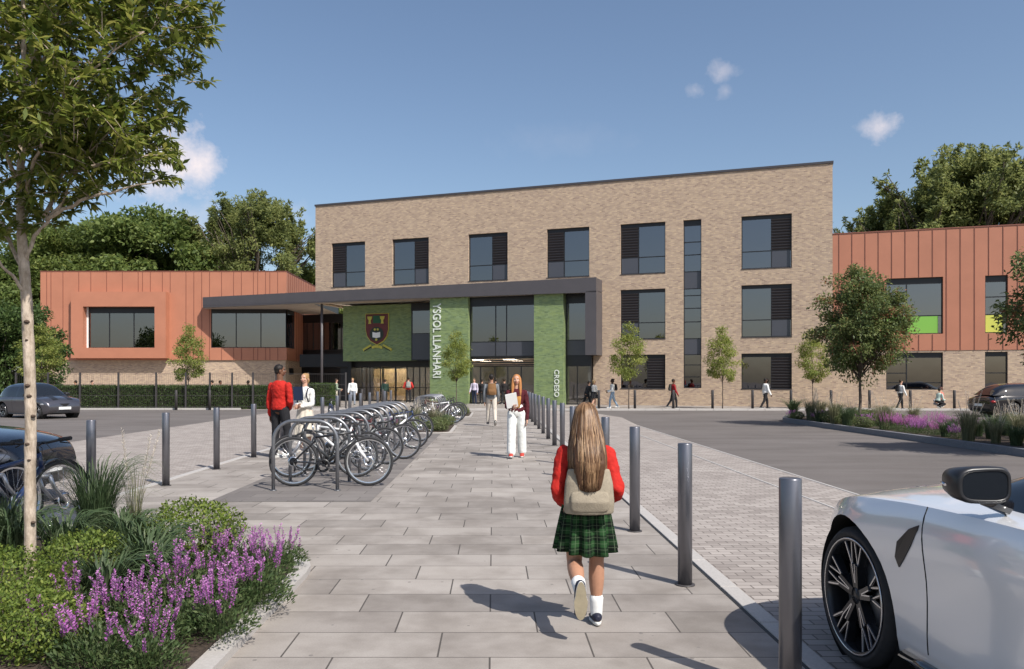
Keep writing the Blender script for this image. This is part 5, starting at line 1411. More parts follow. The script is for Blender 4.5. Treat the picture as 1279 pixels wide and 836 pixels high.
# 1 schoolgirl in the foreground, walking away
g1, J1 = person('schoolgirl with very long brown hair in red sweater and green tartan skirt walking away', (.60, 5.17), 0, H=1.44, female=True, skin='tan',
    legs={'R': (6, 0, 0, 2), 'L': (-3, -74, 0, 84)}, arms={'L': (-22, 12, 62, 12), 'R': (-24, 14, 60, 12)}, lean=1, heavy=.93, top=dict(col=RED, name='sweater', e=.020, collar=True, t0=-.06), bottom=dict(col=(.02, .1, .03), name='skirt', hem=.485, r=.185, pleats=11, pl=1.3, mat=M['tartan'], socks=.75),
    shoes=(.02, .022, .04), hair=dict(col=(.085, .042, .022), style='long', len=.42, w=.115, back=.13), fine=True, vox=.007)
# strands of the long hair
def strands(root, J, n, L_, cols, w=.125, back=.0, seed=3):
    rnd = random.Random(seed); hp = J['hp']; mbs = [MB() for _ in cols]
    for i in range(n):
        a = rnd.uniform(-1, 1); az = a*R(118); ex = .079*math.sin(az); ey = -.018 - .098*math.cos(az)
        top_ = hp(ex*.16 + rnd.uniform(-.004, .004), -.03 + rnd.uniform(-.012, .02), .126 + rnd.uniform(-.004, .002)); q = mbs[rnd.randrange(len(cols))]
        ln = L_*rnd.uniform(.90, 1.0)*(1 - .10*abs(a)); wob = rnd.uniform(-.010, .010); ph = rnd.uniform(0, 6); pts = [top_]
        for t in (.25, .5, .75): pts.append(hp(ex*(math.sin(t*PI/2)**.8)*1.06, -.02 + (ey + .02)*(math.sin(t*PI/2)**.8)*1.05, .030 + .094*math.cos(t*PI/2) + .002))
        e0 = hp(ex*1.10, ey*1.06, .02)
        for k in range(8):
            t = (k + 1)/8; sx = math.sin(az)*(w - .083)*math.sin(min(1, t*1.3)*PI/2)*(1 - .35*t**3); push = -.035*math.sin(PI*min(1, t*1.1)) - .030*t - back*min(1, t*1.5)
            pts.append(e0 + Vector((sx + wob*t + .004*math.sin(ph + t*7), push*(.35 + .65*math.cos(az)) if math.cos(az) > 0 else push*.35, -ln*t)))
        r0 = rnd.uniform(.0022, .0042); q.loft([(p, r0*(1.0 if j < len(pts) - 3 else (.8 if j < len(pts) - 1 else .25)), r0*.7) for j, p in enumerate(pts)], 5, up=(0, 1, .2))
    for q, c in zip(mbs, cols): q.build('hair_strands', c, root)
hcols = [pmat('hairs_a', (.085, .042, .022), .38, .2, 40, 0), pmat('hairs_b', (.165, .092, .048), .38, .2, 40, 0), pmat('hairs_c', (.30, .185, .10), .36, .2, 40, 0)]
strands(g1, J1, 620, .455, hcols, back=.135)
bag(g1, J1, (.30, .255, .19), .315, .31, .12, .145, label='beige canvas backpack worn by the schoolgirl in the tartan skirt', vox=.008, flap=True, strap=(.20, .17, .13))

# 2 young woman in white trousers walking to the camera
g2, J2 = person('young woman with long ginger hair in wide white trousers carrying papers', (.48, 16.3), 176, H=1.70, female=True, skin='fair',
    legs={'R': (10, 2, 2, 0), 'L': (-8, -14, 2, 12)}, arms={'L': (-2, 9, 6, 0), 'R': (4, 6, 92, 30)}, top=dict(col=(.075, .012, .018), name='cardigan', e=.016), bottom=dict(col=(.74, .75, .72), name='wide_trousers', flare=.040, e=.014),
    shoes=(.42, .05, .035), hair=dict(col=(.40, .17, .055), style='long', len=.40, w=.10, front=True), fine=True, vox=.009)
folder(g2, J2, (.07, .27, 1.04), Euler((R(-18), R(12), R(12))), (.23, .30), (.72, .72, .70), 'paper_folder', 'white folder of papers held by the woman in white trousers', 'folder', .02)
mb = MB(); mb.loft([(Vector((-.02, .085, 1.34)), .08, .02), (Vector((-.01, .118, 1.20)), .085, .022), (Vector((.0, .112, 1.04)), .075, .018)], 12, dome=True, up=(0, 1, 0)); mb.build('mustard_blouse', pmat('mustard', (.42, .20, .05)), g2)

# 3 man in red sweater seen from behind and the girl he talks to
g3, J3 = person('tall man in red sweater and black trousers standing with his back to the camera', (-4.36, 16.3), -28, H=1.93, skin='brown', legs={'L': (2, -3, 4), 'R': (10, -6, 3)}, arms={'L': (-4, 12, 10, 0), 'R': (0, 10, 60, 45)},
    head_turn=-38, top=dict(col=RED, name='sweater', e=.022, t0=-.06), bottom=dict(col=(.02, .02, .023), name='trousers', flare=.012), shoes=(.6, .6, .58), hair=dict(col=(.015, .012, .01), style='crop'), fine=True, vox=.009, lean=0)
g4, J4 = person('blonde girl in white shirt and long cream skirt facing the man in red', (-4.14, 17.5), 162, H=1.76, female=True, skin='fair', legs={'L': (3, -1), 'R': (-3, -5)}, arms={'L': (8, 6, 80, 48), 'R': (8, 6, 88, 45)},
    lean=0, top=dict(col=(.74, .73, .69), name='shirt', e=.016), bottom=dict(col=(.62, .56, .47), name='skirt', hem=.36, r=.24, pleats=9, pl=.7), shoes=(.55, .5, .45), hair=dict(col=(.33, .20, .09), style='bun'), fine=True, vox=.009)
folder(g4, J4, (.03, .20, 1.15), Euler((R(-8), 0, R(4))), (.22, .30), (.025, .04, .085), 'folder', 'dark blue folder hugged by the blonde girl in white shirt', 'folder', .02)
bag(g4, J4, (.03, .035, .06), .28, .38, .12, .30, label='dark backpack on the blonde girl in the white shirt', strap=(.03, .035, .06))

# 4 man with brown backpack walking to the doors
g5, J5 = person('man in grey shirt and pale trousers walking away towards the glass doors', (-.06, 27.6), 4, H=1.77, skin='tan', legs={'L': (16, 4, 2, -4), 'R': (-12, -30, 2, 30)}, arms={'L': (-12, 8, 4, 0), 'R': (10, 8, 26, 0)},
    top=dict(col=(.20, .21, .22), name='shirt', e=.018, t0=-.1), bottom=dict(col=(.56, .50, .43), name='trousers', flare=.010), shoes=(.06, .05, .05), hair=dict(col=(.02, .016, .014), style='short'), vox=.010)
bag(g5, J5, (.20, .105, .045), .32, .44, .15, .33, label='brown backpack on the man walking to the glass doors', strap=(.12, .06, .03))

# others, far off
def far(px, Y, face, label, H=1.7, **k):
    k.setdefault('vox', .016); return person(label, (xat(px, Y), Y), face, H=H, **k)
blk = (.02, .02, .022); wht = (.74, .74, .72); jean = (.07, .10, .16)
walk1 = {'L': (20, 4, 2), 'R': (-14, -30, 2)}; walk2 = {'L': (-14, -34, 2), 'R': (20, 2, 2)}; stand = {'L': (2, -1, 3), 'R': (-2, -4, 3)}
hold = {'L': (6, 5, 70, 30), 'R': (10, 5, 85, 30)}
far(420, 51.5, -80, 'person in pale green top and beige trousers looking at a phone before the doors', legs=stand, arms=hold, top=dict(col=(.30, .36, .27), name='shirt'), bottom=dict(col=(.52, .47, .38), name='trousers'), hair=dict(col=(.05, .03, .02)), shoes=(.1, .08, .07))
far(440.5, 50.5, 180, 'person in loose white shirt and grey jeans standing before the dark glazing', H=1.74, legs=stand, skin='fair', top=dict(col=wht, name='shirt', e=.03, t0=-.1), bottom=dict(col=(.26, .29, .34), name='jeans'), hair=dict(col=(.30, .19, .09)))
far(481, 58.5, 10, 'person in dark green coat walking in front of the lit glass doors', H=1.68, legs=walk1, top=dict(col=(.02, .045, .035), name='coat', e=.04, t0=-.2), bottom=dict(col=blk, name='trousers'), hair=dict(col=(.02, .015, .01)))
p_, J_ = far(510, 55.5, 8, 'person in red jacket walking to the doors under the crest', H=1.82, legs=stand, top=dict(col=(.50, .035, .03), name='jacket', e=.04, t0=-.1), bottom=dict(col=blk, name='trousers'), hair=dict(col=(.02, .015, .01)), arms={'L': (0, 20, 75, 10), 'R': (0, 20, 75, 10)})
bag(p_, J_, (.26, .27, .25), .34, .48, .16, .34, label='grey backpack on the person in the red jacket', vox=.016)
far(592.5, 52.5, 150, 'person in lilac shirt and dark jeans by the left edge of the wide doors', H=1.72, legs=stand, top=dict(col=(.55, .50, .62), name='shirt', e=.02), bottom=dict(col=(.02, .03, .06), name='jeans'), hair=dict(col=(.12, .08, .05)))
far(602, 53.0, -20, 'person in all black clothes beside the lilac shirt at the doors', H=1.66, legs=stand, top=dict(col=blk, name='jacket', e=.02), bottom=dict(col=blk, name='trousers'), hair=dict(col=(.02, .015, .01)))
far(619, 52.6, 10, 'person in dark blue coat close to the middle door', H=1.70, legs=stand, top=dict(col=(.02, .03, .05), name='coat', e=.03, t0=-.2), bottom=dict(col=blk, name='trousers'), hair=dict(col=(.02, .015, .01)))
far(630, 52.4, -10, 'person in black jacket close to the right door leaf', H=1.72, legs=walk2, top=dict(col=(.025, .022, .022), name='jacket', e=.03), bottom=dict(col=blk, name='trousers'), hair=dict(col=(.03, .02, .01)))
far(742, 45.6, -60, 'person in white scarf and black skirt by the dark bollard near the doors', H=1.64, female=True, legs=walk1, arms=hold, top=dict(col=(.62, .60, .55), name='jacket', e=.02), bottom=dict(col=blk, name='skirt', hem=.55, r=.26), hair=dict(col=(.30, .2, .1), style='bun'), shoes=wht)
p_, J_ = far(733, 46.4, -70, 'person in black coat bending forwards beside the brick corner', H=1.60, legs=walk2, lean=18, top=dict(col=blk, name='coat', e=.04, t0=-.2), bottom=dict(col=blk, name='trousers'), hair=dict(col=(.02, .015, .01)))
p_, J_ = far(765, 45.2, 88, 'person with curly black hair in white top and pale jeans walking left', H=1.72, skin='dark', legs=walk1, arms=hold, top=dict(col=wht, name='shirt'), bottom=dict(col=(.25, .33, .42), name='jeans'), hair=dict(col=(.012, .01, .01), style='bun'), shoes=wht)
bag(p_, J_, blk, .28, .40, .14, .32, label='black backpack on the person in pale jeans', vox=.016)
p_, J_ = far(841, 45.0, -88, 'person in dark red top and black trousers walking right along the brick wall', H=1.70, skin='brown', legs=walk2, top=dict(col=(.28, .02, .025), name='sweater', e=.02), bottom=dict(col=blk, name='trousers'), hair=dict(col=(.02, .015, .01)))
bag(p_, J_, (.06, .06, .055), .28, .40, .14, .32, label='dark backpack on the person in dark red', vox=.016)
far(956, 44.0, -85, 'person in long white shirt and black trousers walking before the ground floor window', H=1.74, skin='dark', legs=walk1, top=dict(col=wht, name='shirt', e=.03, t0=-.15), bottom=dict(col=blk, name='trousers'), hair=dict(col=(.012, .01, .01), style='crop'))
p_, J_ = far(1125, 43.6, -84, 'person in white shirt and black trousers walking right of the red leaved tree', H=1.66, legs=walk1, top=dict(col=wht, name='shirt'), bottom=dict(col=blk, name='trousers'), hair=dict(col=(.03, .02, .01)))
bag(p_, J_, blk, .28, .40, .14, .32, label='black backpack on the person walking right of the red leaved tree', vox=.016)
far(1171, 43.2, -80, 'person in pale green top crouching low on the pavement', H=1.62, legs={'L': (95, -45, 4), 'R': (70, -70, 4, 30)}, arms=hold, lean=18, top=dict(col=(.42, .52, .46), name='shirt', e=.02), bottom=dict(col=blk, name='trousers'), hair=dict(col=(.02, .015, .01)))
far(1177, 43.7, 70, 'person in salmon red shirt crouching behind the pale green top', H=1.66, legs={'L': (95, -45, 4), 'R': (70, -70, 4, 30)}, arms=hold, lean=10, top=dict(col=(.60, .17, .14), name='shirt', e=.02), bottom=dict(col=(.4, .4, .42), name='trousers'), hair=dict(col=(.10, .04, .03)))
for i, (px, lab, tc_, sk) in enumerate(((94.5, 'person in white shirt behind the hedge, farthest left', wht, 'tan'), (115, 'person in pink top behind the hedge right of the white shirt', (.5, .3, .3), 'fair'), (265, 'person in pale top behind the middle of the hedge', (.7, .66, .6), 'fair'),
                            (275, 'person in grey shirt behind the middle of the hedge', (.3, .3, .3), 'brown'), (310, 'person in dark clothes behind the right end of the hedge', blk, 'dark'))):
    far(px, 46.5, (90, -90, 90, -90, 80)[i], lab, H=1.62, skin=sk, legs=walk1, top=dict(col=tc_, name='shirt'), bottom=dict(col=blk, name='trousers'), hair=dict(col=(.02, .015, .01)))
# people on the upper floor behind the boxed bay window and the corner window
fz_ = zc + .02
for px, Yp, lab, tc_ in ((146, YW + 1.1, 'person in pale top standing upstairs, left of two in the boxed bay', (.85, .72, .62)), (163, YW + 1.2, 'person in white shirt standing upstairs, right of two in the boxed bay', (.9, .88, .85)), (334, YW + 1.2, 'person in pale shirt upstairs behind the corner window', (.85, .84, .82))):
    far(px, Yp, 170, lab, H=1.80, legs=stand, top=dict(col=tc_, name='shirt', e=.02), bottom=dict(col=(.5, .48, .45), name='trousers'), hair=dict(col=(.2, .13, .08)), z=fz_, vox=.02)
# ================================================================ VEGETATION
def leaf_mesh(name, P, Nn, Ln, size, aspect, mats, bend=.25, tone=None, mat_idx=None, droop=0.0):
    """one mesh of many leaves; P positions, Nn normals, Ln long axes, size per leaf"""
    n = len(P); size = np.asarray(size).reshape(-1, 1); Ln = Ln/np.linalg.norm(Ln, axis=1, keepdims=True)
    S = np.cross(Nn, Ln); S /= (np.linalg.norm(S, axis=1, keepdims=True) + 1e-9); Un = np.cross(Ln, S)
    w = size*aspect*.5
    a = P; b = P + Ln*size*.5 + S*w - Un*size*bend*.10; c = P + Ln*size*.5 - S*w - Un*size*bend*.10; d = P + Ln*size - Un*size*bend; m = P + Ln*size*.5
    V = np.stack([a, b, d, c], 1).reshape(-1, 3)
    idx = np.arange(n*4).reshape(-1, 4)
    me = bpy.data.meshes.new(name); me.vertices.add(n*4); me.vertices.foreach_set('co', V.ravel())
    me.loops.add(n*4); me.loops.foreach_set('vertex_index', idx.ravel().astype(np.int32)); me.polygons.add(n)
    me.polygons.foreach_set('loop_start', (np.arange(n)*4).astype(np.int32))
    try: me.polygons.foreach_set('loop_total', np.full(n, 4, np.int32))
    except Exception: pass
    if mat_idx is not None: me.polygons.foreach_set('material_index', np.asarray(mat_idx, np.int32))
    if tone is None: tone = NR.random(n)
    at = me.attributes.new('tone', 'FLOAT', 'POINT'); at.data.foreach_set('value', np.repeat(tone, 4).astype(np.float32))
    for m_ in (mats if isinstance(mats, (list, tuple)) else [mats]): me.materials.append(m_)
    me.update(calc_edges=True); return me
def link(name, me, parent=None, loc=None):
    o = bpy.data.objects.new(name, me); C.objects.link(o); o.parent = parent
    if loc: o.location = loc
    return o
def runit(n): v = NR.normal(size=(n, 3)); return v/np.linalg.norm(v, axis=1, keepdims=True)
def branch_tubes(mb, segs, n=7):
    for pts, rs in segs: mb.tube(pts, rs, n, cap=True)
def limb_path(a, b, sag, k=6, wob=.03, rnd=random):
    a, b = Vector(a), Vector(b); L = (b - a).length; out = []
    for i in range(k + 1):
        t = i/k; p = a.lerp(b, t) + Vector((0, 0, sag*L*math.sin(PI*t)))
        if 0 < i < k: p += Vector((rnd.uniform(-1, 1), rnd.uniform(-1, 1), rnd.uniform(-.5, .5)))*wob*L
        out.append(p)
    return out
def crown_clumps(n, rx, ry, rz, cz, inner=.35, flat=0.0, prof=None):
    out = []
    while len(out) < n:
        v = runit(1)[0]; r = inner + (1 - inner)*NR.random()**.6
        if prof:
            z = v[2]*r; k = prof(z); p = np.array([v[0]*r*rx*k, v[1]*r*ry*k, z*rz])
        else: p = np.array([v[0]*r*rx, v[1]*r*ry, v[2]*r*rz])
        out.append(p + np.array([0, 0, cz]))
    return np.array(out)
def tree(name, label, H, rx, rz, cz, nclump, leaves, lsize, lmat, bark, tr, group=None, clump_r=.25, stem=1, aspect=.5, inner=.35, prof=None, cat='tree', nlimb=14, twig=True, seed=1, fork=None, drift=.0, spires=0):
    global NR
    NR = np.random.default_rng(seed); rnd = random.Random(seed)
    t = thing(name, label, cat, group=group)
    cl = crown_clumps(nclump, rx, rx, rz, cz, inner, prof=prof)
    if spires:
        ex = []
        for i in range(spires):
            a = NR.random()*2*PI; q = rx*NR.random()**.6*.95; la, lb_3 = NR.normal(0, .09), NR.normal(0, .09); zb_2 = cz + rz*math.sqrt(max(0, 1 - (q/rx)**2))*.62
            for k in range(7): ex.append((q*math.cos(a)*(1 + .03*k) + la*k + NR.normal(0, .12), q*math.sin(a)*(1 + .03*k) + lb_3*k + NR.normal(0, .12), zb_2 + k*.42 + NR.normal(0, .12)))
        cl = np.concatenate([cl, np.array(ex)]); nsp = len(ex)
    fz = fork if fork else max(.3, cz - rz*.95)
    mb = MB(); top = Vector((rnd.uniform(-.05, .05)*rx, rnd.uniform(-.05, .05)*rx, cz + rz*.55))
    path = limb_path((0, 0, -.05), (top.x*.2, top.y*.2, fz), 0, 6, .012, rnd); mb.tube(path, [tr*(1.25 if i == 0 else 1 - .06*i) for i in range(7)], 12)
    tk = mb.build('trunk', bark, t)
    mb = MB(); mb.tube(limb_path(path[-1], top, 0, 6, .03, rnd), [tr*.66*(1 - i/7.5) for i in range(7)], 8)
    order = sorted(range(len(cl)), key=lambda i: -np.linalg.norm(cl[i][:2]))
    for i in order[:nlimb]:
        c_ = Vector(cl[i]); h0 = fz + (c_.z - fz)*rnd.uniform(.0, .45); h0 = min(max(fz, h0), top.z); q = (h0 - fz)/(top.z - fz + 1e-6)
        s0 = Vector(path[-1]).lerp(top, q); mb.tube(limb_path(s0, c_, .06, 5, .04, rnd), [tr*.42*(1 - .6*q)*(1 - k/6.2) for k in range(6)], 6)
    mb.build('branches', bark, t)
    per = leaves//nclump; P = []; tone = []
    for ci, c_ in enumerate(cl):
        sk = 1.0 if not spires or ci < nclump else (.62, .56, .50, .44, .38, .30, .22)[(ci - nclump) % 7]
        k = int(per*rnd.uniform(.6, 1.4)*sk**1.5); d = runit(k)*(NR.random((k, 1))**.45)*clump_r*sk*rnd.uniform(.7, 1.35); d[:, 2] *= .75
        P.append(c_ + d); tb = rnd.uniform(-.22, .22); tone.append(np.clip(NR.random(k)*.75 + .12 + tb, 0, 1))
    P = np.concatenate(P); tone = np.concatenate(tone); n = len(P)
    Nn = runit(n); Nn[:, 2] = abs(Nn[:, 2]) + .35; Nn /= np.linalg.norm(Nn, axis=1, keepdims=True)
    out = P - np.array([0, 0, cz]); out /= np.linalg.norm(out, axis=1, keepdims=True) + 1e-9
    Ln = runit(n)*.8 + out*.7; Ln[:, 2] -= .15
    link('crown', leaf_mesh('crown', P, Nn, Ln, lsize*NR.uniform(.6, 1.3, n), aspect, lmat, tone=tone), t)
    return t
def put(src, first, x, y, label, s=1.0, rz=0.0, z=.0):
    return place(src, first, (x, y, z), rz, label, s)

# ---- the thin tree in the left foreground
def fore_tree():
    global NR
    NR = np.random.default_rng(21); rnd = random.Random(21)
    X0, Y0 = -3.54, 6.1
    t = thing('young_tree', 'slender pale barked tree with knots on its trunk in the left foreground bed', 'tree', (X0, Y0, .08))
    W = lambda px, py, dy=0.0: Vector((xat(px, Y0 + dy) - X0, dy, zat(py, Y0 + dy) - .08))
    tp = [W(39, 742), W(38, 690), W(37.5, 600), W(38.5, 520), W(36, 440), W(33.5, 380), W(29, 320), W(25.5, 268), W(26, 180), W(30, 80), W(28, -40)]
    tr_ = [.048, .042, .041, .041, .041, .040, .037, .031, .026, .019, .010]
    mb = MB(); fine_p, fine_r = [], []
    for i in range(len(tp) - 1):
        for k in range(8):
            q = k/8; fine_p.append(tp[i].lerp(tp[i+1], q) + Vector((rnd.uniform(-.002, .002), rnd.uniform(-.002, .002), 0))); fine_r.append((tr_[i] + (tr_[i+1] - tr_[i])*q)*(1 + .018*math.sin(i*8 + k*1.1) + rnd.uniform(-.012, .012)))
    mb.tube(fine_p, fine_r, 16); tk = mb.build('trunk', M['bark_pale'], t)
    for px, py, s in ((34, 482, 1), (36, 495, .9), (33, 402, 1), (41, 520, .8), (34, 555, .9), (41, 653, .8), (36, 575, .6), (33, 425, .6)):
        mb = MB(); p = W(px, py, -.040); mb.loft([(p + Vector((0, .012, 0)), .020*s, .014*s), (p + Vector((0, -.001, .0)), .021*s, .015*s), (p + Vector((0, -.006, 0)), .013*s, .009*s)], 10, dome=True, up=(0, 0, 1)); mb.build('knot', M['knot'], tk)
    limbs = [[W(31, 330), W(50, 285, -.05), W(78, 252, -.1), W(98, 210, -.1), W(150, 150, -.2)], [W(60, 275, -.08), W(100, 250, -.2), W(150, 238, -.3), W(200, 225, -.35)],
             [W(31, 345), W(12, 300, .1), W(-8, 262, .2), W(-40, 200, .3), W(-90, 120, .3)], [W(33, 372), W(15, 345, -.1), W(-10, 318, -.2), W(-60, 270, -.35)],
             [W(26, 255), W(48, 200, .2), W(80, 130, .35), W(130, 60, .4), W(190, 10, .4)], [W(26, 235), W(0, 180, -.25), W(-30, 110, -.4), W(-60, 20, -.5)], [W(27, 200), W(60, 150, -.3), W(110, 90, -.5), W(180, 40, -.6)],
             [W(28, 150), W(50, 80, .2), W(110, 0, .3), W(210, -50, .3)], [W(28, 120), W(10, 40, .3), W(-30, -60, .4)], [W(30, 90), W(70, 20, -.3), W(140, -60, -.4)], [W(55, 270, -.06), W(85, 205, .15), W(130, 190, .3), W(180, 170, .4)],
             [W(26, 262), W(40, 215, -.3), W(60, 160, -.6), W(90, 100, -.8)], [W(26, 220), W(20, 160, .4), W(40, 90, .8)], [W(90, 215, -.1), W(130, 205, -.2), W(175, 200, -.25)]]
    OUTL = [(-200, 150), (-60, 255), (0, 274), (30, 262), (60, 238), (95, 205), (130, 198), (165, 205), (195, 212), (225, 195), (240, 150), (262, 95), (300, 40), (340, -20)]   # how far the crown reaches to the right at each height
    def keep(p):
        Yw = Y0 + p.y; px = CX + (p.x + X0)*FPX/Y0; py = CY - (p.z + .08 - EYE)*FPX/Y0
        lim = np.interp(py, [o[0] for o in OUTL], [o[1] for o in OUTL]); k = max(.3, 1 - (p.y/1.35)**2)
        return px < 30 + (lim - 30)*k**.35 and py < 300
    mb = MB(); sites = []
    for L_ in limbs:
        pts = []
        for i in range(len(L_) - 1):
            for k in range(4): pts.append(L_[i].lerp(L_[i+1], k/4) + Vector((rnd.uniform(-1, 1), rnd.uniform(-1, 1), rnd.uniform(-1, 1)))*.012)
        pts.append(L_[-1]); n = len(pts); mb.tube(pts, [.017*(1 - .85*k/n) for k in range(n)], 8)
        for k in range(n//3, n):
            for _ in range(3):
                d = Vector((rnd.uniform(-1, 1), rnd.uniform(-1, 1), rnd.uniform(-.35, .9))).normalized()*rnd.uniform(.18, .42); q = pts[k]; e = q + d
                if not keep(q.lerp(e, .8)): continue
                sites.append((q, e)); mb.tube([q, q.lerp(e, .5) + Vector((0, 0, .02)), e], [.0045, .0032, .0015], 5)
    # fill the crown's volume with more twigs
    c0 = W(62, 60); 
    for _ in range(900):
        v = runit(1)[0]; r = (.35 + .65*rnd.random()**.6); p = c0 + Vector((v[0]*r*1.38, v[1]*r*1.15, v[2]*r*1.42))
        if p.z < W(0, 215).z and rnd.random() < .8: continue
        d = Vector((v[0] + rnd.uniform(-.7, .7), v[1] + rnd.uniform(-.7, .7), v[2]*.5 + rnd.uniform(-.2, .8))).normalized()*rnd.uniform(.15, .34)
        if not keep(p + d*.45): continue
        sites.append((p - d*.5, p + d*.5)); mb.tube([p - d*.5, p, p + d*.5], [.004, .003, .0015], 4)
    mb.build('branches', M['bark_pale'], t)
    P, Ln, Nn = [], [], []
    sites = [q for q in sites if keep(q[0].lerp(q[1], .8))]
    for a, b in sites:
        d = (b - a); 
        for k in range(rnd.randint(23, 34)):
            q = rnd.random(); p = a + d*(.15 + .9*q); P.append(p); s = Vector((rnd.uniform(-1, 1), rnd.uniform(-1, 1), rnd.uniform(-.7, .5))).normalized(); Ln.append(s*.9 + d.normalized()*.7); Nn.append((rnd.uniform(-.7, .7), rnd.uniform(-.7, .7), 1))
    P = np.array([tuple(v) for v in P]); Ln = np.array([tuple(v) for v in Ln]); Nn = np.array(Nn); n = len(P)
    link('crown', leaf_mesh('crown', P, Nn, Ln, NR.uniform(.055, .118, n), .34, M['lf_fore'], bend=.18), t)
fore_tree()

# ---- small trees before the school
young = tree('young_tree', None, 4.6, .85, 1.65, 3.1, 46, 5200, .13, M['lf_young'], M['bark_dark'], .035, clump_r=.34, seed=3, group='young trees before the school', nlimb=16, fork=1.35, aspect=.4,
             prof=lambda z: 1.0 - .45*max(0, z)**1.4)
sp = [(785.5, 44.6, 1.0, 'young green tree beside the person with curly hair, left of the strip window'), (902.5, 44.6, .96, 'young green tree between the strip window and the right windows'), (1015, 44.9, .93, 'young green tree half hidden behind the red leaved tree'),
      (570, 50.6, .98, 'young yellow green tree in front of the left green wall'), (235, 44.6, .98, 'young green tree behind the middle of the clipped hedge'), (52, 44.8, .98, 'young green tree right behind the slender foreground trunk')]
for i, (px, Y, s, lab) in enumerate(sp): put(young, i == 0, xat(px, Y), Y, lab, (s*(1.25 if px == 52 else 1), s*(1.25 if px == 52 else 1), s), rz=i*1.3)
# ---- trees in the right-hand bed
bed_t = tree('ornamental_tree', None, 5.5, 1.62, 1.95, 3.45, 230, 33000, .10, M['lf_bed'], M['bark_dark'], .062, clump_r=.33, seed=8, group='trees in the right flower bed', nlimb=34, fork=1.45, aspect=.5, inner=.12, prof=lambda z: 1.0 - .35*max(0, z)**2 - .12*max(0, -z)**3)
put(bed_t, True, 12.45, 27.0, 'round crowned tree with some red leaves in the right flower bed', rz=.4, z=.1)
put(bed_t, False, 12.35, 16.4, 'tree at the right edge of the picture, only its left leaves showing', (.98, .98, .92), rz=2.1, z=.1)

# ---- woodland behind the school
wa = tree('broadleaf_tree', None, 16, 6.2, 5.6, 10.2, 210, 62000, .34, M['lf_wood'], M['bark_dark'], .32, clump_r=1.25, seed=5, group='trees behind the school', nlimb=20, aspect=.55, inner=.55)
wb_ = tree('broadleaf_tree', None, 14, 5.6, 5.0, 9.0, 170, 52000, .36, M['lf_bright'], M['bark_dark'], .30, clump_r=1.3, seed=6, group='trees behind the school', nlimb=18, aspect=.6, inner=.6)
wc_ = tree('feathery_tree', None, 18, 5.4, 7.4, 10.2, 230, 62000, .30, M['lf_olive'], M['bark_dark'], .3, clump_r=.85, seed=9, group='trees behind the school', nlimb=60, aspect=.42, inner=.45, prof=lambda z: 1.0 - .35*max(0, z)**1.6, spires=30)
W_ = [(wa, 75, 88, 1.16, 0.2, 'dark tree behind the left wing, directly right of the foreground trunk'), (wb_, 185, 90, 1.45, 1.0, 'bright green broad tree showing above the left wing beneath the white cloud'), (wc_, 322, 92, 1.32, 2.0, 'olive feathery tree between the left wing and the brick block'),
      (wb_, 258, 96, 1.25, 2.4, 'bright green low tree left of the olive feathery tree'), (wa, 125, 96, 1.32, 2.9, 'dark tree behind the left wing between two bright trees'), (wb_, 8, 84, 1.0, .5, 'green tree beyond the left end of the left wing'), (wa, -70, 84, 1.1, 1.5, 'dark tree outside the left edge of the picture'),
      (wa, 385, 100, 1.0, 3.3, 'dark tree peeping out at the left end of the brick block'),
      (wc_, 1212, 84, 1.50, .3, 'tallest feathery tree above the right wing'), (wc_, 1138, 87, 1.27, 1.7, 'feathery tree above the right wing nearest the brick block'), (wc_, 1268, 86, 1.42, 2.6, 'feathery tree above the right wing at the picture edge'), (wa, 1215, 92, 1.32, .9, 'dark tree in the thick of the feathery trees above the right wing'),
      (wb_, 1340, 86, 1.2, 1.9, 'green tree just outside the right edge behind the right wing')]
seen = set()
for src, px, Y, s, rz, lab in W_:
    put(src, id(src) not in seen, xat(px, Y), Y, lab, s, rz); seen.add(id(src))
# lower green mass at far left, in front of the wood: three separate leafy bushes
ba = tree('tall_bush', None, 7, 2.4, 3.0, 3.2, 80, 14000, .22, M['lf_hedge'], M['bark_dark'], .08, clump_r=.7, seed=14, group='tall bushes at the left', nlimb=12, fork=.5, inner=.5, cat='bush')
for i, (px, Y, s, lab) in enumerate(((8, 47.5, 1.02, 'tall dark bush behind the silver car'), (-38, 48.5, 1.1, 'tall bush at the very left edge behind the silver car'), (33, 52, 1.0, 'tall bush behind the slender trunk next to the left wing'))): put(ba, i == 0, xat(px, Y), Y, lab, s, i*2.0)

# ---- clipped hedges
def hedge(x0, x1, y0, y1, h, label):
    global NR
    NR = np.random.default_rng(int(abs(x0)*10)); t = thing('clipped_hedge', label, 'hedge', ((x0 + x1)/2, y0, 0)); cx = (x0 + x1)/2; w = x1 - x0; d = y1 - y0
    mb = MB(); mb.box(-w/2 + .08, w/2 - .08, .08, d - .08, 0, h - .08); mb.build('stems', M['lf_core'], t)
    n = int((w*h + w*d + 2*d*h)*900); f = NR.random(n); P = np.zeros((n, 3)); A1, A2 = w*h, w*d; tot = A1 + A2 + 2*d*h
    for i in range(n):
        q = f[i]*tot
        if q < A1: P[i] = (NR.uniform(-w/2, w/2), NR.normal(.04, .05), NR.uniform(0.0, h))
        elif q < A1 + A2: P[i] = (NR.uniform(-w/2, w/2), NR.uniform(0, d), h + NR.normal(-.03, .035))
        else: P[i] = ((-w/2 if NR.random() < .5 else w/2) + NR.normal(0, .04), NR.uniform(0, d), NR.uniform(0, h))
    Nn = runit(n); Nn[:, 1] -= .5; Nn[:, 2] += .3
    link('leaves', leaf_mesh('leaves', P, Nn, runit(n) + np.array([0, -.3, .5]), NR.uniform(.05, .10, n), .55, M['lf_hedge'], tone=np.clip(NR.normal(.45, .22, n), 0, 1)), t)
    return t
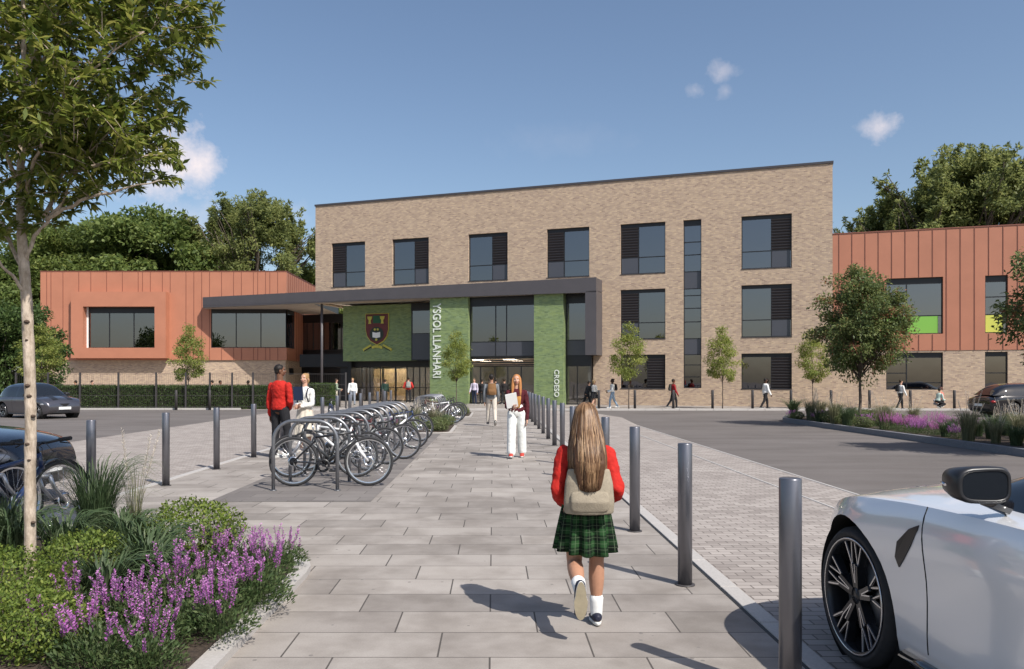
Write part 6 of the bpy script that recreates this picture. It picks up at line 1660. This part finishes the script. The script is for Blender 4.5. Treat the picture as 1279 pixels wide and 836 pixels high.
M['lf_bedgreen'] = G('bed_shrub_leaf', [(0, (.05, .075, .025)), (.5, (.11, .14, .05)), (1, (.24, .25, .11))], transl=.3)
M['lf_core'] = simple('hedge_wood', (.035, .035, .02), .9, var=.4, scale=30)
hedge(xat(42, 43.6), xat(335, 43.6), 43.6, 44.6, 1.26, 'long clipped green hedge in front of the left wing')
hedge(xat(383, 49), xat(414, 49), 48.8, 50.2, 1.35, 'short clipped hedge beside the canopy column')

# ================================================================ PLANTING BEDS
def bed_mound(name, pts, z0, z1, m, label=None):
    mb = MB(); mb.prism(pts, z0, z1); o = mb.build(name, m); return struct(o)
def rounded(pts, r, seg_=6):
    out = []; n = len(pts)
    for i in range(n):
        p0, p1, p2 = Vector(pts[i-1]), Vector(pts[i]), Vector(pts[(i+1) % n]); a = (p0 - p1).normalized(); b = (p2 - p1).normalized(); rr = r[i] if isinstance(r, (list, tuple)) else r
        if rr <= 0: out.append(tuple(p1)); continue
        s = p1 + a*rr; e = p1 + b*rr
        for k in range(seg_ + 1):
            t = k/seg_; out.append(tuple(s.lerp(p1, t).lerp(p1.lerp(e, t), t)))
    return out
def inset(pts, d):
    out = []; n = len(pts)
    for i in range(n):
        p0, p1, p2 = Vector(pts[i-1]), Vector(pts[i]), Vector(pts[(i+1) % n]); a = (p1 - p0); b = (p2 - p1)
        if a.length < 1e-6: a = b
        if b.length < 1e-6: b = a
        a.normalize(); b.normalize(); nn = Vector((-(a.y + b.y), a.x + b.x)); nn.normalize(); k = max(.5, nn.dot(Vector((-a.y, a.x)))); out.append(tuple(p1 + nn*d/k))
    return out
def kerb_ring(name, pts, w, z1, m):
    inn = inset(pts, w); mb = MB(); n = len(pts)
    for i in range(n):
        j = (i + 1) % n; a, b, c_, d = pts[i], pts[j], inn[j], inn[i]
        for q in (((*a, z1), (*b, z1), (*c_, z1), (*d, z1)), ((*a, 0), (*b, 0), (*b, z1), (*a, z1)), ((*c_, 0), (*d, 0), (*d, z1), (*c_, z1))): mb.quad(*q)
    return struct(mb.build(name, m)), inn
F1 = rounded([(-1.50, 2.6), (-1.50, 7.15), (-4.75, 7.9), (-4.75, 2.6)], [0, .75, 0, 0])
_, I1 = kerb_ring('left_bed_kerb', F1, .13, .060, M['kerb']); bed_mound('left_bed_soil', I1, .0, .085, M['soil'])
F2 = rounded([(11.05, 4.0), (14.2, 4.0), (14.2, 31.5), (12.2, 33.0), (11.05, 30.6)], [0, 0, .8, .8, .8])
_, I2 = kerb_ring('right_bed_kerb', F2, .16, .16, M['darkkerb']); bed_mound('right_bed_soil', I2, .0, .13, M['soil'])
F3 = rounded([(-1.25, 23.9), (-1.25, 27.9), (-3.6, 27.9), (-3.6, 23.9)], .5)
_, I3 = kerb_ring('middle_bed_kerb', F3, .10, .030, M['kerb']); bed_mound('middle_bed_soil', I3, .0, .06, M['soil'])
F4 = rounded([(-.95, 34.5), (-.95, 39.0), (-3.6, 39.0), (-3.6, 34.5)], .5)
_, I4 = kerb_ring('far_bed_kerb', F4, .10, .030, M['kerb']); bed_mound('far_bed_soil', I4, .0, .06, M['soil'])

def salvia(fl='fl_purple', h=.42, r=.26, ns=34, nl=900, seed=1):
    global NR
    NR = np.random.default_rng(seed); rnd = random.Random(seed); t = thing('flowering_plant', None, 'flowers')
    # leaves: a loose low mound
    P = runit(nl)*(NR.random((nl, 1))**.5)*np.array([r, r, h*.52]); P[:, 2] = abs(P[:, 2])*1.25 + .01; Nn = runit(nl); Nn[:, 2] = abs(Nn[:, 2]) + .3
    Ln = P.copy(); Ln[:, 2] = .1; Ln = Ln/np.linalg.norm(Ln, axis=1, keepdims=True) + runit(nl)*.7 + np.array([0, 0, .5])
    link('leaves', leaf_mesh('leaves', P, Nn, Ln, NR.uniform(.022, .048, nl), .36, M['lf_salvia']), t)
    mb = MB(); FP, FN, FL, FT = [], [], [], []; cuts = []
    for i in range(ns):
        a = rnd.uniform(0, 2*PI); q = r*rnd.random()**.5*.85; b0 = Vector((q*.7*math.cos(a), q*.7*math.sin(a), .03)); lean = Vector((math.cos(a), math.sin(a), 0))*rnd.uniform(.0, .12) + Vector((rnd.uniform(-.03, .03), rnd.uniform(-.03, .03), 0))
        L_ = h*rnd.uniform(.62, 1.08); tip = b0 + lean + Vector((0, 0, L_)); mid = b0.lerp(tip, .5) - lean*.15; mb.tube([b0, mid, tip], [.0022, .0018, .001], 4, cap=False)
        fl0 = rnd.uniform(.50, .70); nf = 46; cuts.append(len(FP))
        for k in range(nf):
            u = fl0 + (1.02 - fl0)*(k/nf); c_ = b0.lerp(mid, u*2) if u < .5 else mid.lerp(tip, (u - .5)*2); ww = .0135*(1 - .75*(k/nf)**1.4); a2 = rnd.uniform(0, 2*PI); d = Vector((math.cos(a2), math.sin(a2), .35))
            FP.append(tuple(c_ + d*ww*.3)); FL.append(tuple(d + Vector((0, 0, .5)))); FN.append((rnd.uniform(-1, 1), rnd.uniform(-1, 1), .6)); FT.append(min(1, max(0, .25 + .5*k/nf + rnd.uniform(-.25, .25))))
    mb.build('stems', M['lf_salvia_stem'], t)
    for c0, c1 in ([(a, a + 46) for a in cuts] if ns <= 20 else [(0, len(FP))]):
        o = link('flower_spike' if ns <= 20 else 'flower_spikes', leaf_mesh('flower_spike', np.array(FP[c0:c1]), np.array(FN[c0:c1]), np.array(FL[c0:c1]), NR.uniform(.011, .021, c1 - c0), .62, M[fl], tone=np.array(FT[c0:c1])), t)
    return t
M['lf_salvia_stem'] = simple('plant_stem', (.08, .11, .04), .7)
def box_ball(r=.36, h=.42, n=3800, seed=2, ls=.026, lm='lf_box'):
    global NR
    NR = np.random.default_rng(seed); t = thing('round_shrub', None, 'shrub')
    D = runit(n); lump = 1 + .10*np.sin(D[:, :1]*9 + 1) * np.cos(D[:, 1:2]*8) + .06*np.sin(D[:, 2:3]*15 + D[:, :1]*11)
    P = D*lump*NR.uniform(.72, 1.03, (n, 1))*np.array([r, r, h*.55]); P[:, 2] += h*.5; P = P[P[:, 2] > .0]; k = len(P); D2 = P - np.array([0, 0, h*.4]); D2 /= np.linalg.norm(D2, axis=1, keepdims=True)
    link('leaves', leaf_mesh('leaves', P, D2 + runit(k)*.6, runit(k)*.8 + D2*.5 + np.array([0, 0, .4]), NR.uniform(ls*.7, ls*1.35, k), .6, M[lm], tone=np.clip(NR.normal(.5, .22, k), 0, 1)), t)
    mb = MB()
    rnd = random.Random(seed)
    for i in range(30):
        v = Vector(runit(1)[0]); v.z = abs(v.z); mb.tube([(0, 0, 0), (v.x*r*.5, v.y*r*.5, h*.3), (v.x*r*.85, v.y*r*.85, h*.35 + v.z*h*.5)], [.007, .005, .002], 5)
    mb.build('stems', M['bark_dark'], t); return t
def grass_clump(n=420, h=.8, r=.10, spread=.55, w=.006, mat='gr_dark', seed=4, plumes=0, ph=1.0, arch=1.0, name='ornamental_grass'):
    global NR
    NR = np.random.default_rng(seed); rnd = random.Random(seed); t = thing(name, None, 'ornamental grass'); V, Fc, T = [], [], []
    for i in range(n):
        a = rnd.uniform(0, 2*PI); q = r*math.sqrt(rnd.random()); b0 = np.array([q*math.cos(a), q*math.sin(a), 0]); a2 = a + rnd.gauss(0, .5); d = np.array([math.cos(a2), math.sin(a2), 0]); sd = np.array([-d[1], d[0], 0]); L_ = h*rnd.uniform(.5, 1.1); sp_ = spread*rnd.uniform(.15, 1.1)
        tone = min(1, max(0, rnd.gauss(.45, .22))); K = 7; base = len(V)
        for k in range(K + 1):
            u = k/K; zz_ = L_*(math.sin(u*PI*.5*(1 + .42*arch*sp_/spread))); rr = sp_*L_/h*(u**1.7)*1.0; ww = w*(1 - u**2)*(.6 + .4*min(1, u*4)) + .0004; c_ = b0 + d*rr + np.array([0, 0, max(.01, zz_)])
            tw = sd*math.cos(u*1.2) + np.array([0, 0, 1])*math.sin(u*1.2)*.35; V.append(c_ + tw*ww); V.append(c_ - tw*ww); T += [tone, tone]
            if k: j = base + 2*k; Fc.append((j - 2, j - 1, j + 1, j))
    me = bpy.data.meshes.new('blades'); me.from_pydata([tuple(v) for v in V], [], Fc); me.materials.append(M[mat]); at = me.attributes.new('tone', 'FLOAT', 'POINT'); at.data.foreach_set('value', np.array(T, np.float32)); me.polygons.foreach_set('use_smooth', [True]*len(Fc)); me.update()
    link('blades', me, t)
    for p in range(plumes):
        a = rnd.uniform(0, 2*PI); b0 = Vector((r*.5*math.cos(a), r*.5*math.sin(a), 0)); d = Vector((math.cos(a), math.sin(a), 0)); L_ = ph*rnd.uniform(.8, 1.1); o_ = rnd.uniform(.08, .32); tip = b0 + d*o_ + Vector((0, 0, L_)); mid = b0.lerp(tip, .55) - d*o_*.2
        mb = MB(); mb.tube([b0, mid, tip], [.0022, .0018, .001], 4, cap=False); st = mb.build('stalk', M['plume'], t); P, Ln, Nn = [], [], []
        for k in range(170):
            u = .62 + .40*k/170; c_ = mid.lerp(tip, (u - .55)/.45); ww = .022*math.sin(PI*min(1, max(.05, (u - .6)/.42)))**.6; a2 = rnd.uniform(0, 2*PI); P.append(tuple(c_)); Ln.append((math.cos(a2), math.sin(a2), 1.1)); Nn.append((rnd.uniform(-1, 1), rnd.uniform(-1, 1), .3))
        P, Ln, Nn = map(np.array, (P, Ln, Nn)); o = link('plume', leaf_mesh('plume', P, Nn, Ln, NR.uniform(.018, .034, len(P)), .16, M['plume'], bend=.05), t)
    return t

# left foreground bed
sal = [salvia(seed=31, h=.34, ns=13, nl=1300), salvia(seed=32, h=.38, ns=16, nl=1300), salvia(seed=33, h=.31, ns=11, nl=1300)]; su = [False]*3
SP = [(-1.72, 6.55, 'salvia at the right hand tip of the left bed'), (-1.72, 6.05, 'salvia by the rounded kerb, second from the right tip'), (-1.70, 5.62, 'salvia along the path edge just below the rounded kerb'), (-2.02, 6.48, 'salvia directly right of the back round shrub'), (-2.10, 6.02, 'salvia in front of the back round shrub'),
      (-2.05, 5.7, 'salvia in the thick of the purple flowers'), (-1.78, 5.22, 'salvia at the path edge halfway down the left bed'), (-2.12, 5.26, 'salvia between the strappy grass and the path edge'), (-1.85, 4.85, 'salvia near the lower kerb stone'), (-2.22, 4.86, 'salvia left of the lower kerb stone'),
      (-2.30, 4.98, 'salvia in the front row left of centre'), (-2.35, 4.40, 'salvia at the bottom edge of the picture, right'), (-2.05, 4.18, 'salvia at the bottom edge of the picture, left'), (-1.92, 4.50, 'salvia against the kerb at the bottom edge'), (-2.65, 4.98, 'salvia reaching into the left green shrubs'), (-1.80, 4.15, 'salvia at the lower kerb stone, cut by the picture edge'), (-1.62, 4.72, 'salvia spilling over the lower kerb'), (-1.60, 5.35, 'salvia spilling over the middle of the kerb')]
for i, (x, y, lab) in enumerate(SP):
    k = i % 3; t = place(sal[k], not su[k], (x, y, .085), i*1.7, 'purple flowering ' + lab, .78 + .22*((i*7) % 5)/4); su[k] = True; t['group'] = 'purple salvias in the left bed'
bx = [box_ball(seed=41), box_ball(seed=42, r=.42, h=.44)]; bu = [False, False]
BP = [(0, -2.55, 6.80, 1.16, 'bright green round shrub at the back of the left bed, above the purple flowers'), (0, -3.0, 5.85, .95, 'bright green round shrub directly right of the slender trunk'), (1, -3.25, 5.15, .95, 'bright green round shrub in front of the slender trunk, near the left edge'), (1, -2.78, 4.60, .82, 'bright green round shrub in the bottom left corner'), (0, -3.72, 5.62, .85, 'bright green round shrub at the left picture edge'), (1, -3.25, 4.25, .8, 'bright green round shrub at the bottom edge, farthest left'), (0, -2.50, 4.42, .8, 'bright green round shrub at the bottom edge beside the purple flowers')]
for k, x, y, s, lab in BP: t = place(bx[k], not bu[k], (x, y, .07), x*7, lab, s); bu[k] = True; t['group'] = 'round green shrubs in the left bed'
ga_ = grass_clump(420, .76, .12, .60, .0055, 'gr_dark', 51, arch=.8)
gb_ = grass_clump(240, .36, .12, .42, .011, 'gr_dark', 52, arch=1.25, name='strappy_plant')
GPs = [(ga_, -3.62, 7.25, 1.0, 'tall fountain of fine dark green grass at the back of the left bed'), (gb_, -3.05, 6.65, 1.05, 'strappy dark green clump between the tall grass and the back round shrub'), (gb_, -2.72, 6.22, 1.0, 'strappy dark green clump in the middle of the left bed'), (gb_, -2.50, 5.75, 1.0, 'strappy dark green clump touching the purple flowers'), (gb_, -2.62, 5.35, .9, 'strappy dark green clump between two round shrubs and the purple flowers'),
       (gb_, -3.55, 6.6, 1.1, 'strappy dark green clump just behind the slender trunk'), (gb_, -4.05, 6.7, 1.1, 'strappy dark green clump left of the slender trunk'), (gb_, -4.35, 6.2, 1.05, 'strappy dark green clump at the left picture edge'), (ga_, -4.30, 7.05, .62, 'small fountain of fine grass beside the blue bicycle wheel'), (gb_, -3.35, 7.2, .9, 'strappy dark green clump right of the tall fountain grass'), (gb_, -2.35, 6.85, .7, 'strappy dark green clump behind the purple flowers at the back')]
gs = set()
for src, x, y, s, lab in GPs: t = place(src, id(src) not in gs, (x, y, .08), x*5 + y, lab, s); gs.add(id(src)); t['group'] = 'dark green grasses in the left bed'
gp_ = grass_clump(60, .7, .05, .35, .003, 'gr_pale', 55, plumes=3, ph=1.15, name='feather_grass')
place(gp_, True, (-3.33, 7.4, .08), 2.6, 'pale feathery grass plumes beside the second bollard on the left')

# right-hand bed
rf = [salvia('fl_purple', .42, .40, 50, 900, 61), salvia('fl_pink', .50, .45, 60, 900, 62)]
gg = [grass_clump(380, .75, .14, .5, .007, 'gr_pale', 63, plumes=9, ph=1.15, name='feather_grass'), grass_clump(420, .60, .16, .5, .007, 'gr_dark', 64), box_ball(.40, .42, 2400, 65, .042, 'lf_bedgreen'), grass_clump(300, .62, .08, .55, .012, 'gr_dark', 66, arch=.2, name='spiky_plant')]
fu = {}
def rput(src, x, y, lab, s, grp):
    t = place(src, id(src) not in fu, (x, y, .12), x*3 + y*1.7, lab, s); fu[id(src)] = 1; t['group'] = grp; return t
rput(gg[3], 11.8, 31.3, 'dark spiky plant at the far tip of the right bed', 1.15, 'spiky plants')
rr_ = random.Random(4)
names = ['nearest', 'next', 'third', 'fourth', 'fifth', 'sixth', 'seventh', 'eighth', 'ninth', 'tenth', 'eleventh', 'twelfth', 'thirteenth', 'fourteenth', 'fifteenth', 'sixteenth', 'seventeenth', 'eighteenth', 'nineteenth', 'twentieth']
cnt = {}
def rlab(kind, what):
    cnt[kind] = cnt.get(kind, 0) + 1; return '%s, number %d from the far tip' % (what, cnt[kind])
kinds = {'low purple': (rf[0], 'low purple flowers in the right bed'), 'pink': (rf[1], 'pink flowers in the right bed'), 'pale': (gg[0], 'pale feather grasses in the right bed'), 'dark': (gg[1], 'dark grasses in the right bed'), 'green': (gg[2], 'green rounded shrubs in the right bed')}
y = 30.6
seqA = ['low purple', 'green', 'pale', 'low purple', 'dark', 'green', 'pale', 'green', 'dark', 'low purple', 'green', 'pale', 'pink', 'pink', 'low purple', 'pink', 'dark', 'low purple', 'pale', 'dark', 'dark', 'pale', 'dark', 'dark']
what = {'low purple': 'low purple flowering plant', 'pink': 'bright pink flowering plant', 'pale': 'pale feather grass', 'dark': 'dark grass clump', 'green': 'rounded green shrub'}
for row, xo in enumerate((11.65, 12.55, 13.5)):
    y = 30.7 - row*.25; k = 0
    while y > 12.5:
        kd = seqA[k % len(seqA)] if row == 0 else seqA[(k + (row*2)) % len(seqA)]
        if y < 18.8: kd = ['dark', 'pale', 'dark'][k % 3]
        elif y < 21.5 and row: kd = ['pale', 'dark'][k % 2]
        s = rr_.uniform(.62, .98); cnt[(kd, row)] = cnt.get((kd, row), 0) + 1
        rowname = ['kerb side row', 'middle row', 'back row'][row]
        t = rput(kinds[kd][0], xo + rr_.uniform(-.22, .22), y + rr_.uniform(-.25, .25), '%s, right bed %s, %s from the far tip' % (what[kd], rowname, ORD[min(19, cnt[(kd, row)] - 1)].replace('nearest', 'first')), s, kinds[kd][1])
        y -= .62*(1 if y > 22 else 1.1); k += 1
# middle beds beside the far rack
mg = set()
def mput(src, x, y, s, lab):
    t = place(src, id(src) in fu and False or id(src) not in fu, (x, y, .05), x*3, lab, s); fu[id(src)] = 1; t['group'] = 'plants in the middle beds'
MP = [(gg[2], -1.7, 24.35, .95, 'rounded green shrub at the near right corner of the middle bed'), (gg[2], -2.5, 24.5, .9, 'rounded green shrub at the near side of the middle bed'), (rf[1], -3.1, 24.6, .8, 'pink flowering plant at the near left corner of the middle bed'), (gg[0], -1.8, 25.4, .72, 'pale feather grass in the middle bed, right front'),
      (gg[0], -2.6, 25.6, .75, 'pale feather grass in the middle bed, centre'), (gg[0], -3.2, 26.4, .75, 'pale feather grass in the middle bed, left'), (gg[0], -2.0, 26.6, .75, 'pale feather grass in the middle bed, right back'), (gg[2], -1.6, 27.3, .8, 'rounded green shrub at the far right corner of the middle bed'), (gg[0], -2.7, 27.3, .8, 'pale feather grass at the back of the middle bed'),
      (gg[1], -1.65, 25.9, .7, 'dark grass clump at the path side of the middle bed'), (gg[2], -1.4, 35.2, .9, 'rounded green shrub at the near side of the far bed'), (gg[2], -1.5, 36.4, .8, 'rounded green shrub in the middle of the far bed'), (rf[1], -2.3, 35.3, .9, 'pink flowering plant in the far bed'), (gg[1], -1.5, 37.8, .8, 'dark grass clump at the end of the far bed'), (gg[0], -2.6, 37, .8, 'pale feather grass in the far bed')]
for a in MP: mput(a[0], a[1], a[2], a[3], a[4])
